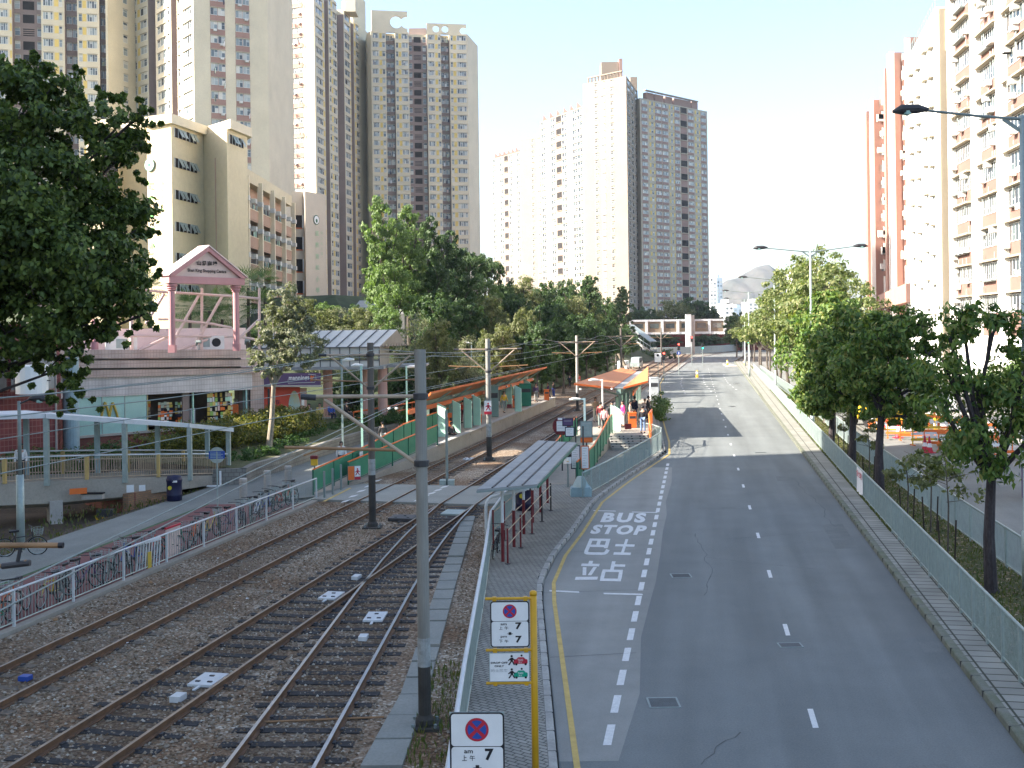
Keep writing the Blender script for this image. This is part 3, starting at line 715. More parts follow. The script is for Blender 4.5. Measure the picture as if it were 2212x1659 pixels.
# posts at the crossing
for i,p in enumerate([(701,1080),(719,1073),(737,1063)]):
    x,y,z=G(*p);mb=MB();mb.tube([(0,0,0),(0,0,1.25)],.05,10,'galv_dull');mb.lathe([(.055,0),(.05,.02),(0,.03)],(0,0,1.25),10,'galv_dull');o=mb.build('steel_post',loc=(x,y,0));tag(o,'slim grey steel post at the end of the left ramp, %s from the fence corner'%CNT[i],'post')
# ================= platforms =================
def poly_thing(name,label,cat,poly,z0,z1,m,top): 
    mb=MB();mb.prism(poly,z0,z1,m,top);o=mb.build(name);tag(o,label,cat);return o
t=thing('left_platform','left tram platform with pale paved deck and concrete edge beside the track','platform')
mb=MB();mb.prism([(XA(62.3)-1.45,62.3),(XA(104)-1.45,104),(XA(104)-6.3,104.5),(XA(62.3)-4.3,62.9)],-.05,.86,'conc','slab_pale');mb.build('deck',t)
mb=MB();mb.prism([(XA(62.3)-1.36,62.2),(XA(104)-1.36,104),(XA(104)-1.75,104.02),(XA(62.3)-1.75,62.25)],.863,.91,'conc_pale');mb.build('edge_coping',t)
mb=MB()
for i in range(14):
    y=64+i*3;mb.box(XA(y)-1.5,XA(y)-1.44,y,y+.35,.62,.74,'dark_hole')
mb.build('edge_bracket',t)
mb=MB();mb.prism([(-7.85,52.2),(-4.25,62.3),(XA(62.3)-4.3,62.9),(-9.2,49.5)],-.05,.0,'conc','slab_pale',z1s=[.04,.86,.86,.03]);mb.build('ramp',t)
t=thing('right_platform','right tram platform beside the road with pale deck, ramp and front steps','platform')
mb=MB();mb.prism([(XB(65)+1.45,65.5),(5.8,66.4),(8.2,66.4),(9.6,72),(11.3,90),(12.6,100),(XB(100)+1.45,100)],-.05,.88,'conc','slab_pale');mb.build('deck',t)
mb=MB();mb.prism([(XB(65)+1.38,65.4),(XB(65)+1.75,65.45),(XB(100)+1.75,100),(XB(100)+1.38,100)],.883,.92,'conc_pale');mb.build('edge_coping',t)
mb=MB();mb.prism([(1.1,51),(2.9,51),(5.7,65.4),(3.0,65.4)],-.05,.0,'conc','slab_pale',z1s=[.135,.135,.88,.88]);mb.build('ramp',t)
mb=MB()
for i in range(6):
    z=.13+(i+1)*.125;y=64.9+i*.27
    mb.box(5.85,8.15,y,66.4,z-.125+.001*i,z,'conc_pale' if i%2 else 'slab_conc')
    for k in range(9):
        if random.random()<.7: mb.box(5.9+k*.25,6.0+k*.25,y-.004,y+.004,z-.1,z-.03,'dark_steel')
mb.build('steps',t)
# canopies: V roofs on green frames with mint fins
def canopy(label,fl,fg,fr_,y0,y1,zl,zm,zr,n,g=.32,bandx=.5,dg=0,dl=0):
    """left edge, gutter and right edge lines as functions of y"""
    t=thing('platform_canopy',label,'canopy')
    def sl(fa,za,fb,zb,m,name='roof_slab',th=.13,ea=0,eb=0):
        mb=MB();A=[(fa(y0+ea),y0+ea,za),(fb(y0+eb),y0+eb,zb),(fb(y1),y1,zb),(fa(y1),y1,za)]
        vs=[p for p in A]+[(p[0],p[1],p[2]-th) for p in A]
        mb.add(vs,[(0,1,2,3),(7,6,5,4)],m);mb.add(vs,[(0,4,5,1),(1,5,6,2),(2,6,7,3),(3,7,4,0)],'orange_dark' if m=='orange_roof' else m);return mb.build(name,t)
    sl(fl,zl,lambda y:fg(y)-g,zm,'orange_roof',ea=dl,eb=dg);sl(lambda y:fg(y)+g,zm,fr_,zr,'orange_roof',ea=dg)
    sl(lambda y:fg(y)-g,zm-.04,lambda y:fg(y)+g,zm-.045,'roof_grey','gutter',.06,dg,dg)
    for i in range(7):
        for k in (.15,.85):
            y=y0-.02+i*(y1-y0)/7;x=fl(y)*(1-k)+fg(y)*k if i%2 else fg(y)*(1-k)+fr_(y)*k
            if i==0: x=fl(y)*(1-k)+fg(y)*k
            z=(zl+zm)/2-.25;mb=MB();mb.lathe([(0,-.08),(.09,-.04),(.09,.05),(0,.06)],(x,y,z),8,'lamp_white');mb.build('lamp',t)
    mb=MB();mb.bar((fg(y0+dg),y0+dg,zm-.28),(fg(y1),y1,zm-.28),.3,.3,'sage');mb.build('beam',t)
    def bx(y): return fg(y)+(fr_(y)-fg(y))*bandx
    mb=MB();mb.bar((bx(y0),y0+.1,zm-.45),(bx(y1),y1,zm-.45),.08,.26,'orange_dark');mb.build('sign_band',t)
    for i in range(n):
        y=y0+dg+1.2+i*(y1-y0-dg-2)/(n-1);a=fl(y)*.8+fg(y)*.2;b=fr_(y)*.8+fg(y)*.2
        mb=MB();mb.box(fg(y)-.09,fg(y)+.09,y-.09,y+.09,.86,zm-.1,'sage')
        mb.bar((fg(y),y,zm-.6),(a,y,zl-.26),.08,.12,'sage');mb.bar((fg(y),y,zm-.6),(b,y,zr-.26),.08,.12,'sage');mb.build('frame_post',t)
    return t
canopy('orange V shaped canopy over the left platform, seen almost edge on',lambda y:XA(y)-4.55,lambda y:XA(y)-3.95,lambda y:XA(y)-2.05,63,103,3.25,3.12,3.86,7,bandx=.3,dg=5,dl=7,g=.12)
def _ln(x0,y0,x1,y1): return lambda y:x0+(x1-x0)*(y-y0)/(y1-y0)
canopy('orange V shaped canopy over the right platform beside the road',_ln(4.05,72,9.9,99),_ln(7.0,72,11.6,99),_ln(8.95,72,12.35,99),72,99,3.8,3.5,3.9,7)
# fins, partition walls, bins and machines on the platforms
def fin(x,y,label,h=2.1,w=.75,rz=.1,m='mint',z=.88):
    mb=MB();mb.prism([(-w/2,-.035),(w/2,-.035),(w/2,.035),(-w/2,.035)],.05,h,m,z1s=[h,h-.25,h-.25,h]);
    mb.box(-w/2-.03,-w/2+.03,-.05,.05,0,h-.05,'sage');o=mb.build('screen_panel',loc=(x,y,z));o.rotation_euler=(0,0,rz);tag(o,label,'screen')
for i,p in enumerate([(966,945),(997,936),(1021,926),(1040,920),(1128,890),(1107,878),(1146,870)]):
    x,y,z=G(*p,.88);fin(x-.3,y,'pale mint screen panel on the left platform, %s'%ORD[i],2.1,.55,-.45)
for i,p in enumerate([(1329,933),(1341,941),(1352,915),(1362,905),(1372,898),(1381,892)]):
    x,y,z=G(*p,.88);fin(x-.1+.25*(i==0),max(y,67.3)+i*1.9,'pale mint screen panel on the right platform, %s'%ORD[i],1.65,.45,-.6)
def fbox(name,label,cat,px,z,w,d,h,m,rz=0.,cap=None,extra=None,zz=None):
    x,y,_=G(*px,z);mb=MB();mb.box(-w/2,w/2,-d/2,d/2,.03,h,m);mb.box(-w/2-.02,w/2+.02,-d/2-.02,d/2+.02,h-.06,h+.02,cap or m);mb.box(-w/2+.05,w/2-.05,-d/2-.006,-d/2+.0,h*.62,h*.78,'dark_steel');mb.box(-w/2+.04,w/2-.04,-d/2+.03,d/2-.03,0,.035,'dark_steel')
    if extra: extra(mb)
    o=mb.build(name,loc=(x,y,z));o.rotation_euler=(0,0,rz);tag(o,label,cat);return o
fbox('litter_bin','orange litter bin standing among the waiting passengers on the right platform','litter bin',(1366,924),.88,.5,.45,1.0,'orange')
fbox('litter_bin','orange litter bin between two mint panels on the left platform','litter bin',(1113,881),.88,.42,.4,1.0,'orange')
fbox('litter_bin','orange litter bin at the far end of the left platform','litter bin',(1181,865),.88,.45,.4,1.0,'orange')
def vm(mb):
    mb.box(-.2,.2,-.3,.3,1.0,1.22,'orange');mb.box(-.1,.1,-.08,.08,.0,1.0,'orange_dark')
fbox('fare_reader','tall orange fare machine at the near end of the left platform','fare machine',(974,935),.88,.26,.24,1.25,'orange',extra=vm)
fbox('fare_reader','second orange fare machine under the left canopy beyond the seated passenger','fare machine',(1036,914),.88,.3,.3,.6,'orange')
fbox('ticket_cabinet','large green cabinet under the left canopy','cabinet',(1063,900),.88,1.0,.7,2.3,'sage')
fbox('ticket_cabinet','dark green cabinet at the far half of the left platform','cabinet',(1135,877),.88,1.0,.6,1.9,'green_panel')
fbox('cabinet','grey signal cabinet with sunlit front at the end of the right platform','cabinet',(1413,868),.13,.8,.7,2.4,'white_paint')
# wall and rust coloured backdrop rails behind the left platform
fence('slope_rail','long orange rail along the foot of the wooded slope behind the left platform',[(-11,75,.9),(-6.5,92,.7),(-.5,120,.6),(8,160,.5),(20,215,.4)],.95,3,None,'orange_dark',rail=.06,cat='railing',low=.5)
# ================= overhead line masts =================
def mast(label,x,y,ztop,arms,r=.13,zb=(0,1.75,2.45),bot='pole_dark',upper='pole_brown',group='tram masts',rect_top=False,base=.35):
    t=thing('catenary_mast',label,'mast',(x,y,0),0,group)
    mb=MB()
    mb.tube([(0,0,.05),(0,0,zb[1])],[r*1.05,r*1.03],16,bot);mb.tube([(0,0,zb[1]),(0,0,zb[2])],[r*1.03+.004,r*1.01+.004],16,'band');mb.tube([(0,0,zb[2]),(0,0,ztop)],[r,r*.92],16,upper)
    mb.build('pole',t,False)
    mb=MB();mb.box(-base,base,-base,base,-.02,.06,'pole_dark');mb.lathe([(r*1.6,0),(r*1.5,.12),(r*1.1,.2)],(0,0,.05),12,'pole_dark')
    for a in (-1,1):
        for b in (-1,1): mb.lathe([(.03,0),(.03,.07),(0,.075)],(a*base*.75,b*base*.75,.06),6,'galv_dull')
    mb.build('base_plate',t)
    for s,L,zt in arms:
        mb=MB();mb.tube([(s*.1,0,zt),(s*L,0,zt+.02)],.036,8,'tube_buff');mb.tube([(s*.1,0,zt-1.25),(s*(L-.25),0,zt-.04)],.036,8,'tube_buff')
        mb.tube([(s*(L-.1),0,zt),(s*(L+.18),0,zt+.02)],.055,8,'dark_steel')
        mb.tube([(s*.45,0,zt-1.0),(s*(L+.5),0,zt-.92)],.03,8,'tube_brown');mb.tube([(s*(L-.3),0,zt-.93),(s*(L+.15),0,zt-1.08)],.018,6,'tube_brown')
        mb.build('bracket_arm',t)
    mb=MB()
    for z in (arms[0][2],arms[0][2]-1.25): mb.lathe([(r+.005,-.06),(r+.03,-.05),(r+.03,.05),(r+.005,.06)],(0,0,z),14,'dark_steel')
    mb.build('clamp',t)
    return t
mast('bare grey overhead-line mast in the foreground beside the branch track, banded black at its foot',-1.72,20.3,7.05,[(-1,2.05,6.18)],.115,(0,1.15,1.68),'pole_dark','pole_grey',base=.28)
mast('overhead-line mast between the tracks just before the crossing',-5.35,41.0,6.98,[(-1,1.75,6.52),(1,1.75,6.52)],.13,(0,2.0,2.6))
t=mast('overhead-line mast with a no-walking sign, beside the left platform',-1.38,61.6,6.9,[(-1,1.75,6.3),(1,1.75,6.3)],.15,(0,1.35,2.1),'pole_dark','pole_grey')
mast('pale overhead-line mast between the two platforms',5.8,97.8,6.8,[(-1,1.75,6.2),(1,1.75,6.2)],.12,(0,1.6,1.9),'pole_dark','conc_pale')
for i,(y,lab) in enumerate([(135,'distant overhead-line mast just left of the train'),(172,'distant dark overhead-line mast under the wooded slope'),(214,'far overhead-line mast below the covered footbridge')]):
    mast(lab,XA(y)+1.8+(-4.5 if i==1 else 0),y,7.4,[(-1,1.75,6.4),(1,1.75,6.4)],.14,(0,1.6,1.9),'pole_dark','pole_brown')
# cantilever tubes of a mast just outside the picture
t=thing('catenary_mast','brown tubular bracket of a mast reaching in at the left edge','mast',(-9.9,14.0,0))
mb=MB();mb.tube([(0,0,0),(0,0,7)],.12,14,'pole_dark');mb.build('pole',t)
mb=MB();mb.tube([(.1,0,4.76),(4.05,0,4.7)],.036,10,'tube_brown');mb.tube([(4.03,0,4.7),(4.09,0,4.7)],.038,10,'black');mb.tube([(.1,0,4.38),(3.5,0,4.45),(3.62,0,4.5)],.026,8,'tube_brown');mb.tube([(3.3,0,4.44),(3.66,0,4.48)],.04,8,'dark_steel');mb.tube([(3.5,0,4.5),(3.55,0,4.72)],.025,8,'dark_steel');mb.tube([(.1,0,6.3),(2.8,0,6.3)],.036,8,'tube_brown');mb.build('bracket_arm',t)
# wires
def wire(label,fx,z,y0,y1,r=.012,sag=0.,st=16,m='galv_dull'):
    mb=MB();pts=[]
    ys=yr(y0,y1,4)
    for y in ys:
        k=((y-y0)%36)/36.;pts.append((fx(y),y,z-sag*4*k*(1-k)))
    mb.tube(pts,r,5,m);o=mb.build('overhead_wire');tag(o,label,'wire')
wire('contact wire above the left tram track',XA,5.25,-4,180,.012)
wire('messenger wire above the left tram track',lambda y:XA(y)+.05,6.45,5,180,.011,.35)
wire('contact wire above the middle tram track',XB,5.25,-4,180,.011)
wire('messenger wire above the middle tram track',lambda y:XB(y)+.05,6.45,5,180,.011,.35)
wire('contact wire above the branch track',lambda y:XC(y) if y<40 else XB(y)+.1,5.2,-4,60,.01)
wire('feeder cable sagging between the masts on the left',lambda y:XA(y)+1.9,6.75,5,135,.014,.5)
wire('thick pale stay wire crossing above the left path',lambda y:-4.9+.03*y-.0*y,4.95,5,41,.009)
# red "no walking" plate on the mast
def plate_sign(name,label,x,y,z,w,h,draw,back='galv_dull',rz=0.,post=None,cat='sign',th=.02,rail=None):
    t=thing(name,label,cat,(x,y,0),rz)
    mb=MB();mb.box(-w/2,w/2,0,th,z-h/2,z+h/2,back);mb.build('panel',t)
    mb=MB();draw(mb);mb.build('face',t)
    if post:
        mb=MB();mb.tube([(post[0],th+post[1]+.01,0),(post[0],th+post[1]+.01,post[2])],post[1],12,post[3]);mb.build('post',t)
    return t
def R4(a,b,c,d,y=-.003): return [(a,y,c),(b,y,c),(b,y,d),(a,y,d)]
def disc(mb,cx,cz,r,m,y=-.004,n=28,r0=0):
    if r0==0: mb.add([(cx+r*math.cos(2*PI*i/n),y,cz+r*math.sin(2*PI*i/n)) for i in range(n)],[tuple(range(n))],m)
    else:
        vs=[(cx+q*math.cos(2*PI*i/n),y,cz+q*math.sin(2*PI*i/n)) for q in (r0,r) for i in range(n)];mb.add(vs,[(i,(i+1)%n,n+(i+1)%n,n+i) for i in range(n)],m)
def rrect(mb,a,b,c,d,r,m,y=-.003,n=5):
    vs=[]
    for (cx,cz,t0) in ((b-r,d-r,0),(a+r,d-r,PI/2),(a+r,c+r,PI),(b-r,c+r,1.5*PI)):
        for i in range(n+1): t=t0+PI/2*i/n;vs.append((cx+r*math.cos(t),y,cz+r*math.sin(t)))
    mb.add(vs,[tuple(range(len(vs)))],m)
def walker(mb,cx,cz,s,m,y=-.006):
    disc(mb,cx,cz+.8*s,.11*s,m,y)
    for q in ([(-.12,.3),(.12,.3),(.15,.66),(-.12,.66)],[(-.1,.32),(-.35,-.02),(-.22,-.05),(.03,.3)],[(0,.32),(.12,.32),(.32,.0),(.2,-.05)],[(-.1,.62),(-.36,.42),(-.32,.34),(-.05,.5)],[(.1,.64),(.34,.44),(.3,.36),(.08,.5)]):
        mb.add([(cx+a*s,y,cz+b*s) for a,b in q],[tuple(range(len(q)))],m)
def dz(z0,w,h):
    def f(mb):
        mb.quad(*R4(-w/2+.01,w/2-.01,z0-h*.28,z0+h/2-.01),'white_card');mb.quad(*R4(-w/2,w/2,z0-h/2,z0-h*.28,-.004),'red_sign');walker(mb,.02,z0-.2*h,h*.6,'red_sign')
    return f
plate_sign('warning_sign','white and red no-walking plate on the mast by the left platform',-1.42,61.43,3.02,.42,.78,dz(3.02,.42,.78))
def dz2(mb):
    z=.62;mb.quad(*R4(-.3,0,.3,.95),'orange');mb.quad(*R4(.02,.3,.45,.95,-.004),'white_card');mb.quad(*R4(.02,.3,.3,.44,-.004),'red_sign');walker(mb,.16,.52,.36,'red_sign')
plate_sign('warning_sign','orange and white warning plates on the green fence end beside the crossing',-7.65,52.15,.62,.62,.7,dz2,rz=.35)
plate_sign('notice_board','blank white notice on the green fence of the left ramp',-7.62,54.4,1.15,.45,.55,lambda mb:mb.quad(*R4(-.21,.21,.9,1.4),'white_card'),rz=1.3)
# slim grey post between tracks
mb=MB();mb.tube([(0,0,0),(0,0,3.6)],.065,12,'galv_dull');mb.box(-.35,-.05,-.25,.25,0,.3,'galv');mb.box(.05,.35,-.25,.25,0,.3,'galv');x,y,z=G(966,1050);o=mb.build('signal_post',loc=(x,y,0));tag(o,'slim blue-grey post on two white blocks beyond the crossing','post')
# ================= no-stopping signs in the foreground =================
def nostop(w,h,z):
    """h total; lower edge z"""
    def f(mb):
        rrect(mb,-w/2,w/2,z,z+h,.05,'black',-.002)
        rrect(mb,-w/2+.018,w/2-.018,z+h*.57,z+h-.018,.035,'white_card',-.004);rrect(mb,-w/2+.018,w/2-.018,z+.018,z+h*.56,.035,'white_card',-.004)
        cx,cz,r=0,z+h*.78,h*.15
        disc(mb,cx,cz,r,'red_sign',-.006);
        for k in range(4):
            a0=k*PI/2+.27-PI/4+PI/4-PI/4;pts=[]
            for i in range(9):
                t=k*PI/2-PI/4+.2+(PI/2-.4)*i/8;pts.append((cx+r*.8*math.cos(t),-.008,cz+r*.8*math.sin(t)))
            t=k*PI/2;pts.append((cx+r*.18*math.cos(t),-.008,cz+r*.18*math.sin(t)));mb.add(pts,[tuple(range(len(pts)))],'blue_sign')
        def T(s,a,b,c,d,bo=.02): text_on(mb,s,[(a*w,-.007,z+c*h),(b*w,-.007,z+c*h),(b*w,-.007,z+d*h),(a*w,-.007,z+d*h)],'black',bo)
        T('am',-.24,-.08,.48,.52);T('上',-.28,-.19,.385,.455,.01);T('午',-.14,-.04,.385,.455,.01);T('7',.14,.3,.39,.54,.04)
        T('pm',-.24,-.08,.2,.25);T('下',-.28,-.19,.1,.17,.01);T('午',-.14,-.04,.1,.17,.01);T('7',.14,.3,.1,.25,.04)
        mb.add([(.0-.02,-.007,z+.33*h),(.02,-.007,z+.33*h),(.02,-.007,z+.3*h),(.05,-.007,z+.3*h),(0,-.007,z+.265*h),(-.05,-.007,z+.3*h),(-.02,-.007,z+.3*h)],[(0,1,2,3,4,5,6)],'black')
    return f
t=thing('no_stopping_sign','large no-stopping sign nearest the camera, cut by the bottom edge','sign',(-.44,11.9,0),-.03)
mb=MB();mb.box(-.3,.3,0,.012,2.36,3.22,'galv');mb.build('panel',t)
mb=MB();nostop(.6,.86,2.36)(mb);mb.build('face',t)
mb=MB();mb.tube([(0,.06,.1),(0,.06,3.15)],.045,14,'galv');mb.build('post',t,True)
t=thing('sign_post','yellow post carrying a no-stopping sign above a taxi drop-off plate','sign',(.27,16.5,.128))
mb=MB();mb.tube([(0,0,-.05),(0,0,3.28)],.052,16,'yellow_steel');mb.lathe([(.056,0),(.056,.05),(.03,.07),(0,.075)],(0,0,3.24),14,'yellow_steel');mb.build('post',t,True)
for z in (3.2,2.42,1.92):
    mb=MB();mb.tube([(-.73,-.02,z),(0,-.02,z)],.022,10,'yellow_steel');mb.box(-.62,-.56,-.06,-.0,z-.03,z+.03,'yellow_steel');mb.box(-.15,-.09,-.06,-.0,z-.03,z+.03,'yellow_steel');mb.build('cross_arm',t)
tt=MB();tt.box(-.655,-.065,-.055,-.045,2.47,3.17,'galv');tt.build('panel',t)
mb=MB();
sv=[];nostop(.59,.7,2.47)(mb)
mb.v=[(p[0]-.36,p[1]-.056,p[2]) for p in mb.v];mb.build('sign_face',t)
mb=MB();mb.box(-.68,-.07,-.055,-.045,1.95,2.39,'galv');mb.build('panel',t)
mb=MB();mb.quad(*[(p[0],p[1]-.055,p[2]) for p in R4(-.67,-.08,1.96,2.38)],'white_card')
def TX(s,a,b,c,d,m='black',y=-.062,bo=.01): text_on(mb,s,[(a,y,c),(b,y,c),(b,y,d),(a,y,d)],m,bo)
TX('DROP OFF',-.655,-.4,2.225,2.255,bo=.03);TX('ONLY',-.6,-.455,2.175,2.205,bo=.03);TX('的士落客',-.655,-.4,2.1,2.145,'grey_text')
for zc,col in ((2.19,'red_sign'),(1.99,'green_taxi')):
    rrect(mb,-.31,-.1,zc+.03,zc+.1,.02,col,-.061);mb.quad((-.27,-.0605,zc+.1),(-.13,-.0605,zc+.1),(-.16,-.0605,zc+.13),(-.24,-.0605,zc+.13),col)
    disc(mb,-.27,zc+.025,.018,'black',-.063);disc(mb,-.13,zc+.025,.018,'black',-.063);disc(mb,-.19,zc+.155,.016,'black',-.062)
    TX('TAXI',-.25,-.17,zc+.075,zc+.105,'white_card',-.064);TX('的士',-.235,-.185,zc+.042,zc+.068,'white_card',-.064)
    walker(mb,-.34,zc+.02,.16,'black',-.062)
mb.build('sign_face',t)
# ================= bus stop flags and queue shelter =================
def flag(label,px,h,parts,plinth=None,post='dark_steel'):
    x,y,z=G(*px);t=thing('bus_stop_sign',label,'bus stop sign',(x,y,.12))
    mb=MB();mb.tube([(0,0,0),(0,0,h)],.035,10,post);mb.build('post',t)
    for (a,b,c,d,m,f,lines) in parts:
        mb=MB();mb.box(a,b,-.05,-.02,c,d,m);mb.quad((a+.04,-.053,c+.05),(b-.04,-.053,c+.05),(b-.04,-.053,d-.05),(a+.04,-.053,d-.05),f)
        for i in range(lines):
            zz=d-.12-i*(d-c-.2)/max(1,lines);mb.quad((a+.08,-.056,zz-.02),(b-.1-.05*(i%3),-.056,zz-.02),(b-.1-.05*(i%3),-.056,zz),(a+.08,-.056,zz),'grey_text')
        mb.build('panel',t)
    return t
flag('dark blue framed bus timetable with small purple flag above',(1245,1053),3.15,[(-.24,.2,.75,1.85,'navy','white_card',9),(-.62,-.1,2.75,3.12,'navy','purple',1),(-.5,-.06,2.25,2.72,'navy','white_card',4)])
flag('orange framed bus timetable beside the blue one',(1261,1054),2.75,[(-.12,.27,.75,1.85,'orange_dark','white_card',8)])
flag('orange and grey bus stop flag below the platform lamp',(1268,1036),2.75,[(-.3,.3,1.95,2.75,'galv_dull','galv',3),(-.3,.3,1.7,1.95,'orange_dark','orange',0)])
t=flag('round maroon bus stop flag by the foot of the right ramp',(1215,1030),2.6,[(-.3,.28,2.12,2.72,'maroon','white_card',3)])
mb=MB();mb.tube([(-.01,-.03,2.42),(-.01,-.015,2.42)],.46,24,'maroon');mb.quad((-.2,-.035,2.72),(.18,-.035,2.72),(.18,-.035,2.84),(-.2,-.035,2.84),'white_card');mb.build('disc',t)
x,y,z=G(1256,1080);mb=MB();mb.box(-.45,.45,-.35,.35,0,.35,'lamp_blue');mb.prism([(-.4,-.3),(.4,-.3),(.4,.3),(-.4,.3)],.35,.4,'lamp_blue');mb.lathe([(.38,.4),(.15,.85),(0,.86)],(0,0,0),4,'lamp_blue');o=mb.build('sign_plinth',loc=(x,y+.4,.12));tag(o,'grey-blue concrete plinth at the end of the curved barrier','plinth')
x,y,z=G(1227,1058);mb=MB();mb.tube([(0,0,0),(0,0,1.15)],.04,10,'galv_dull');mb.lathe([(.17,0),(.18,.3),(.1,.42),(0,.43)],(0,0,1.1),12,'white_card');mb.lathe([(.185,.3),(.19,.42),(0,.46)],(0,0,1.1),12,'black');mb.lathe([(.06,.0),(.06,.02)],(0,-.18,1.2),10,'yellow_steel');o=mb.build('card_reader',loc=(x,y,.12));tag(o,'white card reader with black hood on a grey post','card reader')
# two card readers at crossing
x,y,z=G(680,1055);mb=MB();mb.tube([(0,0,0),(0,0,1.2)],.04,10,'galv_dull');mb.box(-.15,.15,-.12,.12,1.1,1.45,'hut_yellow');mb.box(-.17,.17,-.14,.14,1.4,1.55,'maroon');o=mb.build('card_reader',loc=(x,y,0));tag(o,'yellow card reader with dark red hood at the fence end by the crossing','card reader')
t=thing('queue_shelter','long low flat grey roof of the bus queue shelter beside the right ramp','shelter')
cs=[(-1.1,33.6),(.75,34.2),(2.75,47.2),(1.15,48.4)]
rc=[G(1030,1057,2.55)[:2],G(1160,1046,2.55)[:2],G(1245,956,2.55)[:2],G(1163,951,2.55)[:2]]
mb=MB();mb.prism([rc[0],rc[1],rc[2],rc[3]],2.49,2.55,'roof_grey');mb.build('roof',t)
mb=MB()
for k in (.25,.5,.75):
    a=Vector(rc[0]).lerp(Vector(rc[1]),k);b=Vector(rc[3]).lerp(Vector(rc[2]),k);mb.bar((a.x,a.y,2.565),(b.x,b.y,2.565),.05,.03,'dark_steel')
for k in range(1,1):
    a=Vector(rc[0]).lerp(Vector(rc[3]),k/9);b=Vector(rc[1]).lerp(Vector(rc[2]),k/9);mb.bar((a.x,a.y,2.556),(b.x,b.y,2.556),.02,.012,'dark_steel')
mb.build('roof_rib',t)
mb=MB();mb.bar((rc[0][0],rc[0][1]-.02,2.47),(rc[1][0],rc[1][1]-.02,2.47),.05,.05,'galv_dull');mb.bar((rc[1][0]+.02,rc[1][1],2.46),(rc[2][0]+.02,rc[2][1],2.46),.06,.08,'green_dark');mb.build('edge_beam',t)
for k in range(6):
    a=Vector(rc[0]).lerp(Vector(rc[3]),(k+.3)/6);b=Vector(rc[1]).lerp(Vector(rc[2]),(k+.3)/6);c=a.lerp(b,.35)
    for q,(pt) in enumerate((c,)):
        mb=MB();mb.tube([(c.x,c.y,.12),(c.x,c.y,1.35)],.055,10,'maroon');mb.tube([(c.x,c.y,1.35),(c.x,c.y,2.48)],.05,10,'white_paint');mb.build('post',t)
# queue rails
def qrail(label,pa,pb,n,h=1.1,m='maroon'):
    a=Vector(G(*pa,.13));b=Vector(G(*pb,.13));t=thing('queue_rail',label,'railing',tuple(a));d=b-a
    for i in range(n):
        mb=MB();p=d*i/(n-1);mb.tube([p,p+Vector((0,0,h))],.03,8,m if i<n-2 else 'black');mb.lathe([(.09,0),(.09,.02),(0,.03)],tuple(p),10,'dark_steel');mb.build('post',t)
    for z in (h-.08,h*.52):
        mb=MB();mb.tube([Vector((0,0,z)),d+Vector((0,0,z))],.018,6,'tube_buff');mb.build('rail',t)
qrail('outer line of thin maroon and black queue posts with two rails',(1097,1218),(1190,1103),5)
qrail('inner line of thick maroon queue posts beneath the shelter edge',(1066,1190),(1150,1110),5,1.35)
def bin_(label,px,z=.12,s=1.):
    x,y,_=G(*px,z);t=thing('litter_bin',label,'litter bin',(x,y,z));mb=MB();mb.lathe([(.28,0),(.33,.04),(.33,.25),(.345,.27),(.33,.3),(.33,.85),(.35,.9),(.35,.98),(.32,1.02),(.3,1.1),(.0,1.16)],(0,0,0),20,'navy');mb.build('body',t,True)
    mb=MB();mb.tube([(-.1,-.325,.62),(-.1,-.335,.62)],.09,16,'bin_yellow');mb.build('badge',t)
    mb=MB();mb.box(.02,.22,-.34,-.3,.86,.94,'white_card');mb.build('slot',t)
bin_('dark blue round litter bin with yellow badge under the end of the covered ramp',(377,1082),0)
bin_('dark blue round litter bin with yellow badge behind the queue posts',(1132,1102))
# ================= bollards, round sign, little things at left =================
mb=MB();mb.lathe([(.17,0),(.17,.78),(.155,.8),(.155,.83),(.175,.86),(.175,.95),(.15,1.0),(0,1.01)],(0,0,0),18,'conc_pale');b0=mb.build('bollard');x,y,z=G(526,1083)
b0.location=(x,y,.02);tag(b0,'round concrete bollard nearest the blue round sign','bollard','concrete bollards at the end of the cycle track')
for p,l in (((578,1064),'round concrete bollard in the middle of the row of three'),((623,1052),'round concrete bollard behind the last bicycles')):
    x,y,z=G(*p);copy_tree(b0,l,(x,y,.02))
x,y,z=G(470,1098)
def rs(mb):
    disc(mb,0,2.25,.34,'galv',-.003);mb.quad(*R4(-.34,.34,2.1,2.42,-.006),'blue_sign');
    for i in range(4): mb.quad(*R4(-.28,.26-.08*(i%2),2.15+i*.06,2.175+i*.06,-.009),'lamp_blue')
t=thing('path_sign','round grey sign with blue panel on a thin post by the cycle track','sign',(x,y,0));mb=MB();mb.tube([(0,.01,0),(0,.01,2.4)],.03,10,'galv');mb.build('post',t);mb=MB();mb.tube([(0,0,2.25),(0,-.002,2.25)],.34,28,'galv');rs(mb);mb.build('face',t)
# left lamp post with lantern
def lantern(mb,x,y,z,s,L,m='dark_steel'):
    """cobra head pointing along +s x"""
    mb.tube([(x,y,z),(x+s*L*.3,y,z+.03),(x+s*L*.75,y,z+.02),(x+s*L,y,z-.03)],[.05,.13,.14,.04],10,m);mb.lathe([(.0,-.16),(.11,-.12),(.13,-.03)],(x+s*L*.6,y,z),10,'glass_teal')
t=thing('lamp_post','thin grey lamp post with dark lantern standing by the covered ramp','street lamp',(G(46,1188)[0],37.6,0))
mb=MB();mb.tube([(0,0,0),(0,0,2.6)],[.14,.13],14,'galv');mb.tube([(0,0,2.6),(0,0,5.15)],[.07,.055],12,'galv_dull');mb.build('post',t,True)
mb=MB();mb.tube([(0,0,5.05),(.35,0,5.2)],.03,8,'dark_steel');lantern(mb,.35,0,5.22,1,.6);mb.build('lantern',t)
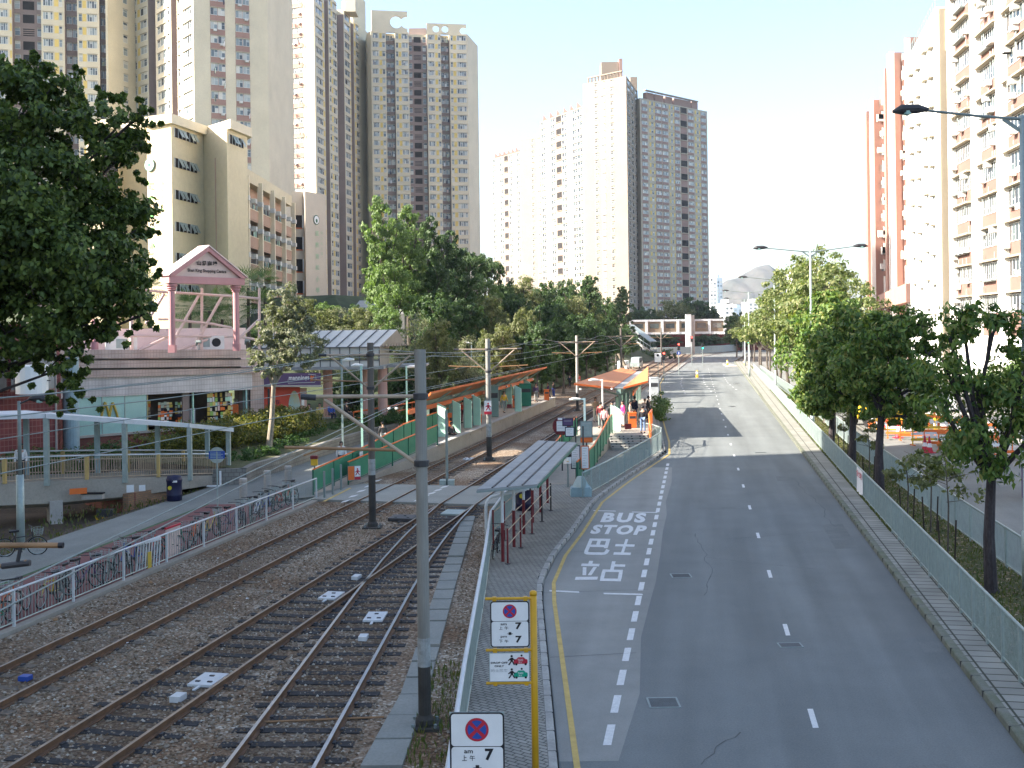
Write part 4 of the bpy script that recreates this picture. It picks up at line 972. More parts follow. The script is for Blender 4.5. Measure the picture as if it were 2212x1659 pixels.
# platform lamps
def plamp(label,px,zb,ztop,L,post,r=.05,z=.0):
    x,y,_=G(*px,zb);t=thing('platform_lamp',label,'street lamp',(x,y,zb));h=ztop-zb
    mb=MB();mb.box(-r,r,-r,r,0,h,post);mb.build('post',t)
    mb=MB();mb.box(L,-r*.5,-r*.7,r*.7,h-.1,h-.02,post);arm_=mb.build('arm',t)
    mb=MB();mb.tube([(L-.55,0,h-.08),(L-.3,0,h-.03),(L+.1,0,h-.05)],[.05,.1,.06],10,'lamp_white');mb.build('lantern',arm_)
plamp('white lamp post in front of the right canopy',(1302,935),.5,4.05,-.35,'lamp_white',.055)
plamp('pale blue lamp post on the right ramp',(1264,968),.35,3.3,-.35,'lamp_blue',.055)
plamp('turquoise lamp post behind the left ramp fence',(880,955),.4,5.2,.55,'mint',.05)
plamp('turquoise and white lamp post nearer the left ramp fence',(783,1000),.2,5.6,.0,'mint',.055)
plamp('thin grey lamp post in front of the covered footbridge columns',(741,1005),.0,5.9,.6,'galv',.05)
plamp('thin grey lamp post behind the left canopy',(1020,880),.3,6.3,-.3,'galv',.05)
# tall double-arm street lamps in the median
def dlamp(label,x,y,h=12.2,arms=(-1,1),L=2.9,sc=1.):
    t=thing('street_lamp',label,'street lamp',(x,y,.13),-.1,'tall street lamps on the tree strip')
    mb=MB();mb.tube([(0,0,0),(0,0,1.6),(0,0,1.65),(0,0,h)],[.15,.15,.1,.065],14,'galv');mb.build('post',t,True)
    for s in arms:
        mb=MB();mb.tube([(0,0,h-.1),(s*1.0,0,h-.0),(s*L,0,h+.22)],[.045,.04,.035],8,'galv_dull');mb.bar((0,0,h-.45),(s*.5,0,h-.08),.02,.1,'galv_dull');arm_=mb.build('arm',t)
        mb=MB();lantern(mb,s*(L-.1),0,h+.24,s,.95,'dark_steel');mb.build('lantern',arm_)
dlamp('tall grey street lamp reaching in over the right edge of the picture',13.9,29.5,12.9,L=2.55)
for i,(x,y) in enumerate([(20.0,72.7),(27.9,115.5),(34.4,158),(43,201),(52,245)]):
    dlamp('double-armed street lamp on the tree strip, %s of those fully in view'%ORD[i],x,y,12.3)
# lamp on right side far, traffic lights
mat('light_red',(.6,.02,.02),.4,0,emit=(1,.03,.02,7));mat('light_green',(.02,.5,.2),.4,0,emit=(.02,1,.45,5))
def tlight(label,x,y,h,lit,extra=None,m='dark_steel'):
    t=thing('traffic_light',label,'traffic light',(x,y,.05));mb=MB();mb.tube([(0,0,0),(0,0,h)],.06,10,'galv_dull');mb.build('post',t)
    mb=MB();mb.box(-.2,.2,-.15,.15,h-.05,h+1.05,'black')
    for i in range(3): mb.ring((0,-.17,h+.17+i*.34),(0,1,0),.13,.02,14,4,'black')
    hd_=mb.build('head',t)
    for i,c in enumerate(['light_green','dark_hole','light_red']):
        on=(lit=='red' and i==2) or (lit=='green' and i==0)
        mb=MB();mb.tube([(0,-.14,h+.17+i*.34),(0,-.175,h+.17+i*.34)],.125 if not on else .14,16,c if on else 'dark_hole');mb.build('lens',hd_)
    if extra: extra(t,h)
def arrow(t,h):
    mb=MB();mb.tube([(0,-.05,h-.5),(0,-.08,h-.5)],.3,20,'blue_sign');mb.add([(-.05,-.09,h-.32),(.05,-.09,h-.32),(.05,-.09,h-.7),(-.05,-.09,h-.7)],[(0,1,2,3)],'white_card');mb.build('arrow_sign',t)
def bd(t,h):
    mb=MB();mb.box(-1.25,-.4,-.05,.05,h-.3,h+.9,'white_card');mb.tube([(-.82,-.06,h+.6),(-.82,-.08,h+.6)],.16,14,'black');mb.tube([(-.8,0,0),(-.8,0,h-.3)],.05,8,'galv_dull');mb.build('backing_board',t)
tlight('red traffic light with a white board beside it, nearest the right platform',20.6,148,3.0,'red',bd)
tlight('red traffic light above a blue arrow sign in the junction',25.7,168,3.9,'red',arrow)
tlight('red traffic light beside the footbridge pier',34.5,209,4.6,'red')
tlight('green traffic light just right of the footbridge pier',36.2,207,3.2,'green')
tlight('green traffic light on the right kerb beyond the trees',KR(170)+.9,170,4.6,'green')
def bollard_lit(label,x,y):
    mb=MB();mb.lathe([(.2,0),(.2,.25),(.15,.28),(.15,1.0),(.0,1.05)],(0,0,0),12,'hut_yellow');mb.lathe([(.155,.5),(.16,.85)],(0,0,0),12,'white_card');o=mb.build('traffic_bollard',loc=(x,y,.1));tag(o,label,'bollard')
bollard_lit('yellow traffic bollard at the tip of the junction island',26.8,158);bollard_lit('white and yellow bollard on the right traffic island',40.5,205);bollard_lit('yellow bollard at the right kerb below the green light',44,206)
mb=MB();mb.prism([(39.6,200),(41.6,200),(42.8,213),(41.2,213)],-.02,.14,'conc_pale');o=mb.build('traffic_island');o['kind']='structure'
# ================= bicycles =================
def make_bike(label):
    t=thing('bicycle',label,'bicycle',(0,0,0),0,'bicycles parked along the white fence')
    for x in (-.52,.52):
        mb=MB();mb.ring((x,0,.33),(0,1,0),.32,.019,24,6,'rubber');mb.ring((x,0,.33),(0,1,0),.295,.009,24,4,'galv')
        for k in range(9):
            a=2*PI*k/9;mb.tube([(x,0,.33),(x+.295*math.cos(a),0,.33+.295*math.sin(a))],.004,3,'galv',cap=False)
        mb.tube([(x,-.05,.33),(x,.05,.33)],.02,8,'dark_steel');mb.build('wheel',t)
    mb=MB()
    for a,b in (((-.52,0,.33),(-.12,0,.3)),((-.12,0,.3),(-.2,0,.75)),((-.52,0,.33),(-.19,0,.68)),((-.12,0,.3),(.38,0,.68)),((-.19,0,.66),(.37,0,.72)),((.38,0,.62),(.52,0,.33)),((.35,0,.85),(.39,0,.6))): mb.tube([a,b],.018,8,'navy')
    fr=mb.build('frame',t)
    mb=MB();mb.tube([(.35,0,.82),(.34,0,.98)],.013,6,'galv');mb.tube([(.22,-.27,1.0),(.34,-.12,1.0),(.34,.12,1.0),(.22,.27,1.0)],.013,6,'dark_steel');mb.build('handlebar',t)
    mb=MB();mb.tube([(-.2,0,.72),(-.22,0,.88)],.013,6,'galv');mb.prism([(-.36,-.075),(-.3,-.085),(-.05,-.02),(-.05,.02),(-.3,.085),(-.36,.075)],.87,.93,'black');mb.build('saddle',t)
    mb=MB();mb.tube([(-.12,-.08,.3),(-.12,.08,.3)],.05,10,'dark_steel');mb.box(-.03,.05,-.14,-.08,.18,.2,'black');mb.box(-.29,-.2,.08,.14,.4,.42,'black');mb.build('crank',t)
    mb=MB();
    for k in range(5):
        z=.74+k*.055;w=.13+.012*k;mb.ring((.56,0,z),(0,0,1),w,.005,12,3,'galv')
    for k in range(10):
        a=2*PI*k/10;mb.tube([(.56+.13*math.cos(a),.13*math.sin(a),.74),(.56+.18*math.cos(a),.18*math.sin(a),.97)],.004,3,'galv',cap=False)
    mb.build('basket',t);return t
bk=make_bike('x');cols=['navy','mural_red','dark_steel','blue_sign','pink_pale','galv','green_panel','purple','black','gold','white_paint','orange_dark']
cn=['navy','red','black','blue','pink','silver','green','purple','black','yellow','white','orange']
for i in range(32):
    y=22.6+i*.79+random.uniform(-.2,.2);x=FL(y)-.5-random.random()*.25;c=i*5%12
    lab='%s framed bicycle against the white fence, %s in the row'%(cn[c],ORD[i])
    o=bk if i==0 else copy_tree(bk,lab);o['label']=lab
    o.location=(x,y,.02);o.rotation_euler=(random.uniform(-.1,.14),0,-.2+random.choice([PI/2+.35,PI/2-.25,PI/2+.1,-PI/2+.3,-PI/2-.2])+random.uniform(-.3,.3));o.scale=(random.uniform(.95,1.06),)*3
    for ch in o.children:
        if ch.name.startswith('frame'): setmat(ch,cols[c])
b=copy_tree(bk,'black bicycle leaning on the grey barrier beside the maroon queue posts',(-.62,35.0,.13),1.35);b.rotation_euler=(.12,0,1.45);b.pop('group',None)
for ch in b.children:
    if ch.name.startswith('frame'): setmat(ch,'black')
b=copy_tree(bk,'bicycle leaning by the foot of the grey lamp post under the ramp',(-16.6,36.6,.0),.3);b.rotation_euler=(.15,0,.3)
if 'group' in b.keys(): del b['group']
for ch in b.children:
    if ch.name.startswith('frame'): setmat(ch,'dark_steel')
# white wire crate and pink panel by the fence
x,y,z=G(345,1235);mb=MB()
for k in range(9): mb.bar((-.55+k*.13,0,.1),(-.45+k*.13,0,.95),.03,.03,'white_paint')
mb.box(-.6,.6,-.02,.02,.88,.96,'white_paint');mb.box(-.05,.12,-.03,.03,.1,.6,'gold');o=mb.build('white_crate',loc=(x-.35,y,.02));o.rotation_euler=(0,0,1.2);tag(o,'broken white slatted rack standing among the bicycles','rack')
mb=MB();mb.box(-.45,.45,-.02,.02,.0,1.0,'pink_pale');mb.box(-.47,.47,-.03,.03,.97,1.03,'red_sign');o=mb.build('pink_board',loc=(FL(36.1)-.35,36.1,.02));o.rotation_euler=(0,0,1.35);tag(o,'pink board with red top standing behind the fence','board')
x,y,z=G(704,972);mb=MB();mb.bar((-.2,0,0),(0,.05,.75),.5,.03,'black');mb.bar((.25,.1,0),(.0,.05,.78),.5,.03,'hut_yellow');o=mb.build('sandwich_board',loc=(x+.1,y-1,.02));o.rotation_euler=(0,0,.4);tag(o,'small folding sandwich board against the planter wall','sandwich board')
# banner on median fence
mb=MB();a=Vector((FR(45.2)-.06,45.2,.2));bb=Vector((FR(46.9)-.06,46.9,.2));N=8;vs=[];fs=[]
for i in range(N+1):
    p=a.lerp(bb,i/N);k=.04*math.sin(i*1.7);lo=.1+.12*(i<3)
    vs+=[(p.x-k,p.y,lo+.13),(p.x-k*.5,p.y,1.3)]
fs=[(2*i,2*i+2,2*i+3,2*i+1) for i in range(N)];mb.add(vs,fs,'white_card')
off=Vector((-.05,0,0))
text_on(mb,'安全',[a+off+Vector((0,0,.75)),bb+off+Vector((0,0,.75)),bb+off+Vector((0,0,1.02)),a+off+Vector((0,0,1.02))],'red_sign',.02)
o=mb.build('banner');tag(o,'crumpled white banner with red writing tied to the median fence','banner')
# ================= shopping centre =================
def wallpanel(mb,a,b,z0,z1,m,off=0.,th=.05,za=None):
    """vertical panel from a to b (xy), z0..z1 possibly (za=(z0a,z1a,z0b,z1b)); off: proud toward camera side"""
    a=Vector(a[:2]);b=Vector(b[:2]);t=(b-a).normalized();n=Vector((t.y,-t.x))
    z=za or (z0,z1,z0,z1);A=a+n*off;B=b+n*off;A2=A-n*th;B2=B-n*th
    vs=[(A.x,A.y,z[0]),(B.x,B.y,z[2]),(B.x,B.y,z[3]),(A.x,A.y,z[1]),(A2.x,A2.y,z[0]),(B2.x,B2.y,z[2]),(B2.x,B2.y,z[3]),(A2.x,A2.y,z[1])]
    mb.add(vs,[(0,1,2,3),(5,4,7,6),(3,2,6,7),(4,5,1,0),(4,0,3,7),(1,5,6,2)],m)
A=Vector((XD(120,60.5),60.5));B=Vector((XD(549,905,71.5) if 0 else P(549,905,71.5)[0],71.5))
mt=(B-A).normalized();mn=Vector((mt.y,-mt.x));ML=(B-A).length
def mw(u): return A+mt*u
def zt(px,py,u): # z of a pixel on the mall wall at distance u
    return P(px,py,mw(u).y)[2]
# left end z / right end z for each band edge
def band(y1,y2): return (P(180,y1,61.7)[2],P(549,y2,71.5)[2])
ms=thing('shopping_centre','low shopping centre with beige tile fascia above lit shop windows','shopping centre')
bands=[(752,755),(770,773),(774,777),(791,791),(795,795),(813,806),(812,805.5),(857,841)]
zz=[band(*b) for b in bands]
mb=MB()
for i,(m,off) in enumerate([('tile_pink',.5),('tile_pink',.38),('tile_pink',.26),('tile_white',.1)]):
    hi=zz[2*i];lo=zz[2*i+1];wallpanel(mb,mw(-3),mw(ML+ (.3 if i<3 else -.2)),0,0,m,off,1.2,(lo[0],hi[0],lo[1],hi[1]))
mb.build('fascia',ms)
zsill=(band(941,911));ztop=zz[7]
mb=MB();wallpanel(mb,mw(1.2),mw(ML-.2),0,0,'glass_teal',0,.06,(zsill[0]-.1,ztop[0],zsill[1]-.1+.0,ztop[1]));
mb2=MB();L5=ML*.415
def wz(u,k): # k 0..1 between sill and top at u
    t=u/ML;s=zsill[0]*(1-t)+zsill[1]*t;tp=ztop[0]*(1-t)+ztop[1]*t;return s+(tp-s)*k
def pan(mb,u0,u1,k0,k1,m,off=.02,th=.04): wallpanel(mb,mw(u0),mw(u1),0,0,m,off,th,(wz(u0,k0),wz(u0,k1),wz(u1,k0),wz(u1,k1)))
mbt=MB();pan(mbt,1.3,L5,0,1,'glass_teal',.02)
for u in (1.3+ (L5-1.3)*k/3 for k in range(4)): pan(mbt,u-.03,u+.03,0,1,'galv',.05)
mbt.build('window',ms)
# recessed shop interior with posters (right of the teal glazing)
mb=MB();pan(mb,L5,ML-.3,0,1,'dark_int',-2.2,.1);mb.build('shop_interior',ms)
mb=MB();random.seed(3)
pal=['mural_blue','gold','mural_green','white_card','orange','pink_pale','stripe_yellow','mint','navy','tube_buff','dark_hole','wall_cream']
for (u0,u1,o,k0,k1) in [(L5+.1,L5+1.1,-1.2,.1,.8),(L5+1.2,L5+2.2,-.6,.15,.75),(L5+4.6,L5+6.6,-.3,.0,.95),(L5+9.4,ML-.4,-.3,.05,.95),(L5+3,L5+3.8,-1.4,.1,.7),(L5+7.6,L5+8.6,-1.5,.2,.7)]:
    nx=int((u1-u0)/.22)+1
    for i in range(nx):
        for j in range(7):
            if random.random()<.93:
                a=u0+(u1-u0)*i/nx;b=u0+(u1-u0)*(i+random.uniform(.7,1.3))/nx;c=k0+(k1-k0)*j/7;d=c+(k1-k0)/7*random.uniform(.6,1.1)
                pan(mb,a,b,c,d,random.choice(pal),o+random.uniform(0,.03),.01)
    mb.build('poster',ms);mb=MB()
mb=MB()
for u,w,m,o in ((L5,.06,'stripe_yellow',.05),(L5+2.7,.5,'wall_brown',-.2),(L5+3.3,.08,'mint',.0),(L5+7.4,.1,'glass_teal',.05),(L5+7.9,.35,'glass_teal',-.8),(L5+9.3,.1,'dark_steel',.02),(ML-.35,.06,'dark_steel',.03)): mb=MB();pan(mb,u,u+w,0,1,m,o,.1);mb.build('mullion',ms)
mb=MB();pan(mb,L5+6.7,L5+7.3,0,.55,'orange_dark',-.6,.4);pan(mb,L5+3.9,L5+4.2,0,.5,'white_card',-1,.2);pan(mb,L5+8,L5+8.4,0,.3,'dark_hole',-.9,.2)
mb.build('shop_display',ms)
mb=MB();wallpanel(mb,mw(1.2),mw(ML+.2),0,0,'conc_pale',.12,.4,(zsill[0]-.14,zsill[0],zsill[1]-.12,zsill[1]));mb.build('sill',ms)
mb=MB();wallpanel(mb,mw(1.2),mw(ML+.2),0,0,'brick_red',.0,.3,(-.2,zsill[0]-.143,.6,zsill[1]-.123));mb.build('base_wall',ms)
mb=MB();wallpanel(mb,mw(ML-.15),mw(ML+1.1),.5,zz[0][1]-1.2,'tile_pink',-.3,1.5);mb.build('end_wall',ms)
# building mass behind and roof terrace parapet
mb=MB();mb.prism([tuple(mw(-3)-mn*.9),tuple(mw(ML-.3)-mn*.9),tuple(mw(ML-.3)-mn*22),tuple(mw(-3)-mn*22)][::1],4.9,0,'conc_pale',z1s=[zz[0][0]-.02,zz[0][1]-.02,zz[0][1]-.02,zz[0][0]-.02])
mb.prism([tuple(mw(0)-mn*3.2),tuple(mw(ML+2)-mn*3.2),tuple(mw(ML+2)-mn*3.4),tuple(mw(0)-mn*3.4)],5,zz[0][1]+1.15,'pink_roof',z1s=[zz[0][0]+1.1]*4)
mb.build('roof',ms)
mb=MB();
for k,u in enumerate((9.2,13.0,16.6)): 
    p=mw(u)+mn*.2;mb.tube([(p.x,p.y,zz[0][0]),(p.x+.1,p.y-.15,zz[0][0]+.25),(p.x+.35,p.y-.2,zz[0][0]+.22)],[.05,.12,.1],8,'galv_dull')
mb.build('floodlight',ms)
x,y,z=P(455,742,69.5);mb=MB();mb.box(-.8,.8,-.4,.4,-.1,.75,'lamp_white');mb.tube([(.3,-.41,.33),(.3,-.43,.33)],.28,14,'black');mb.box(-.55,-.1,-.43,-.4,.05,.6,'galv');o=mb.build('roof_unit',loc=(x,y,6.5));o.rotation_euler=(0,0,.4);tag(o,'white air-conditioning unit on the shopping centre roof behind the pink gateway','roof unit')
x,y,z=P(235,740,63.5);mb=MB();mb.box(-.9,.9,-.4,.4,-.1,.7,'lamp_white');mb.box(-.3,.35,-.43,-.4,.0,.55,'galv');o=mb.build('roof_unit',loc=(x,y+2,6.6));o.rotation_euler=(0,0,.4);tag(o,'white air-conditioning unit on the shopping centre roof beside the big tree','roof unit')
# golden arches on the teal glazing
mb=MB();o3=mw(0);
def lp(px,py,off=.08):
    # pixel on mall wall plane: solve u
    lo,hi=-5,ML+5
    for _ in range(40):
        mid=(lo+hi)/2;q=mw(mid)+mn*off
        if q.x/q.y*F+CX< px-0: lo=mid
        else: hi=mid
    q=mw(lo)+mn*off;return (q.x,q.y,P(px,py,q.y)[2])
def wcorr(px,py): return px-RO*(py-CY)
for s,(x0,x1,x2,yb,ytt) in enumerate([(219,227,236,902,870),(236,243.5,255,905,869)]):
    pts=[]
    for i in range(13):
        t=i/12.
        if t<.5: px=x0+(x1-x0)*(math.sin(t*PI));py=yb+(ytt-yb)*math.sin(t*PI)**.75
        else: px=x1+(x2-x1)*(1-math.sin(t*PI));py=(yb-1 if s==0 else yb+1)+(ytt-yb)*math.sin(t*PI)**.75
        pts.append(lp(wcorr(px,py),py))
    mb.tube(pts,.07,6,'gold')
o=mb.build('arch_logo',ms)
# pink gateway with pediment on the roof
gw=thing('gateway','pink gateway with triangular pediment lettered above the shopping centre','gateway')
g0=Vector(P(372,740,64.)[:2]);g1=Vector(P(511,740,67.6)[:2]);gt=(g1-g0).normalized();gn=Vector((gt.y,-gt.x));GL=(g1-g0).length
def gp(u,z,off=0): q=g0+gt*u+gn*off;return (q.x,q.y,z)
zr=6.4;ztop0=P(372,612,64)[2]
for u in (0,GL):
    mb=MB();q=gp(u,0);k=0
    mb.box(q[0]-.2,q[0]+.2,q[1]-.2,q[1]+.2,zr-.1,zr+.35,'pink_steel')
    mb.tube([(q[0],q[1],zr),(q[0],q[1],ztop0-.45)],.19,14,'pink_steel');mb.lathe([(.19,0),(.27,.05),(.22,.1),(.3,.16),(.25,.22),(.34,.3),(.34,.42),(0,.42)],(q[0],q[1],ztop0-.45),14,'pink_steel');mb.build('column',gw)
zl=ztop0;zh=P(440,534,65.8)[2]
def slab(mb,pts,th,m):
    """vertical slab polygon in gateway plane, pts (u,z)"""
    f=[gp(u,z,th/2) for u,z in pts];b=[gp(u,z,-th/2) for u,z in pts];n=len(pts)
    mb.add(f+b,[tuple(range(n)),tuple(range(2*n-1,n-1,-1))]+[(i,n+i,n+(i+1)%n,(i+1)%n) for i in range(n)],m)
mb=MB();slab(mb,[(-.4,zl),(GL+.4,zl),(GL+.4,zl+.42),(-.4,zl+.42)],.75,'pink_steel');mb.build('lintel',gw)
mb=MB();slab(mb,[(-.1,zl+.43),(GL+.1,zl+.43),(GL/2,zh-.2)],.5,'pink_pale')
mb.build('pediment',gw)
for s in (0,1):
    mb=MB();a=(-.5,zl+.42) if s==0 else (GL+.5,zl+.42);b=(GL/2,zh)
    slab(mb,[a,b,(b[0],b[1]-.26),(a[0]+(.42 if s==0 else -.42),a[1]+.0)][::1 if s==0 else -1],.95,'pink_steel')
    dz_=.03;slab(mb,[(a[0],a[1]+dz_),(b[0],b[1]+dz_),(b[0],b[1]+.1),(a[0],a[1]+.1)][::1 if s==0 else -1],1.1,'pink_roof')
    mb.build('gable_beam',gw)
mb=MB();o_=.30
text_on(mb,'山景商場',[gp(GL*.34,zl+1.1,o_),gp(GL*.66,zl+1.1,o_),gp(GL*.66,zl+1.4,o_),gp(GL*.34,zl+1.4,o_)],'black',.04,1.2)
text_on(mb,'Shan King Shopping Centre',[gp(GL*.2,zl+.65,o_),gp(GL*.8,zl+.65,o_),gp(GL*.8,zl+.9,o_),gp(GL*.2,zl+.9,o_)],'black',.03)
mb.build('lettering',gw)
tr=thing('roof_trellis','pale pink steel trellis with sloping struts on the shopping centre roof','trellis')
mb=MB();d0=66.5
def pt(px,py,d=None): return P(px,py,d if d else 62+(px-150)/400*9.5)
for a,b in (((265,622),(365,632)),((378,632),(505,640)),((505,640),(560,645)),((355,635),(315,700)),((480,640),(415,757)),((432,634),(370,745)),((340,690),(365,690)),((365,690),(460,700)),((460,700),(500,708)),((505,725),(560,735)),((560,690),(505,742)),((270,725),(505,727)),((300,757),(365,727)),((385,757),(470,725))):
    mb.tube([pt(*a),pt(*b)],.09,6,'pink_pale')
for x in (283,436,285,560): mb.tube([pt(x,622),pt(x,760)],.09,6,'pink_pale')
mb.build('struts',tr)
for x in (205,): 
    mb=MB();mb.tube([pt(x,690),pt(x,755)],.2,10,'pink_steel');mb.build('stub_column',tr)
# red tiled block at far left
rb=thing('tiled_annexe','dark red tiled shop annexe behind the covered ramp','building')
a=P(-60,900,54.0);b=P(122,900,57.5);
mb=MB();mb.prism([a[:2],b[:2],(b[0]-4,b[1]+12),(a[0]-8,a[1]+10)],-1.2,8.0,'tile_red');mb.build('wall',rb)
mb=MB()
for (p0,p1) in (((-30,0),(12,0)),((14,0),(57,0)),((60,0),(104,0))):
    q0=P(p0[0],800,54.3)[:2];q1=P(p1[0],800,55.9)[:2];wallpanel(mb,q0,q1,4.7,6.6,'roof_grey',.35,.1);
    wallpanel(mb,q0,q1,4.62,4.69,'wall_salmon',.4,.2)
mb.build('window',rb)
mb=MB();q=P(122,900,57.45);mb.box(q[0]-.04,q[0]+.04,q[1]-.08,q[1],1,6.8,'conc_pale');mb.build('downpipe',rb)
q=P(154,900,59.3);mb=MB();mb.tube([(q[0],q[1],0),(q[0],q[1],6.2)],.42,18,'lamp_blue');o=mb.build('round_column');tag(o,'round pale blue column at the corner of the shopping centre','column')
q=P(92,805,54.5);mb=MB();mb.tube([(0,0,0),(0,-.05,1.35)],.75,18,'sky_white');mb.tube([(-.9,0,.6),(.9,0,.6)],.03,6,'dark_steel');o=mb.build('satellite_tank',loc=(q[0],q[1]-1.2,4.6));tag(o,'white round tank on the red tiled annexe behind the big tree','tank')
# purple sign and mural wall (right of the shopping centre)
sh=thing('corner_shop','corner shop with red mural wall under a purple sign','shop')
s0=Vector(P(556,870,74)[:2]);s1=Vector(P(664,870,76)[:2]);st=(s1-s0).normalized();sn=Vector((st.y,-st.x))
def sp(px,py,off=.05,d=None):
    k=(px-556)/108.;q=s0.lerp(s1,k)+sn*off;return (q.x,q.y,P(px,py,q.y)[2])
def sq(mb,pts,m,off=.05): mb.add([sp(a,b,off) for a,b in pts],[tuple(range(len(pts)))],m)
def sbox(mb,x0,x1,ya,yb,m,off,th):
    f=[sp(x0,yb,off),sp(x1,yb,off),sp(x1,ya,off),sp(x0,ya,off)];b=[sp(x0,yb,off-th),sp(x1,yb,off-th),sp(x1,ya,off-th),sp(x0,ya,off-th)]
    mb.add(f+b,[(0,1,2,3),(5,4,7,6),(3,2,6,7),(4,5,1,0),(4,0,3,7),(1,5,6,2)],m)
mb=MB();sbox(mb,553,648,835,905,'mural_red',0,.4);sbox(mb,648,664,838,898,'pink_col',-.1,.6);sbox(mb,640,665,893,925,'brick_red',-.2,.3);sbox(mb,553,660,903,930,'brick_red',.04,.5);sbox(mb,553,665,903,906,'conc_pale',.1,.4);sbox(mb,651,657,850,876,'sky_white',.02,.12);mb.build('wall',sh)
mb=MB();sbox(mb,560,683,806,832,'purple',.9,.2);sbox(mb,556,685,832,836,'conc_pale',1.0,1.2);mb.build('sign_board',sh)
mb=MB();text_on(mb,'mannings',[sp(613,824,.92),sp(657,823,.92),sp(657,811,.92),sp(613,812,.92)],'white_card',.02,1.1);
sq(mb,[(660,824),(667,823),(665,817),(669,811),(664,813),(661,810),(659,816)],'orange_dark',.93)
pts=[(611,827),(672,826),(673,810),(650,809)]
mb.tube([sp(a,b,.93) for a,b in [(611,820),(611,828),(669,826),(672,820),(671,810),(655,809)]],.025,5,'grey_text')
mb.build('lettering',sh)
mb=MB()
vs=[(635+12.5*math.cos(t*PI/12)*(1-.15*math.sin(t*PI/12)),872-28*math.sin(t*PI/12)) for t in range(24)]
sq(mb,[(600,904),(648,900),(648,888),(635,888),(615,882),(608,896)],'mural_green',.02);sq(mb,[(600,904),(615,884),(619,890),(648,902)],'mural_green',.03)
sq(mb,vs,'mural_blue',.04)
text_on(mb,'健康',[sp(595,873,.05),sp(605,873,.05),sp(605,864,.05),sp(595,864,.05)],'navy',.05)
text_on(mb,'生活每一天',[sp(596,886,.05),sp(628,882,.05),sp(628,875,.05),sp(596,879,.05)],'navy',.05)
mb.build('mural',sh)
# ================= planter with retaining wall =================
wl=[(553,996,1034),(600,982,1020),(650,967,1003),(700,951,985),(753,936,967),(800,925,952),(860,916,938)]
def wd(yb,x): return G(x,yb)
pts=[G(x,yb) for x,yt,yb in wl]
pts=[(P(530,1030,53)[0],53.2,0)]+pts
bk_=[(-21,53.5),(-19,59.5)]+[(mw(ML*k)-mn*.0+mn*.4)[:] for k in (.35,.7,1.0)]+[(-13.5,74.8),(-10.9,79),(-8.8,88)]
mb=MB();n=len(pts)
for (a,b) in zip(pts[:-1],pts[1:]): wallpanel(mb,a,b,-.05,.78,'wall_stone',0,.3)
wallpanel(mb,(-19.5,52.3),pts[0],-.05,.78,'wall_stone',0,.3)
o=mb.build('retaining_wall');tag(o,'low grey stone retaining wall curving along the path below the hedge','retaining wall')
mb=MB()
front=[(p[0]-.12,p[1]+.15) for p in pts]
vs=[(p[0],p[1],.74) for p in front]+[(q[0],q[1],1.35) for q in bk_];n=len(front)
mb.add(vs,[(i,i+1,n+i+1,n+i) for i in range(n-1)],'grass_soil');o=mb.build('planter_soil');o['kind']='structure'
PLF=front;PLB=bk_
# ================= covered ramp =================
rp=thing('covered_ramp','concrete footbridge ramp with yellow railings and a thin flat roof','ramp')
fr=[(-14.2,54.2,.16),(-15.3,51.4,.5),(-17.4,48.7,.8),(-20.0,46.6,1.0),(-22.5,44.2,1.12),(-26,40,1.3)]   # front edge points of deck (x,y,z)
bkk=[(-15.7,55.8,.16),(-17.4,53.2,.5),(-19.4,50.7,.8),(-21.8,48.7,1.0),(-24.3,46.1,1.12),(-28.2,42,1.3)]
mb=MB();n=len(fr);dep=[.25,.5,.82,1.0,.8,.75]
vs=[]
for f,b,dd in zip(fr,bkk,dep): vs+=[(f[0],f[1],f[2]+.18),(f[0],f[1],f[2]-dd*.8),(f[0]*.85+b[0]*.15,f[1]*.85+b[1]*.15,f[2]-dd),(b[0]*.85+f[0]*.15,b[1]*.85+f[1]*.15,b[2]-dd),(b[0],b[1],b[2]-dd*.8),(b[0],b[1],b[2]+.18),(b[0]*.93+f[0]*.07,b[1]*.93+f[1]*.07,b[2]+.18),(b[0]*.93+f[0]*.07,b[1]*.93+f[1]*.07,b[2]),(f[0]*.93+b[0]*.07,f[1]*.93+b[1]*.07,f[2]),(f[0]*.93+b[0]*.07,f[1]*.93+b[1]*.07,f[2]+.18)]
k=10;fs=[(i*k+j,i*k+(j+1)%k,(i+1)*k+(j+1)%k,(i+1)*k+j) for i in range(n-1) for j in range(k)]+[tuple(range(k)),tuple(range((n-1)*k,n*k))]
mb.add(vs,fs,'conc');mb.build('deck',rp)
mb=MB();mb.prism([(-19.85,46.5),(-19.4,46.75),(-20.0,48.0),(-20.5,47.7)],-.75,.3,'conc_pale');mb.build('pier',rp)
rz=[fr[i][2]+2.62 for i in range(n)]
rz=[P(498,924,54.2)[2],P(395,914,51.4)[2],P(262,905,48.7)[2],P(105,893,46.6)[2],P(8,896,44.2)[2],P(8,896,44.2)[2]+.15]
mb=MB()
for i in range(n-1):
    a,b,c,d=fr[i],fr[i+1],bkk[i+1],bkk[i]
    V=[(a[0]+.3*(i==0),a[1]-.1,rz[i]),(b[0]+.05,b[1]-.15,rz[i+1]),(c[0],c[1],rz[i+1]),(d[0],d[1],rz[i])]
    mb.add(V+[(p[0],p[1],p[2]-.2) for p in V],[(3,2,1,0),(4,5,6,7),(0,1,5,4),(1,2,6,5),(2,3,7,6),(3,0,4,7)],'white_paint' if 1 else 'conc')
mb.build('roof',rp)
for i in range(n-1):
    for q,r in ((fr,.1),(bkk,.1)):
        p=q[i];mb=MB();mb.box(p[0]-r,p[0]+r,p[1]-r,p[1]+r,p[2]-.02,rz[i]-.2,'galv' if q is fr else 'lamp_blue');mb.build('roof_post',rp)
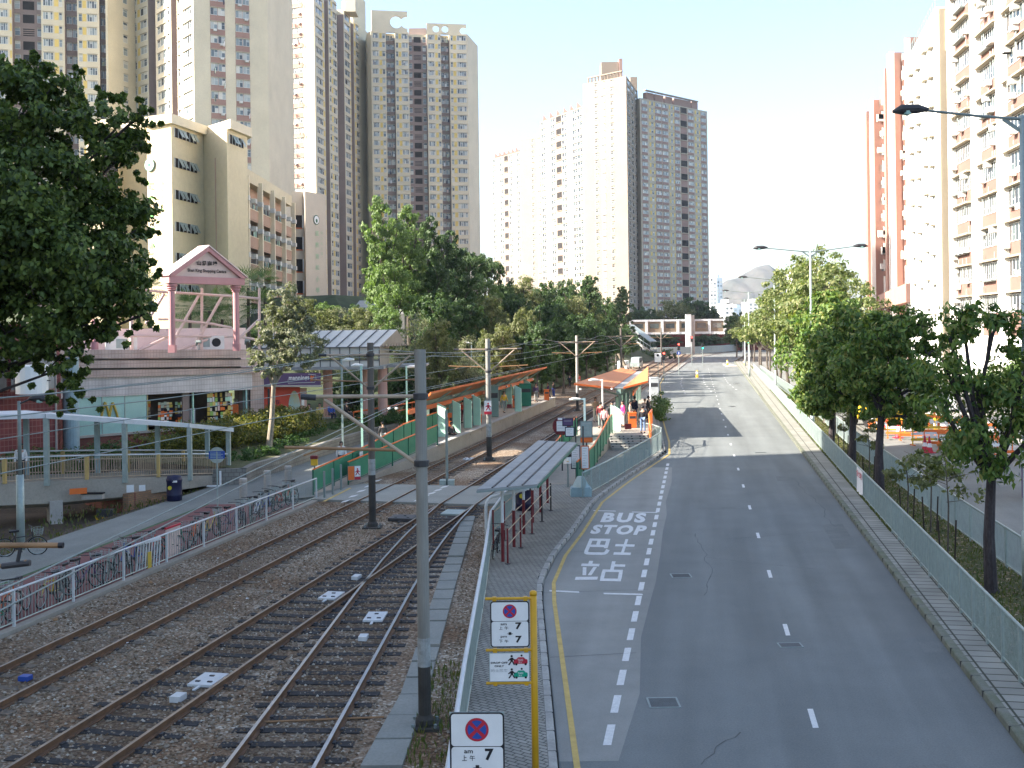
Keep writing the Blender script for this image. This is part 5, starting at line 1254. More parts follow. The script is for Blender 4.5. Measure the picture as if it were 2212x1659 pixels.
for q in (fr,bkk):
    R=[Vector((p[0],p[1],p[2]+.18)) for p in q]
    mb=MB();mb.tube([p+Vector((0,0,1.05)) for p in R],.035,8,'white_paint');mb.tube([p+Vector((0,0,.88)) for p in R],.018,6,'tube_buff');mb.tube([p+Vector((0,0,.1)) for p in R],.03,6,'tube_buff');mb.build('handrail',rp)
    mb=MB()
    for p in resample(R,.12): mb.box(p.x-.012,p.x+.012,p.y-.012,p.y+.012,p.z+.1,p.z+.88,'rail_yellow' if 0 else 'tube_buff')
    mb.build('bars',rp)
    for p in resample(R,2.05)[1:]:
        mb=MB();mb.box(p.x-.07,p.x+.07,p.y-.07,p.y+.07,p.z,p.z+1.05,'rail_yellow');mb.build('rail_post',rp)
q=P(168,1062,46.9);mb=MB();wallpanel(mb,(q[0]-.35,q[1]-.02),(q[0]+.3,q[1]+.25),.55,.8,'orange',.1,.02);mb.build('plate',rp)
mb=MB();q=P(200,1082,47.2);mb.box(q[0]-.45,q[0]+.45,q[1]-.06,q[1]+.2,.28,.5,'conc_pale');mb.box(q[0]-.48,q[0]+.48,q[1]-.1,q[1]+.2,.5,.56,'dark_hole');mb.build('niche',rp)
mb=MB();wallpanel(mb,P(277,1105,48.4)[:2],P(372,1092,51)[:2],-.75,.3,'brick_old',0,.3);wallpanel(mb,P(180,1105,51)[:2],P(276,1105,48.5)[:2],-.75,.3,'brick_red',-.1,.3);o=mb.build('brick_wall');tag(o,'low crumbling brick wall under the covered ramp','wall')
mb=MB();q=P(283,1072,48.2);wallpanel(mb,(q[0]-.18,q[1]),(q[0]+.12,q[1]+.08),.42,.75,'white_card',.15,.01);wallpanel(mb,(q[0]+.3,q[1]+.15),(q[0]+.55,q[1]+.25),.45,.72,'white_card',.15,.01);o=mb.build('notice');tag(o,'two small white notices stuck up under the covered ramp','notice')
mb=MB();q=G(470,1052);mb.box(-.4,.2,-.1,.1,0,.06,'white_card');mb.box(.2,.27,-.05,.08,0,.75,'white_card');o=mb.build('barrier_foot',loc=(q[0]-.1,q[1],.02));tag(o,'white L-shaped stand at the end of the covered ramp','stand')
q=G(175,1110);mb=MB();
for dx in (0,.45): mb.ring((dx,0,.18),(0,1,0),.14,.04,16,6,'hut_yellow')
mb.box(-.1,.6,-.1,.3,.2,.5,'dark_steel');o=mb.build('handcart',loc=(q[0],q[1]+2.0,-.66));tag(o,'small handcart with yellow wheels in the dark under the ramp','handcart')
# ================= covered footbridge pavilion =================
pv=thing('footbridge_pavilion','grey metal-roofed covered footbridge on pink columns behind the planter','footbridge')
pd=77.
def pp_(px,py,d=pd): return P(px,py,d)
mb=MB()
r0=pp_(662,716);r1=pp_(850,712);e0=pp_(640,753);e1=pp_(822,749)
e2=P(877,755,82);zr_=r1[2];ze=e1[2]
R0=(r0[0]-3,79.5,zr_);R1=(r1[0],79.5,zr_);E0=(e0[0]-3,76.2,ze);E1=(e1[0],76.2,ze);E2=(e2[0],82.5,ze);E3=(e0[0]-3,82.5,ze)
mb.add([R0,R1,E1,E0],[(3,2,1,0)],'metal_roof');mb.add([R0,R1,E2,E3],[(0,1,2,3)],'metal_roof');
mb.build('roof',pv)
mb=MB();mb.add([E1,E2,R1],[(0,1,2)],'metal_panel')
for i in range(1,10):
    t=i/10;a=Vector(E1).lerp(Vector(E2),t);h=(1-abs(t-.52)/.52)*(zr_-ze)
    if h>0: mb.bar((a.x+.02,a.y-.02,ze),(a.x+.02,a.y-.02,ze+h*.98),.04,.04,'metal_rib')
mb.build('gable',pv)
mb=MB()
for i in range(11):
    t=(i+.3)/11;a=Vector(E0).lerp(Vector(E1),t);b=Vector(R0).lerp(Vector(R1),t);mb.bar(a+Vector((0,-.03,.04)),b+Vector((0,0,.04)),.06,.06,'metal_rib')
mb.bar(Vector(E0)+Vector((0,-.04,0)),Vector(E1)+Vector((0,-.04,0)),.07,.07,'metal_rib');mb.build('roof_rib',pv)
zb1=pp_(822,768)[2];zb2=pp_(822,781)[2];zb3=pp_(822,792)[2]
mb=MB();mb.box(E0[0],E1[0],76.25,76.35,zb1,ze-.03,'metal_roof');mb.box(E0[0],E1[0],76.25,76.35,zb2-.3,zb1-.3,'metal_roof');mb.box(E1[0]-.1,E1[0],76.35,82.4,zb2-.3,ze-.02,'metal_panel')
for i in range(14):
    x=E0[0]+(E1[0]-E0[0])*i/13;mb.box(x-.03,x+.03,76.2,76.25,zb2-.3,ze,'metal_rib')
mb.box(E0[0],E1[0],76.2,76.24,zb1-.33,zb1-.25,'metal_rib');mb.build('side_panel',pv)
mb=MB();mb.box(E0[0]-2,E1[0]+.3,76.1,82.6,zb3-.15,zb2-.31,'roof_grey');mb.box(E1[0]+.3,E1[0]+3,78,82.6,zb3-.1,zb2-.3,'roof_grey');mb.build('deck',pv)
for px,w in ((785,.34),(821,.34),(700,.34)):
    q=pp_(px,850);mb=MB();mb.tube([(q[0],78.6,.6),(q[0],78.6,zb3-.1)],w,16,'pink_col');mb.build('column',pv)
# ================= generic facade builder =================
def winproto(kind):
    mb=MB();nv={'w1':1,'w2':2,'w3':4,'w8':9,'v1':1,'v2':2}[kind];PM='pane_dark' if kind in('w8','v1','v2') else 'pane';k_=kind;tr_=.62 if kind!='w8' else .35
    fw=.04 if kind!='w8' else .012;fh=.045
    mb.box(0,1,-.06,0,0,fh,'frame_white');mb.box(0,1,-.06,0,1-fh,1,'frame_white');mb.box(0,fw,-.06,0,fh,1-fh,'frame_white');mb.box(1-fw,1,-.06,0,fh,1-fh,'frame_white')
    for i in range(1,nv): x=i/nv;mb.box(x-fw/2,x+fw/2,-.058,0,fh,1-fh,'frame_white')
    for i in range(nv):
        a=i/nv+fw/2;b=(i+1)/nv-fw/2
        if i%2==0 and nv>1: mb.quad((a,-.03,fh),(b,-.03,fh),(b,-.03,1-fh),(a,-.03,1-fh),PM)
        else:
            mb.quad((a,-.03,fh),(b,-.03,fh),(b,-.03,tr_),(a,-.03,tr_),PM);mb.quad((a,-.03,tr_+.03),(b,-.03,tr_+.03),(b,-.03,1-fh),(a,-.03,1-fh),PM)
            mb.box(a,b,-.05,0,tr_,tr_+.03,'frame_white')
    if kind!='w8': mb.box(-.02,1.02,-.32,0,1.0,1.06,'wall_grey')  # small ledge over each window, added for the shadow it throws
    return mb
WP={}
for k in ('w1','w2','w3','w8','v2','v1'):
    o=winproto(k).build('window');WP[k]=(o.data,[tuple(v.co) for v in o.data.vertices],[tuple(p.vertices) for p in o.data.polygons],[o.data.materials[p.material_index] for p in o.data.polygons]);bpy.data.objects.remove(o)
def place_windows(t,L,name='window'):
    """L: (x,y,z,dx,dy,w,h,kind) ; the hundred largest become parts, the rest one part"""
    L=sorted(L,key=lambda q:-(q[5]*q[6])/(q[0]**2+q[1]**2))
    for q in L[:100]:
        o=bpy.data.objects.new(name,WP[q[7]][0]);C.objects.link(o);o.parent=t;o.location=(q[0],q[1],q[2]);o.rotation_euler=(0,0,math.atan2(q[4],q[3]));o.scale=(q[5],1,q[6])
    if len(L)>100:
        mb=MB()
        for q in L[100:]:
            me,vs,fs,ms_=WP[q[7]];dx,dy=q[3],q[4];o=len(mb.v)
            mb.v.extend([(q[0]+v[0]*q[5]*dx-v[1]*dy,q[1]+v[0]*q[5]*dy+v[1]*dx,q[2]+v[2]*q[6]) for v in vs])
            for f,m in zip(fs,ms_): mb.f.append(tuple(o+i for i in f));mb.m.append(mb.mi(m))
        o=mb.build(name,t);o['kind']='stuff'
def acbox(mb,x,y,z,dx,dy,s=1.):
    n=(dy,-dx);a=Vector((x,y,z));tx=Vector((dx,dy,0))*.33*s;nn=Vector((n[0],n[1],0))
    p=[a-tx,a+tx,a+tx+nn*.45*s,a-tx+nn*.45*s];mb.add([tuple(q) for q in p]+[tuple(q+Vector((0,0,.42*s))) for q in p],[(0,1,2,3),(7,6,5,4),(0,4,5,1),(1,5,6,2),(2,6,7,3),(3,7,4,0)],'ac_white')
def facade_tower(name,label,segs,z0,z1,fl=2.7,wall='wall_cream',deep=14,cat='tower block',roofz=None,back=None,trim=True,ac=.5,hang=.3,seed=1,zs=None):
    """segs: list of (P0,P1,cols) left to right; cols: (a,b,type)"""
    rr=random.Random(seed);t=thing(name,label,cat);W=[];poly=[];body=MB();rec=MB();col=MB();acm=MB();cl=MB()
    nf=int((z1-z0)/fl);dk=wall=='wall_cream2'
    for si,(p0,p1,cols) in enumerate(segs):
        p0=Vector(p0);p1=Vector(p1);d=p1-p0;L=d.length;tx=d.normalized();nn=Vector((tx.y,-tx.x))
        poly.append(p0)
        for (a,b,ty) in cols:
            A=p0+d*a;B=p0+d*b;w=(b-a)*L
            D=0
            if ty in 'RO':
                D=2.4;poly+= [A,A-nn*D,B-nn*D,B]
            for f in range(nf):
                z=z1-(f+1)*fl-.35
                if z<z0-2: break
                def win(u0,u1,zz,h,kind,off=0): 
                    q=A+tx*(w*u0)+nn*(off-D+.0);W.append((q.x,q.y,zz,tx.x,tx.y,w*(u1-u0),h,kind))
                def pan_(u0,u1,zz,h,m,off=.03,th=.06,target=body):
                    wallpanel(target,A+tx*(w*u0)-nn*D,A+tx*(w*u1)-nn*D,zz,zz+h,m,off,th)
                if ty=='W': win(.05,.95,z+.95,1.5,'w3')
                elif ty=='V': win(-.1,1.1,z+.9,1.5,'v2' if dk else 'w2')
                elif ty=='w': win(.05,.95,z+.9,1.5,'v1' if dk else 'w1')
                elif ty=='Y': pan_(0,1,z+.95,1.5,'stripe_yellow')
                elif ty=='S':
                    if f==0: pan_(0,1,z0,z1-z0-.6,'wall_salmon',.04,.05)
                    win(.02,.48,z+1.,1.45,'w2',.045);win(.52,.98,z+1.,1.45,'w2',.045)
                    if rr.random()<ac: q=A+tx*(w*rr.choice((.3,.75)));acbox(acm,q.x+nn.x*.1,q.y+nn.y*.1,z+.55,tx.x,tx.y)
                    if rr.random()<hang:
                        u=rr.choice((.2,.85));q=A+tx*(w*u);e=q+nn*1.6;cl.tube([(q.x,q.y,z+1.1),(e.x,e.y,z+1.5)],.03,3,'galv_dull')
                        for kk in range(2):
                            m_=rr.choice(['navy','white_card','mural_blue','pink_pale','black','white_card']);c_=q+nn*(.5+kk*.5);wallpanel(cl,c_,c_+nn*.35,z+.3,z+1.3,m_,0,.03)
                elif ty=='R':
                    win(.04,.46,z+.9,1.5,'w2');win(.54,.96,z+.9,1.5,'w2')
                    if rr.random()<hang: 
                        c_=A+tx*(w*rr.uniform(.2,.8))-nn*(D-.7);wallpanel(cl,c_,c_+tx*.5,z+.6,z+1.5,rr.choice(['navy','white_card','mural_blue','pink_pale','lamp_white']),0,.03)
                elif ty=='O':
                    win(.02,.2,z+.7,1.6,'w1');win(.8,.98,z+.7,1.6,'w1')
                    if f%3!=2: pan_(.3,.7,z+.6,1.7,'dark_hole',.02,.04)
                    else:
                        for k in range(4): pan_(.3,.7,z+.7+k*.42,.2,'dark_hole',.02,.04)
                elif ty=='B': # spandrel brown with window
                    if f==0: pan_(0,1,z0,z1-z0-.6,'wall_brown2',.03,.05)
                    win(.06,.94,z+1.,1.5,'w3',.035)
                elif ty=='K': # dark slot
                    if f==0: pan_(0,1,z0,z1-z0-3,'wall_brown',.02,.05)
                    win(.1,.9,z+.9,1.5,'w1',.03)
                elif ty=='b': # balcony lobby
                    pan_(0,1,z+(.0),fl*.98,'wall_brown2' if f%2 else 'dark_hole',.02,.04)
                    if f%2==0: pan_(-.03,1.03,z-.1,.25,wall,.35,.4)
            if ty=='Y2': pass
    pe=Vector(segs[-1][1]);poly.append(pe)
    f0=Vector(segs[0][0]);
    if back: bp_=[Vector(b) for b in back]
    else: bp_=[pe+Vector((deep*.2,deep)),f0+Vector((-deep*.2,deep))]
    pl=[tuple(p) for p in poly]+[tuple(p) for p in bp_];n=len(pl)
    # walls: recess faces brown
    ztop=roofz or z1
    vs=[(p[0],p[1],0) for p in pl]+[(p[0],p[1],ztop) for p in pl]
    body.add(vs,[(i,(i+1)%n,n+(i+1)%n,n+i) for i in range(n)],wall);body.addf([tuple(range(n,2*n))],wall)
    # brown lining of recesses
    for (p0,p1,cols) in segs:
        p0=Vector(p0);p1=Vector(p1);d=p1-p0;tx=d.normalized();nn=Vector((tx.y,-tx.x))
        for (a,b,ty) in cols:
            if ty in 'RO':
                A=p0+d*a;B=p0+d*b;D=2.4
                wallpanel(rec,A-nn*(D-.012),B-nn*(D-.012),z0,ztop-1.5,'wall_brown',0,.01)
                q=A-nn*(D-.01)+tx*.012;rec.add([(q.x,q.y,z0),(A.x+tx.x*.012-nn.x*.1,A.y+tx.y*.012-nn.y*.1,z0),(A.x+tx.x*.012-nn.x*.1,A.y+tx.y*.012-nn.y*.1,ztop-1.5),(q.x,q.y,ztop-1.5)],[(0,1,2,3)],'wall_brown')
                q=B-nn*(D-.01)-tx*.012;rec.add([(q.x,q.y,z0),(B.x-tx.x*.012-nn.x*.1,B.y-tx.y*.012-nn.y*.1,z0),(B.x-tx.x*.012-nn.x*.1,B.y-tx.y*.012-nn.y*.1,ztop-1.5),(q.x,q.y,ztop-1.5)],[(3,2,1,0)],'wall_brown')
    body.build('wall',t)
    if rec.v: rec.build('light_well',t)
    if col.v: col.build('wall_panel',t)
    if acm.v: o=acm.build('air_conditioner',t);o['kind']='stuff'
    if cl.v: o=cl.build('laundry',t);o['kind']='stuff'
    place_windows(t,W);return t
mat('wall_brown2',(.3,.2,.17),.85,.1,.2)
def X2(px,d): return (P(px,600,d)[0]+0,d)
def cols_from(px0,px1,lst):
    """lst of (pxa,pxb,type)"""
    return [((a-px0)/(px1-px0),(b-px0)/(px1-px0),t) for a,b,t in lst]
# T1 far left
facade_tower('tower_block','cream and yellow tower block with brown light wells at the far left',[
 (X2(-125,213),X2(240,221),cols_from(-125,240,[(-120,-100,'w'),(-96,-90,'Y'),(-88,-66,'W'),(-60,-35,'R'),(-30,-4,'W'),(0,22,'W'),(25,29,'Y'),(30,93,'O'),(96,120,'W'),(122,131,'Y'),(132,139,'w'),(144,172,'R'),(175,183,'w'),(184,192,'Y'),(193,217,'W'),(221,235,'R')])),
 (X2(240,221),X2(283,227),cols_from(240,283,[(272,282,'w')]))],8,108,seed=2)
facade_tower('tower_block','cream tower block with sunlit zigzag side and brown window bands behind the school',[
 (X2(285,232),X2(345,224),cols_from(285,345,[(286,291,'w'),(300,303,'w'),(305,310,'Y'),(313,324,'V'),(327,343,'R')])),
 (X2(345,224),X2(425,208),cols_from(345,425,[(348,354,'w'),(356,366,'V'),(371,375,'w'),(378,391,'R'),(393,397,'w'),(399,402,'Y'),(403,423,'W')])),
 (X2(425,208),X2(585,215),cols_from(425,585,[(460,492,'S'),(514,545,'S')]))],8,106,seed=3,ac=.6,back=[(X2(585,215)[0]+1,235),(X2(285,232)[0]-3,245)])
facade_tower('tower_block','tall tower block with bright cream front, brown window columns and jutting laundry poles',[
 (X2(578,299),X2(685.5,291),cols_from(578,685,[(600,621,'S'),(637,660,'S')])),
 (X2(685.5,291),X2(800,342),cols_from(685.5,800,[(688,701,'W'),(701,704,'Y'),(705,713,'R'),(714,717,'w'),(718,721,'Y'),(722,728,'V'),(730,745,'R'),(747,756,'V'),(757,759,'Y'),(760,767,'R'),(768,771,'Y'),(772,777,'V')]))],8,101,seed=4,ac=.7,hang=.8,roofz=101.5,back=[(X2(800,342)[0]-2,362),(X2(578,299)[0]-10,330)])
a=X2(775,330);mb=MB();mb.prism([X2(768,333),X2(797,345),(X2(797,345)[0]-2,352),(X2(768,333)[0]-5,345)],95,112,'wall_cream');mb.box(X2(744,310)[0]-.1,X2(744,310)[0]+3,318,324,101,105,'wall_cream');o=mb.build('roof_house');tag(o,'cream lift house rising above the tower with laundry poles','roof structure')
T3=facade_tower('tower_block','cream and yellow tower block standing against the sky with round holes in its crown',[
 (X2(800,330),X2(808,328),[]),
 (X2(808,328),X2(1016,333),cols_from(808,1016,[(811,824,'W'),(826,831,'Y'),(832,838,'w'),(840,859,'R'),(861,866,'w'),(867,872,'Y'),(873,887,'W'),(889,928,'O'),(930,944,'W'),(946,951,'Y'),(952,957,'w'),(958,977,'R'),(979,984,'w'),(985,991,'Y'),(992,1014,'W')]))],8,98,seed=5,hang=.6)
def crown(pa,pb,da,db,z0_,z1_,holes):
    mb=MB()
    a=Vector(X2(pa,da));b=Vector(X2(pb,db));L=(b-a).length;tx=(b-a)/L;nn=Vector((tx.y,-tx.x))
    # build wall with round holes by columns
    N=60;
    for i in range(N):
        u0=L*i/N;u1=L*(i+1)/N;um=(u0+u1)/2;iv=[(z0_,z1_)]
        for (hu,hz,hr) in holes:
            if abs(um-hu)<hr:
                q=math.sqrt(hr*hr-(um-hu)**2);lo,hi=hz-q,hz+q;new=[]
                for s,e in iv:
                    if lo>s: new.append((s,min(lo,e)))
                    if hi<e: new.append((max(hi,s),e))
                iv=new
        for s,e in iv: wallpanel(mb,a+tx*u0,a+tx*u1,s,e,'wall_cream',.02,1.)
    mb.build('crown_wall',T3)
crown(810,887,328,330,97.9,104.3,[(7.4,101,1.9),(10.6,101,1.9)])
crown(929,1014,331,333,97.9,101,[(2.8,99.4,1.1),(5.6,99.4,1.1),(11.3,99,1.2)])
mb=MB();mb.box(X2(889,332)[0],X2(926,332)[0],334,338,98,100.3,'wall_brown');mb.build('crown_wall',T3)
# T4 cluster
z4=98.
C4=[(X2(1067,545),X2(1128,522),cols_from(1067,1128,[(1068,1074,'V'),(1084,1091,'V'),(1093,1101,'b'),(1104,1110,'V'),(1120,1126,'V')]))]
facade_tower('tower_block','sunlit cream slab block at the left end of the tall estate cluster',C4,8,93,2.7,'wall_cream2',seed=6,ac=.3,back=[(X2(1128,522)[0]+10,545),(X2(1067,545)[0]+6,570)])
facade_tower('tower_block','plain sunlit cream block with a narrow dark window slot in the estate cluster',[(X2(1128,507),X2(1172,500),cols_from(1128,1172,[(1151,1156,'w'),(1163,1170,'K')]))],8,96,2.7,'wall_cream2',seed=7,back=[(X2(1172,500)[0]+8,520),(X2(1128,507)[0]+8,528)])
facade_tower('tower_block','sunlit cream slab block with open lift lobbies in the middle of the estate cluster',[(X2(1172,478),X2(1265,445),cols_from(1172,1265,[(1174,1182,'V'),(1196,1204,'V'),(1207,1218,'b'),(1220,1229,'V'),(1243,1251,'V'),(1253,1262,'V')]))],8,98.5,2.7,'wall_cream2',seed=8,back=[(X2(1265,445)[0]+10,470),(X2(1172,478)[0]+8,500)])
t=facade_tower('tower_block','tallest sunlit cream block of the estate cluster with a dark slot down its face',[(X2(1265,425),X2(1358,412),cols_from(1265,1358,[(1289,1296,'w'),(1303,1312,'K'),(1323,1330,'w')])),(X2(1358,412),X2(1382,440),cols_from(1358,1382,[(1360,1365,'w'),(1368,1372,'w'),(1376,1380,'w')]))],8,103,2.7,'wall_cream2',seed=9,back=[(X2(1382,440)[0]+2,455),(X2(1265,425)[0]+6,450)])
mb=MB()
for i in range(11):
    p=X2(1276+i*7,424-i);mb.box(p[0],p[0]+.5,p[1]-.2,p[1]+2,103,105,'wall_cream2')
p=X2(1276,424);q=X2(1350,413);mb.bar((p[0],p[1]+.3,105.1),(q[0],q[1]+.3,105.1),.6,.4,'wall_cream2')
mb.box(X2(1305,425)[0],X2(1342,425)[0],425,432,103,111.5,'wall_cream2');mb.box(X2(1343,425)[0],X2(1350,425)[0],424,430,103,112.5,'wall_brown2');mb.build('roof_pergola',t);mb=MB();mb.box(X2(1366,440)[0],X2(1381,440)[0],438,446,100,108.5,'wall_cream2');mb.build('lift_house',t)
for sx,(pa,pb,da,db,zz_) in enumerate([(1070,1124,543,524,93),(1174,1262,477,446,98.5)]):
    mb=MB()
    for i in range(6):
        k=(i+.2)/6;px=pa+(pb-pa)*k;d=da+(db-da)*k;p=X2(px,d+1);mb.add([(p[0],p[1],zz_),(p[0]+2.4,p[1]-.5,zz_),(p[0]+.3,p[1],zz_+3.),(p[0],p[1]+1,zz_)],[(0,1,2),(0,2,3),(1,3,2)],'wall_brown2')
        p=X2(px+3,d+3);mb.box(p[0],p[0]+1.6,p[1],p[1]+2,zz_,zz_+1.6,'wall_cream2')
    o=mb.build('roof_fin');tag(o,'row of small triangular roof fins on the %s sunlit slab of the estate cluster'%('left' if sx==0 else 'middle'),'roof structure')
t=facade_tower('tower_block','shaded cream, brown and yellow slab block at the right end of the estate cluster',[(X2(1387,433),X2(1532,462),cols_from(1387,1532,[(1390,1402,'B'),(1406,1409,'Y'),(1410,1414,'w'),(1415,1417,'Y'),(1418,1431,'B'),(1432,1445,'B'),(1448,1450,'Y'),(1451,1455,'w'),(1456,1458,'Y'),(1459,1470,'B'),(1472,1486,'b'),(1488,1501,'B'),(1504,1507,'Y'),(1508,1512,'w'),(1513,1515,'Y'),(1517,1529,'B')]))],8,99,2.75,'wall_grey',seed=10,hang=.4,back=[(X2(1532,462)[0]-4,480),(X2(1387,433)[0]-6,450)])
mb=MB()
for a_,b_ in ((1402,1417),(1420,1438),(1442,1457),(1461,1497),(1499,1512)):
    p=X2(a_,436+(a_-1387)*.2);q=X2(b_,436+(b_-1387)*.2);wallpanel(mb,p,q,99,102.5,'wall_brown2',0,2.)
p=X2(1398,436);q=X2(1512,460);mb.bar((p[0],p[1]+.5,102.8),(q[0],q[1]+.5,102.8),1.,.5,'wall_cream2');mb.build('roof_screen',t)
# ================= school =================
def Z(px,py,d): return P(px,py,d)[2]
sc_=thing('school_building','cream school block with green Chinese lettering and rows of open windows','school')
V={}
V[0]=(P(190,600,119)[0],119.);V[1]=(P(258,600,118.5)[0],118.5);V[2]=(P(262,600,121)[0],121.);V[3]=(P(321,600,120.)[0],120.);V[35]=(P(321,600,117.6)[0],117.6);V[4]=(P(374,600,116.)[0],116.)
V[5]=(P(443,600,123.)[0],123.);V[6]=(P(494,600,119.2)[0],119.2);V[7]=(P(538,600,124.5)[0],124.5)
ztp=Z(374,247,116)
mb=MB();poly=[V[0],V[1],V[2],V[3],V[35],V[4],V[5],V[6],V[7],(V[7][0]-8,140),(V[0][0]-5,140)]
mb.prism(poly,0,ztp-1,'school');mb.build('wall',sc_)
mb=MB();
def off_poly(poly,o):
    c=Vector((sum(p[0] for p in poly)/len(poly),sum(p[1] for p in poly)/len(poly)));return [tuple(Vector(p)+(Vector(p)-c).normalized()*o) for p in poly]
mb.prism(off_poly(poly,.55),ztp-1,ztp,'school_trim');mb.build('cornice',sc_)
def strip_windows(t,a,b,zc,h,w,n,m='pane_dark'):
    """n open louvres, each a part"""
    a=Vector(a);b=Vector(b);d=(b-a);tx=d.normalized();nn=Vector((tx.y,-tx.x))
    for z in zc:
        mb=MB();p0=a;wallpanel(mb,p0,b,z-h/2,z+h/2,'dark_hole',.02,.05)
        for i in range(n):
            q=p0+d*(i/n);r=p0+d*((i+.82)/n);
            if i%3!=0: 
                mb.add([(q.x+nn.x*.05,q.y+nn.y*.05,z+h/2),(r.x+nn.x*.05,r.y+nn.y*.05,z+h/2),(r.x+nn.x*.5,r.y+nn.y*.5,z-h/2+.1),(q.x+nn.x*.5,q.y+nn.y*.5,z-h/2+.1)],[(0,1,2,3)],'galv');
            wallpanel(mb,q,q+tx*.08,z-h/2,z+h/2,'frame_white',.08,.06)
        mb.build('window',t)
za=[Z(400,y,118.5) for y in (292,356,424,492,558,625)]
d45=Vector(V[5])-Vector(V[4]);a=Vector(V[4])+d45*.08;b=Vector(V[4])+d45*.78
strip_windows(sc_,a,b,za,1.0,.8,6)
d67=Vector(V[7])-Vector(V[6]);strip_windows(sc_,Vector(V[6])+d67*.1,Vector(V[6])+d67*.8,[za[0]-.2],1.0,.6,5)
mb=MB();p=V[0]
for i in range(9):
    for j in range(30): 
        x=P(228+i*3.4,600,118.4)[0];z=Z(240,320+j*9,118.4);mb.box(x,x+.12,118.2,118.5,z-.25,z+.12,'dark_hole')
mb.box(P(226,600,118.5)[0],P(257,600,118.5)[0],118.42,118.7,4,Z(240,312,118.4),'wall_brown2');mb.build('screen_wall',sc_)
# lettering on the sunlit strip
s35=Vector(V[35]);s4=Vector(V[4]);sx_=(s4-s35).normalized();sn_=Vector((sx_.y,-sx_.x))
def slp(px,py,off=.08):
    k=(px-321)/53.;q=s35.lerp(s4,k)+sn_*off;return (q.x,q.y,P(px,py,q.y)[2])
mat('sign_green',(.12,.55,.12),.5,.05,1)
mb=MB()
for c,y in zip('道教青松小學',(401,432,464,498,532,567)):
    text_on(mb,c,[slp(323,y+8),slp(336,y+8),slp(336,y-8),slp(323,y-8)],'sign_green',.03)
for c,y in zip('自公社上習',(395,409,424,439,453)): text_on(mb,c,[slp(349,y+3.5),slp(356,y+3.5),slp(356,y-3.5),slp(349,y-3.5)],'sign_green',.01)
mb.build('lettering',sc_)
mb=MB();c=Vector(slp(328,356,.15));R_=.68
ring=lambda r,off,m:mb.add([tuple(Vector((c.x,c.y,c.z))+Vector((sx_.x,sx_.y,0))*r*math.cos(t*PI/14)+Vector((0,0,1))*r*math.sin(t*PI/14)+Vector((sn_.x,sn_.y,0))*off) for t in range(28)],[tuple(range(28))],m)
ring(.72,.0,'green_dark');ring(.62,.02,'white_card');ring(.2,.05,'green_panel')
for t_,m_ in ((.3,'red_sign'),(1.2,'red_sign'),(2.,'green_dark'),(2.8,'green_dark'),(4.2,'green_dark'),(5.,'green_panel')):
    q=c+Vector((sx_.x,sx_.y,0))*.36*math.cos(t_)+Vector((0,0,1))*.36*math.sin(t_)+Vector((sn_.x,sn_.y,0))*.04
    mb.add([tuple(q+Vector((sx_.x,sx_.y,0))*a+Vector((0,0,b))) for a,b in ((-.1,-.12),(.1,-.08),(.05,.16))],[(0,1,2)],m_)
mb.build('emblem',sc_)
# classroom wing
cw=thing('classroom_wing','salmon and cream classroom wing with five floors of open galleries and air conditioners','school')
c0=Vector((P(498,600,121)[0],121.));c1=Vector((P(632,600,156)[0],156.));cd=c1-c0;cx=cd.normalized();cn=Vector((cx.y,-cx.x))
zt0=Z(500,340,121);mb=MB();mb.prism([tuple(c0-cn*1.2),tuple(c1-cn*1.2),tuple(c1-cn*16),tuple(c0+cd*.3-cn*12),tuple(c0+cd*.3-cn*4),tuple(c0-cn*1.6)],0,zt0,'school_pink')
wallpanel(mb,c0,c1,zt0-1.5,zt0,'school',.05,1.3);mb.build('wall',cw)
zf=[zt0-2.2-i*3.32 for i in range(1,8)]
mb=MB();gl=MB()
for i,z in enumerate(zf):
    wallpanel(mb,c0,c1,z-.25,z+.9,'school_pink',.0,.2);wallpanel(mb,c0,c1,z+.9,z+1.0,'school_trim',.06,.35);wallpanel(mb,c0,c1,z-.45,z-.26,'school_pink',-.02,1.2)
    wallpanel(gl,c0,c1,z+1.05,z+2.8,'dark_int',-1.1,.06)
    for k in range(60):
        if random.random()<.75:
            a=c0+cd*(k/60.);wallpanel(gl,a,a+cx*.45,z+1.05,z+1.05+random.uniform(.8,1.4),random.choice(['pane_pale','galv','mint','glass_teal','pane_dark']),-.9+.2*random.random(),.02)
mb.build('gallery',cw);o=gl.build('window',cw);o['kind']='stuff'
for k in range(6):
    a=c0+cd*(k/5.-.008*(k==5));mb=MB();wallpanel(mb,a,a+cx*.55,0,zt0-1,'school_trim',.5,.6);mb.build('pillar',cw)
mb=MB()
for z in zf:
    for k in range(10):
        a=c0+cd*((k+.75)/10.);acbox(mb,a.x+cn.x*.2,a.y+cn.y*.2,z+1.5,cx.x,cx.y,1.3)
o=mb.build('air_conditioner',cw);o['kind']='stuff'
s2=thing('school_building','plain cream end block with faint green lettering and four dark openings','school')
e0=Vector((P(632,600,157)[0],157.));e1=Vector((P(657,600,158)[0],158.));e2=Vector((P(661,600,157.)[0],157.));e3=Vector((P(706,600,162)[0],162.))
zt2=Z(640,413,157);mb=MB();mb.prism([tuple(e0),tuple(e1),tuple(e2),tuple(e3),(e3.x-3,178),(e0.x-2,178)],0,zt2,'school2');mb.build('wall',s2)
for y in (478,525,573,620):
    z=Z(644,y,157.3);mb=MB();a=e0.lerp(e1,.12);b=e0.lerp(e1,.88);wallpanel(mb,a,b,z-.9,z+.9,'dark_hole',.03,.05);wallpanel(mb,a,b,z-1.05,z-.92,'orange_dark',.1,.1);wallpanel(mb,b,b+(e1-e0).normalized()*.25,z-.9,z+.95,'white_card',.06,.1);mb.build('opening',s2)
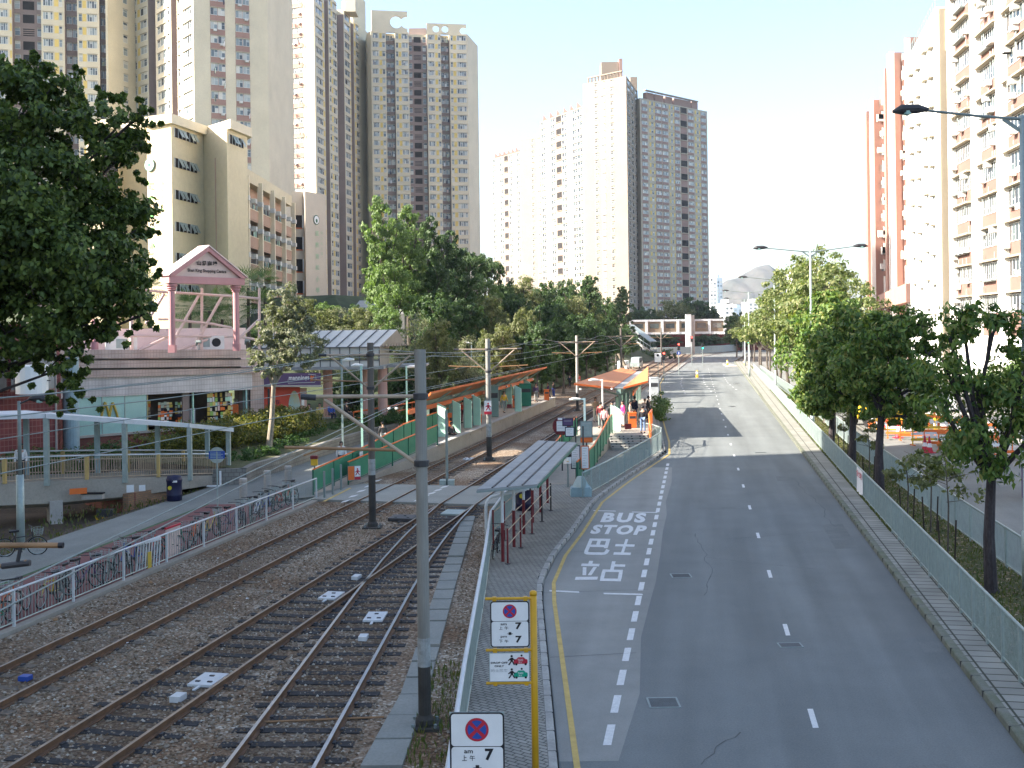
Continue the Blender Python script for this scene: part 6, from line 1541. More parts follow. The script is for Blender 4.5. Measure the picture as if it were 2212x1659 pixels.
fx_=(e3-e2).normalized();fn_=Vector((fx_.y,-fx_.x))
def e_p(px,py,off=.06):
    q=e2.lerp(e3,(px-661)/45.)+fn_*off;return (q.x,q.y,P(px,py,q.y)[2])
mat('sign_faint',(.3,.46,.3),.6,.05,1)
mb=MB()
for c,y in zip('道教青松小學',(504,529,554,578,603,627)): text_on(mb,c,[e_p(681,y+6),e_p(689,y+6),e_p(689,y-6),e_p(681,y-6)],'sign_faint',.01)
for c,y in zip('自公社上習',(503,515,526,537,548)): text_on(mb,c,[e_p(693,y+3),e_p(697,y+3),e_p(697,y-3),e_p(693,y-3)],'sign_faint',.0)
q=Vector(e_p(684,475,.08));mb.add([tuple(q+Vector((fx_.x,fx_.y,0))*.75*math.cos(t*PI/12)+Vector((0,0,.72*math.sin(t*PI/12)))) for t in range(24)],[tuple(range(24))],'green_dark')
q=Vector(e_p(684,475,.1));mb.add([tuple(q+Vector((fx_.x,fx_.y,0))*.63*math.cos(t*PI/12)+Vector((0,0,.6*math.sin(t*PI/12)))) for t in range(24)],[tuple(range(24))],'white_card')
q=Vector(e_p(684,477,.12));mb.add([tuple(q+Vector((fx_.x,fx_.y,0))*.25*math.cos(t*PI/12)+Vector((0,0,.3*math.sin(t*PI/12)))) for t in range(24)],[tuple(range(24))],'green_dark')
mb.build('lettering',s2)
# low blue-grey roof in the trees
a=P(760,668,120);mb=MB();mb.prism([(a[0],118),(a[0]+6,118),(a[0]+6,126),(a[0],126)],6,0,'roof_grey',z1s=[9.3,9.3,11,11]);o=mb.build('shed_roof');tag(o,'low blue-grey shed roof between the tower foot and the tall tree','shed')
# ================= right-hand factory buildings =================
fb=thing('factory_building','white pillared factory with pink wall panels, deep window ledges and many air conditioners','factory building')
def FX(d): return 38.9+.1263*d
W=[];mb=MB();led=MB();ac_=MB();pk=MB()
y0,y1=62.,139.;zt_=62.
mb.prism([(FX(y0),y0),(FX(y0)+22,y0),(FX(y1)+20,y1),(FX(y1),y1)][::1],0,zt_,'sky_white');mb.build('wall',fb)
pil=[(136.7+1.2,139.0)];y=139.;bays=[]
bays=[(130.2,137.0),(119.6,126.6)]
yb_=117.2
while yb_>66: bays.append((yb_-9.8,yb_));yb_-=12.6
ft=3.75
rr=random.Random(5)
for (a,b) in bays:
    A_=Vector((FX(b),b));B_=Vector((FX(a),a));tx=(B_-A_).normalized();L=(B_-A_).length;nn=Vector((tx.y,-tx.x))
    wallpanel(pk,A_,B_,6,zt_-1,'rb_pink',.02,.06)
    for f in range(int((zt_-6)/ft)):
        z=zt_-2-(f+1)*ft
        if z<5: break
        q=A_+tx*.15+nn*.03;W.append((q.x,q.y,z+1.1,tx.x,tx.y,L-.3,1.95,'w8'))
        wallpanel(led,A_-tx*.1,B_+tx*.1,z+3.15,z+3.33,'rb_cream',.75,.75)
        for k in range(rr.randint(0,4)):
            p=A_+tx*(L*rr.random())+nn*.1;acbox(ac_,p.x,p.y,z+rr.choice((.4,1.0,2.5)),tx.x,tx.y,1.5)
            p2=p+nn*.25;ac_.tube([(p2.x,p2.y,z+.4),(p2.x,p2.y,z-rr.random()*2)],.05,4,'galv_dull')
        if rr.random()<.35:
            p=A_+tx*(L*.1);wallpanel(ac_,p,p+tx*L*.6,z+.9,z+1.1,'galv_dull',.6,.6)
pk.build('wall_panel',fb);led.build('window_ledge',fb);o=ac_.build('air_conditioner',fb);o['kind']='stuff';place_windows(fb,W)
mb=MB()
ypil=[139.0,(137.0+139)/2]
for (a,b) in bays+[]:
    q0=Vector((FX(b+2.6 if b<130 else 139),b+2.6 if b<130 else 139.));q1=Vector((FX(b+.15),b+.15));wallpanel(mb,q0,q1,0,zt_,'sky_white',.45,.5)
q=Vector((FX(64),64.));wallpanel(mb,Vector((FX(bays[-1][0]-.2),bays[-1][0]-.2)),Vector((FX(62),62.)),0,zt_,'sky_white',.45,.5)
mb.build('pillar',fb)
f2=thing('factory_building','plain white factory with tiny hooded windows and a cream end wall','factory building')
a0=(P(2028,600,141)[0],141.);a1=(P(1967,600,168)[0],168.);zt_=Z(2030,14,141)
mb=MB();mb.prism([a0,(a0[0]+12,141.01),(a0[0]+22,170),a1],0,zt_,'sky_white');mb.build('wall',f2)
mb=MB();mb.prism([(a0[0]+.4,140.85),(a0[0]+12,140.85),(a0[0]+12,141.0),(a0[0]+.4,141.0)],0,zt_-.3,'rb_cream');x_=P(2042,50,140.8)[0];mb.box(x_,x_+1.0,140.6,140.84,Z(2040,110,141),zt_-.6,'wall_grey');mb.build('end_wall',f2)
mb=MB();A_=Vector(a1);B_=Vector(a0);tx=(B_-A_).normalized();nn=Vector((tx.y,-tx.x));L=(B_-A_).length
W=[]
for f in range(12):
    for k,u in enumerate((.16,.42,.66,.86)):
        z=zt_-5-f*3.9-(k%2)*.8;p=A_+tx*(L*u)
        if z<5: continue
        W.append((p.x+nn.x*.02,p.y+nn.y*.02,z,tx.x,tx.y,1.6,1.,'w2'));hm_=MB();wallpanel(hm_,p-tx*.2,p+tx*2.,z+1.05,z+1.15,'wall_grey',.6,.6);hm_.build('window_hood',f2)
        if (f+k)%3==0: acbox(mb,p.x+tx.x*2.5,p.y+tx.y*2.5,z-1.2,tx.x,tx.y,1.2)
place_windows(f2,W);(o:=mb.build('air_conditioner',f2))['__']=0;o['kind']='stuff';del o['__']
mb=MB();a=Vector(a1);b=Vector(a0)
for p in resample([(a.x,a.y,zt_),(b.x,b.y,zt_)],2.): mb.box(p.x-.04,p.x+.04,p.y-.04,p.y+.04,zt_,zt_+1.1,'galv')
mb.tube([(a.x,a.y,zt_+1.1),(b.x,b.y,zt_+1.1)],.05,5,'galv');mb.build('roof_rail',f2)
f3=thing('factory_building','salmon pink stepped factory with white ribs and balconies full of air conditioners','factory building')
def stepb(pxa,pxb,d0,d1,top,ppx,m,f=None):
    xa=P(pxa,600,d0)[0];xb=P(pxb,600,d0)[0];xc=P(pxa-5,600,d1)[0]
    mb=MB();mb.prism([(xa,d0),(xb+3,d0),(xc+12,d1),(xc,d1)],0,Z(ppx,top,d0),m);return mb.build('wall',f3)
stepb(1963,1990,188,214,80,1975,'rb_salmon')
stepb(1931,1966,214,244,113,1940,'rb_salmon')
stepb(1917,1931,240,262,147,1921,'rb_salmon')
stepb(1886,1918,258,290,215,1895,'rb_salmon')
stepb(1876,1887,285,300,240,1879,'rb_salmon')
mb=MB()
for px,d,top in ((1926,239.5,118),(1931.5,213.6,113),(1966,187.8,84),(1913,257.6,190),(1887,257.4,216),(1960,213.4,118)):
    x=P(px,600,d)[0];mb.box(x-.45,x+.45,d-.35,d-.02,0,Z(px,top,d)+.1,'sky_white')
mb.build('rib',f3)
mb=MB();ac_=MB()
for (pa,pb,d,top,n_) in ((1949,1959,213.5,118,14),(1901,1909,257.5,218,14)):
    for f in range(n_):
        z=Z(pa,top,d)-2.5-f*3.9
        if z<16: break
        xa=P(pa,600,d)[0];xb=P(pb,600,d)[0];mb.prism([(xa,d-1.4),(xb+1.2,d-1.4),(xb+1.2,d),(xa+1.4,d)],z,z+1.2,'wall_salmon');mb.box(xa+.4,xb+1,d-.06,d,z+1.2,z+3.,'pane_pale')
        for k in range(2): ac_.box(xa+rr.uniform(-1.,1.5),xa+rr.uniform(1.6,2.4),d-2,d-1.2,z+rr.uniform(1.2,2.4),z+2.9,'ac_white')
mb.build('balcony',f3);o=ac_.build('air_conditioner',f3);o['kind']='stuff'
mb=MB();a=P(1897,640,255);b=P(1957,620,183);mb.prism([(a[0],255),(b[0],183),(b[0]+9,183),(a[0]+9,255)],Z(1957,640,183)-1,Z(1957,612,183),'rb_salmon');mb.build('podium_canopy',f3)
# ================= far covered footbridge =================
br=thing('covered_footbridge','long covered footbridge with white ribs and tan panels crossing the road far away','footbridge')
bd_=300.
zt_=Z(1450,690,bd_);zb_=Z(1450,721,bd_);xl=P(1290,700,bd_)[0];xr=P(1600,700,bd_)[0]
mb=MB();mb.box(xl,xr,bd_,bd_+3.6,zt_-.55,zt_,'white_paint');mb.box(xl,xr,bd_,bd_+3.6,zb_-.1,zb_+.5,'white_paint');mb.build('frame',br)
mb=MB();mb.box(xl,xr,bd_+.35,bd_+.5,zb_+.5,zt_-.55,'tan_panel');mb.box(xl,xr,bd_+3.1,bd_+3.25,zb_+.5,zt_-.55,'tan_panel');mb.build('side_panel',br)
for i in range(10):
    px=1295+i*33.9;x=P(px+.5*0,700,bd_)[0];mb=MB();mb.box(x-.35,x+.35,bd_-.15,bd_+.34,zb_-.05,zt_-.1,'white_paint');mb.build('rib',br)
    x2=P(px+17,700,bd_)[0];mb=MB();mb.box(x2-1.75,x2+1.75,bd_+.22,bd_+.349,zb_+.55,zt_-.62,'tan_panel');mb.box(x2-1.2,x2+1.2,bd_+.18,bd_+.215,zb_+1.55,zt_-1.1,'pane_dark');mb.build('window',br)
mb=MB();x=P(1486,700,bd_)[0];mb.box(x-.75,x+.75,bd_-1.1,bd_-.2,-.05,Z(1486,679,bd_),'white_paint');mb.box(x+.8,x+1.7,bd_-.6,bd_-.2,-.05,Z(1486,681,bd_),'conc_pale');mb.build('pier',br)
mb=MB();a=P(1362,730,270);b=P(1412,765,262)
for z in (0,1.3): mb.bar((a[0],270,a[2]+z),(b[0],262,b[2]+z),.3 if z==0 else .1,.5 if z==0 else .15,'conc_pale' if z==0 else 'galv')
for k in range(8):
    q=Vector((a[0],270,a[2])).lerp(Vector((b[0],262,b[2])),k/7);mb.bar(q,q+Vector((0,0,1.3 if k%2 else 3.)),.12,.12,'galv')
mb.bar((a[0],270,a[2]+3.2),(b[0],262,b[2]+3.),2,.2,'galv');mb.build('stairs',br)
fence('roadside_fence','long pale fence beyond the junction below the far footbridge',[(P(1420,760,290)[0],290,.1),(P(1500,755,300)[0],300,.1),(P(1560,752,315)[0],315,.1),(P(1590,750,330)[0],330,.1)],1.9,4,.4,'lamp_blue',panel='lamp_blue',rail=.06,br=.04)
mb=MB();wallpanel(mb,P(1420,740,335)[:2],P(1660,735,345)[:2],-.1,5.2,'shadow_red',0,.5);o=mb.build('hoarding');tag(o,'dark red hoarding glimpsed beneath the far footbridge','hoarding')
# ================= far city and mountain =================
def block(label,px0,px1,top,d,m,win='pane',name='tower_block',dz=30):
    x0=P(px0,660,d)[0];x1=P(px1,660,d)[0];zt=Z((px0+px1)/2,top,d);t=thing(name,label,'tower block',(x0,d,0));w=x1-x0
    mb=MB();mb.box(0,w,0,dz,0,zt,m);mb.box(w*.3,w*.6,4,dz-4,zt,zt+3,m);mb.build('wall',t)
    mb=MB();n=max(2,int(w/4));nf=int(zt/3.2)
    for i in range(n):
        for f in range(nf):
            mb.box(w*(i+.25)/n,w*(i+.75)/n,-.1,0,f*3.2+1,f*3.2+2.4,win or 'pane')
    o=mb.build('window',t);o['kind']='stuff'
mat('far_white',(.7,.7,.7),.9,.05,.1);mat('far_blue',(.3,.38,.46),.9,.05,.1)
block('white distant tower block just right of the shaded slab',1534,1548,598,900,'far_white');block('blue-grey distant tower block left of the mountain',1549,1561,600,950,'far_blue')
block('low white distant block with stepped roof at the mountain foot',1566,1584,655,800,'far_white');block('pale blue distant block at the mountain foot',1584,1612,664,1100,'far_blue')
block('wide white distant block behind the street lamps',1617,1655,652,1000,'far_white');block('white distant block half behind the lit tree',1682,1712,656,1000,'far_white')
block('pale distant tower right of the mountain behind the tall lamp',1714,1732,590,1200,'far_white');block('slim pale distant tower right of the tall lamp post',1764,1778,570,1300,'far_white');block('blue-grey distant tower with flat top near the lit tree',1782,1798,568,1200,'far_blue')
mb=MB();
md=2600.
prof=[(1380,700),(1460,680),(1520,645),(1570,606),(1596,600),(1612,590),(1630,578),(1645,574),(1655,572),(1668,580),(1685,592),(1705,604),(1725,622),(1760,640),(1820,670),(1880,700)]
NX=90;NY=27;vs=[]
for j in range(NY):
    t=j/(NY-1)
    for i in range(NX):
        px=1380+500*i/(NX-1)
        for (a,b) in zip(prof[:-1],prof[1:]):
            if px<=b[0]+1e-6: py=a[1]+(b[1]-a[1])*(px-a[0])/(b[0]-a[0]);break
        zt=max(0,Z(px,py,md));h=math.sin(PI*t)**2.6
        z=zt*h+ (1-abs(2*t-1))*abs(2*t-1)*22*math.sin(i*.9+j*1.7)*math.sin(i*.37-j*.8)
        if j==NY//2: pass
        vs.append((P(px,py,md)[0]+(i-NX/2)*6*(t-.5),md+(t-.5)*800,max(-5,z if abs(t-.5)>.03 else zt)))
mb.add(vs,[(j*NX+i,j*NX+i+1,(j+1)*NX+i+1,(j+1)*NX+i) for j in range(NY-1) for i in range(NX-1)],'mountain');o=mb.build('mountain',smooth=True);o['kind']='structure'
# ================= buildings of the estate just outside the picture (they cast the shade) =================
def offb(label,poly,h,seed):
    A_=poly[0];B_=poly[1]
    facade_tower('tower_block',label,[(A_,B_,[(.03,.1,'W'),(.14,.2,'V'),(.24,.34,'R'),(.4,.48,'W'),(.55,.63,'S'),(.68,.76,'W'),(.8,.88,'V'),(.91,.97,'W')])],4,h,seed=seed,back=poly[2:])
offb('cream tower block standing out of view on the left, shading the near road',[(-72,-75),(-72,47.2),(-92,42.5),(-92,-75)][::1],92,21)
offb('lower cream block out of view on the left, its shadow falling across the road',[(-64,59.6),(-61,79.5),(-78,81.5),(-80,60)],46.6,22)
# ================= foliage =================
def leaf_arrays(blobs,n,size,seed,clump=.2,nc=None,droop=.25,shell=.55,asp=.5):
    r=np.random.default_rng(seed);B=np.array(blobs,float);w=(B[:,3]*B[:,4]+B[:,4]*B[:,5]+B[:,3]*B[:,5]);w/=w.sum()
    nc=nc or max(12,n//60)
    bi=r.choice(len(B),nc,p=w);u=r.normal(size=(nc,3));u/=np.linalg.norm(u,axis=1)[:,None]
    rad=(shell+(1.08-shell)*r.random(nc)**.6)[:,None]
    cc=B[bi,:3]+u*rad*B[bi,3:6];cs=B[bi,3:6].mean(1)*clump*(.6+.8*r.random(nc))
    ci=r.integers(0,nc,n);g=r.normal(size=(n,3));g/=np.linalg.norm(g,axis=1)[:,None];g*=(r.random(n)**.45)[:,None]
    p=cc[ci]+g*cs[ci][:,None]*np.array([1.15,1.15,.8])
    nrm=g*.7+u[ci]*.5+r.normal(size=(n,3))*.55+np.array([0,0,.35]);nrm/=np.linalg.norm(nrm,axis=1)[:,None]
    t=r.normal(size=(n,3));t[:,2]-=droop*2;t-=nrm*(t*nrm).sum(1)[:,None];t/=np.linalg.norm(t,axis=1)[:,None]
    b=np.cross(nrm,t);s=(size*(.6+.8*r.random(n)))[:,None]
    return p,t,b,nrm,s,asp
def leaf_mesh(name,arr,m,parent=None,six=False):
    p,t,b,nrm,s,asp=arr;n=len(p)
    if six:
        V=np.stack([p-t*s*.5,p-t*s*.1+b*s*asp*.5-nrm*s*.06,p+t*s*.5-nrm*s*.12,p-t*s*.1-b*s*asp*.5-nrm*s*.06],1)
    else: V=np.stack([p-t*s*.5,p+b*s*asp*.5,p+t*s*.5,p-b*s*asp*.5],1)
    me=bpy.data.meshes.new(name);me.vertices.add(n*4);me.vertices.foreach_set('co',V.reshape(-1).astype(np.float32))
    me.loops.add(n*4);me.loops.foreach_set('vertex_index',np.arange(n*4,dtype=np.int32))
    me.polygons.add(n);me.polygons.foreach_set('loop_start',np.arange(0,n*4,4,dtype=np.int32));me.polygons.foreach_set('loop_total',np.full(n,4,np.int32))
    me.materials.append(M[m] if isinstance(m,str) else m);me.update();me.validate()
    o=bpy.data.objects.new(name,me);C.objects.link(o)
    if parent: o.parent=parent
    return o
def trunk_mesh(parent,base,fork,blobs,r0,m,seed,twigs=3):
    rr=random.Random(seed);mb=MB();b=Vector(base);f=Vector(fork)
    mid=b.lerp(f,.5)+Vector((rr.uniform(-.1,.1),rr.uniform(-.1,.1),0))*(f-b).length*.3
    mb.tube([b-Vector((0,0,.05)),b+Vector((0,0,.12)),mid,f],[r0*1.5,r0*1.05,r0*.85,r0*.7],10,m)
    for bl in blobs:
        c=Vector(bl[:3]);k=f.lerp(c,.5)+Vector((rr.uniform(-.3,.3),rr.uniform(-.3,.3),rr.uniform(-.1,.3)))*min(1,(c-f).length*.25)
        mb.tube([f-Vector((0,0,.05)),k,c],[r0*.6,r0*.4,r0*.2],7,m)
        for _ in range(twigs):
            e=c+Vector((rr.uniform(-1,1)*bl[3],rr.uniform(-1,1)*bl[4],rr.uniform(-.6,1)*bl[5]))*.75
            mb.tube([c.lerp(k,rr.random()*.6),c.lerp(e,.5)+Vector((0,0,.05)),e],[r0*.2,r0*.12,r0*.05],5,m)
    return mb.build('trunk',parent)
def tree(name,label,x,y,z,fork,blobs,n,size,lm,bm='bark',r0=.2,seed=1,group=None,cat='tree',**kw):
    t=thing(name,label,cat,(x,y,z),0,group);six=kw.pop('six',False);tw=kw.pop('twigs',3)
    trunk_mesh(t,(0,0,0),fork,blobs,r0,bm,seed,tw);leaf_mesh('crown',leaf_arrays(blobs,n,size,seed,**kw),lm,t,six);return t
# big shaded banyan hanging in from the left
bt=thing('banyan_tree','large dark broad-leaved tree hanging into the picture from the left','tree',(-16.6,27.5,0))
def bb(px,py,rpx,rpz,d,ry=1.8):
    q=P(px,py,d);return (q[0]+16.6,d-27.5,q[2],rpx*d/F,ry,rpz*d/F)
bl=[bb(60,230,75,70,27),bb(110,190,55,40,28),bb(60,420,160,130,27,2.4),bb(190,330,90,80,27.5),bb(120,560,170,120,27,2.4),bb(230,620,100,80,28),bb(60,700,120,70,27,2.),bb(250,280,60,40,27),bb(235,460,80,60,28.),bb(300,250,38,16,27,.5),bb(285,320,36,20,28,.6),bb(275,500,45,35,28,.8),bb(310,680,30,30,28,.6),bb(150,790,35,60,27.5,.8),bb(190,700,60,50,27.5,1.),bb(40,780,60,30,27.5,.9),bb(-80,500,160,200,27,3),bb(-40,300,90,90,28,2),bb(195,215,45,20,27,.5),bb(160,850,18,25,27.5,.4),bb(30,170,60,40,27,1)]
_r=random.Random(8)
for (px,py) in [(345,255),(330,270),(318,330),(300,225),(262,205),(215,190),(205,160),(178,150),(332,345),(300,385),(318,520),(330,505),(325,560),(345,590),(290,640),(340,700),(330,730),(315,745),(280,735),(200,770),(230,720),(170,840),(185,870),(205,885),(120,820),(100,860),(140,880),(60,830),(90,800),(30,850),(10,800),(70,125),(20,150),(110,150),(240,330),(265,420),(280,450),(170,620),(50,760),(110,740),(150,740),(10,740)]:
    s_=_r.uniform(14,26);bl.append(bb(px,py,s_,s_*.7,_r.uniform(26.6,28.4),.35))
trunk_mesh(bt,(0,0,0),(-1.8,.2,4.5),bl[:18],.13,'bark_dark',4,1)
a=leaf_arrays(bl,74000,.15,11,clump=.2,nc=1000,droop=.5,shell=.35,asp=.62);leaf_mesh('crown',a,'leaf_banyan',bt,True)
# tree in front of the shopping centre (pale upper crown)
q=G(572,978,.9)
def rel(px,py,rx,rz,d,x,y,z,ry=None):
    p=P(px,py,d);return (p[0]-x,d-y,p[2]-z,rx*d/F,(ry or rx*d/F),rz*d/F)
x0,y0,z0=q[0],60.,.9
bl=[rel(615,650,38,38,60,x0,y0,z0),rel(600,705,45,40,60,x0,y0,z0),rel(650,745,52,48,60,x0,y0,z0),rel(590,770,48,40,60,x0,y0,z0),rel(640,700,40,35,60.6,x0,y0,z0),rel(570,800,25,22,59.6,x0,y0,z0)]
tree('street_tree','young tree with pale upper leaves leaning in front of the shopping centre',x0,y0,z0,(.3,0,3.6),bl,17000,.17,'leaf_grey','bark_pale',.17,5,droop=.4)
# saplings row and median trees
def mtree(label,x,y,H,W,n,size,lm,seed,fork=.34,sparse=False,name='median_tree',bm='bark_dark'):
    rr=random.Random(seed);bl=[];f=(rr.uniform(-.15,.15),rr.uniform(-.15,.15),H*fork)
    k=7 if not sparse else 9
    for i in range(k):
        a=2*PI*i/k+rr.random();zz=H*(.5+.36*((i*3)%k)/k);R_=W*(.52 if zz<H*.72 else .34)
        bl.append((math.cos(a)*R_,math.sin(a)*R_,zz,W*rr.uniform(.36,.5)*(1 if not sparse else .75),W*rr.uniform(.36,.5)*(1 if not sparse else .75),H*rr.uniform(.1,.14)))
    bl.append((0,0,H*.9,W*.42,W*.42,H*.1));bl.append((rr.uniform(-.3,.3)*W,0,H*.62,W*.5,W*.5,H*.16))
    return tree(name,label,x,y,.13,f,bl,n,size,lm,bm,.085+.009*H,seed,'trees on the strip between the two roads',clump=.3 if not sparse else .22,nc=(n//70 if not sparse else 150),droop=.6,six=True,shell=.3)
bl=[rel(2080,690,50,45,29.4,12.85,29.4,.13,.6),rel(2150,700,55,40,29.6,12.85,29.4,.13,.6),rel(2230,740,60,60,29,12.85,29.4,.13,.8),rel(2040,790,60,50,29,12.85,29.4,.13,.7),rel(2120,850,70,50,29.5,12.85,29.4,.13,.9),rel(2190,830,60,60,29.8,12.85,29.4,.13,.9),rel(2030,870,50,40,29,12.85,29.4,.13,.6),rel(2100,960,60,50,29.2,12.85,29.4,.13,.8),rel(2190,930,50,60,29,12.85,29.4,.13,.8),rel(2050,730,30,30,29.2,12.85,29.4,.13,.5),rel(2150,1010,50,30,29,12.85,29.4,.13,.5),rel(2260,880,60,80,29,12.85,29.4,.13,.9)]
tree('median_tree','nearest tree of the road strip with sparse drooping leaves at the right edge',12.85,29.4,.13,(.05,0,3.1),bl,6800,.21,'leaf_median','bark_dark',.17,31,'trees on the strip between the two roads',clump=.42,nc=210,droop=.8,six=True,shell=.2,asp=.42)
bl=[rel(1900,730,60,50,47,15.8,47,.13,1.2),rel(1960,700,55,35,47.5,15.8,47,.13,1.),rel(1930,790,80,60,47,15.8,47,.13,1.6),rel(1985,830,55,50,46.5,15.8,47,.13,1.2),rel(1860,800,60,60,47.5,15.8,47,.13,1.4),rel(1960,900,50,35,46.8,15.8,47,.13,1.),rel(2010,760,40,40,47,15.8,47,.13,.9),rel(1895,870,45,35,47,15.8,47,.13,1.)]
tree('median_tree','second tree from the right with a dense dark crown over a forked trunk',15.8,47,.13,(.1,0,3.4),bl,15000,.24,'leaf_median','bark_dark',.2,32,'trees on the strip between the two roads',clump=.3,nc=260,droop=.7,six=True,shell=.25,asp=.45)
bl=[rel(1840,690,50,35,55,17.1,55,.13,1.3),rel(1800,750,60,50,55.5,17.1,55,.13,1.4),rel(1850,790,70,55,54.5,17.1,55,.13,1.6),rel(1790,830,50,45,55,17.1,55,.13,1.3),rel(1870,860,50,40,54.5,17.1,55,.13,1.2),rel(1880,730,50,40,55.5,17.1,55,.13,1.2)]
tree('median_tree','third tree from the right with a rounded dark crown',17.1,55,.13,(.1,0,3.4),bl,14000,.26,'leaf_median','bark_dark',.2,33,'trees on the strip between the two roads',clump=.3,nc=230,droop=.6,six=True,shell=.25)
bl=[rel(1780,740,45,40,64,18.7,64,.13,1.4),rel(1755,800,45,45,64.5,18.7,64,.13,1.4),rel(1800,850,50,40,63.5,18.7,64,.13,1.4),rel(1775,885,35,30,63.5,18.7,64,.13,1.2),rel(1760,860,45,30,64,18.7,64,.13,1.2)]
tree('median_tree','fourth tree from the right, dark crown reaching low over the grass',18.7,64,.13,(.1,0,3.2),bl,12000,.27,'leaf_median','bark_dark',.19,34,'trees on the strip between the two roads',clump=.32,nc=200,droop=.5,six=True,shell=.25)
sp=[(72,9.0,3.4),(81,10.4,3.6),(91,12,4.),(101,13.6,4.6),(112,13,4.4),(122,11.4,4.),(133,10.2,3.9),(145,9.8,3.8),(158,9.6,3.8),(172,9.4,3.8),(188,9.3,3.8),(206,9.6,4),(226,9.6,4),(250,10,4.4)]
for i,(y,Hh,Wd) in enumerate(sp):
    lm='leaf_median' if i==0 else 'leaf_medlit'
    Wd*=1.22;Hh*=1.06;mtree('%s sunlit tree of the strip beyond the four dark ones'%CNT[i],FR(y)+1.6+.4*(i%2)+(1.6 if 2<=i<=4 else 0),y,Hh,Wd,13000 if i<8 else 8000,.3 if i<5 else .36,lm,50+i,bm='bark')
def sapling(label,px,h,crown,seed,stakes=True):
    x,y,_=G(*px,.13);t=thing('sapling',label,'sapling',(x,y,.13),0,'staked saplings on the tree strip')
    mb=MB();mb.tube([(0,0,0),(.05,0,h*.5),(-.03,0,h*.9)],[.03,.025,.012],7,'bark')
    rr=random.Random(seed)
    for i in range(7):
        a=rr.random()*6.28;z=h*rr.uniform(.5,.85);mb.tube([(0,0,z),(math.cos(a)*crown*.8,math.sin(a)*crown*.8,z+rr.uniform(.1,.4))],[.012,.005],5,'bark')
    mb.build('trunk',t)
    bl=[(math.cos(a)*crown*.55,math.sin(a)*crown*.55,h*(.6+.1*i),crown*.45,crown*.45,.22) for i,a in enumerate([rr.random()*6.28 for _ in range(5)])]
    leaf_mesh('crown',leaf_arrays(bl,520,.17,seed,clump=.5,nc=26,droop=.5,shell=.1,asp=.6),'leaf_olive',t,True)
    if stakes:
        for s in (-.22,.22):
            mb=MB();mb.tube([(s,0,0),(s*1.25,0,1.25)],.025,6,'stake');mb.build('stake',t)
for i,(p,h,c) in enumerate([((1960,1130),2.6,.75),((2010,1150),3.1,1.2),((2047,1212),3.4,1.15),((1877,1045),3.0,.7),((1822,990),2.7,.6)]): sapling(['short staked sapling with a small tuft, left of the taller pair','taller staked sapling with spreading crown, middle of the near group','tall staked sapling nearest the big right-hand trunk','thin sapling between the two dark trunks','farthest thin sapling beside the third trunk'][i],p,h,c,70+i)
# grass and fallen leaves on the strip
def scatter(name,label,n,xf,zf,size,m,seed,asp,up=True,cat='grass'):
    r=np.random.default_rng(seed);Y=14+ (r.random(n)**1.5)*110;U=r.random(n);X=np.array([xf(y,u) for y,u in zip(Y,U)]);Z_=np.array([zf(x,y) for x,y in zip(X,Y)])
    p=np.stack([X,Y,Z_+ (size*.35 if up else .012)],1);a=r.random(n)*6.28
    if up: t=np.stack([.35*np.cos(a),.35*np.sin(a),np.ones(n)],1)
    else: t=np.stack([np.cos(a),np.sin(a),.15*r.normal(size=n)],1)
    t/=np.linalg.norm(t,axis=1)[:,None];nrm=np.cross(t,np.stack([np.sin(a),-np.cos(a),np.zeros(n)],1)) if up else np.tile(np.array([0,0,1.]),(n,1))
    b=np.cross(nrm,t);s=(size*(.5+r.random(n)))[:,None];o=leaf_mesh(name,(p,t,b,nrm,s,asp),m);tag(o,label,cat,kind='stuff')
scatter('grass','thin green and brown grass on the strip between the roads',26000,lambda y,u:FR(y)+.15+u*(lerp_line(FR2,y)-FR(y)-.1),lambda x,y:.13,.11,'grass_blade',5,.3)
scatter('fallen_leaves','dry fallen leaves lying under the trees on the strip',9000,lambda y,u:FR(y)+.15+u*(lerp_line(FR2,y)-FR(y)-.1),lambda x,y:.135,.13,'litter_leaf',6,.6,False,'fallen leaves')
scatter('weeds','dry grass and weeds around the foreground mast and along the barrier',5000,lambda y,u:((-1.9+u*.85) if y<24 else -1.0+u*.1) if y<38 else FR(y)-.07+u*.1,lambda x,y:.05 if x<0 else .13,.14,'grass_blade',8,.25,True,'weeds')
scatter('earth_weeds','green weeds and litter on the bare earth under the covered ramp',7000,lambda y,u:lerp_line([(-24,14),(-18.2,30),(-16.8,39.5),(-15.6,47),(-14.9,52)],min(y,52))-u*u*4,lambda x,y:-.15,.16,'grass_blade',9,.35,True,'weeds')
# hedge on the planter
r=np.random.default_rng(12)
def hedge(name,label,pts,w,h,n,size,m,seed,kind=None):
    bl=[]
    for p in resample(pts,1.0): bl.append((p.x+random.uniform(-.2,.2),p.y+random.uniform(-.2,.2),p.z+h*.45,w,w,h*.62))
    o=leaf_mesh(name,leaf_arrays(bl,n,size,seed,clump=.4,droop=0,shell=.3),m);tag(o,label,'hedge',kind=kind);return o
mid=[(a[0]*.5+b[0]*.5,a[1]*.5+b[1]*.5,1.0) for a,b in zip(PLF,PLB)]
hedge('hedge','yellow-green croton hedge filling the planter behind the stone wall',[(-18.8,57.5,1.1),(-15.9,61,1.1),(-14.5,66,1.1),(-13.3,70.5,1.1)],1.25,1.3,22000,.16,'leaf_hedge',14)
hedge('hedge','yellow-green shrubs against the shopping centre base wall',[(-17.6,60.8,1.2),(-16.5,66,1.2),(-15.2,71.5,1.2)],1.0,1.3,14000,.16,'leaf_hedge',15)
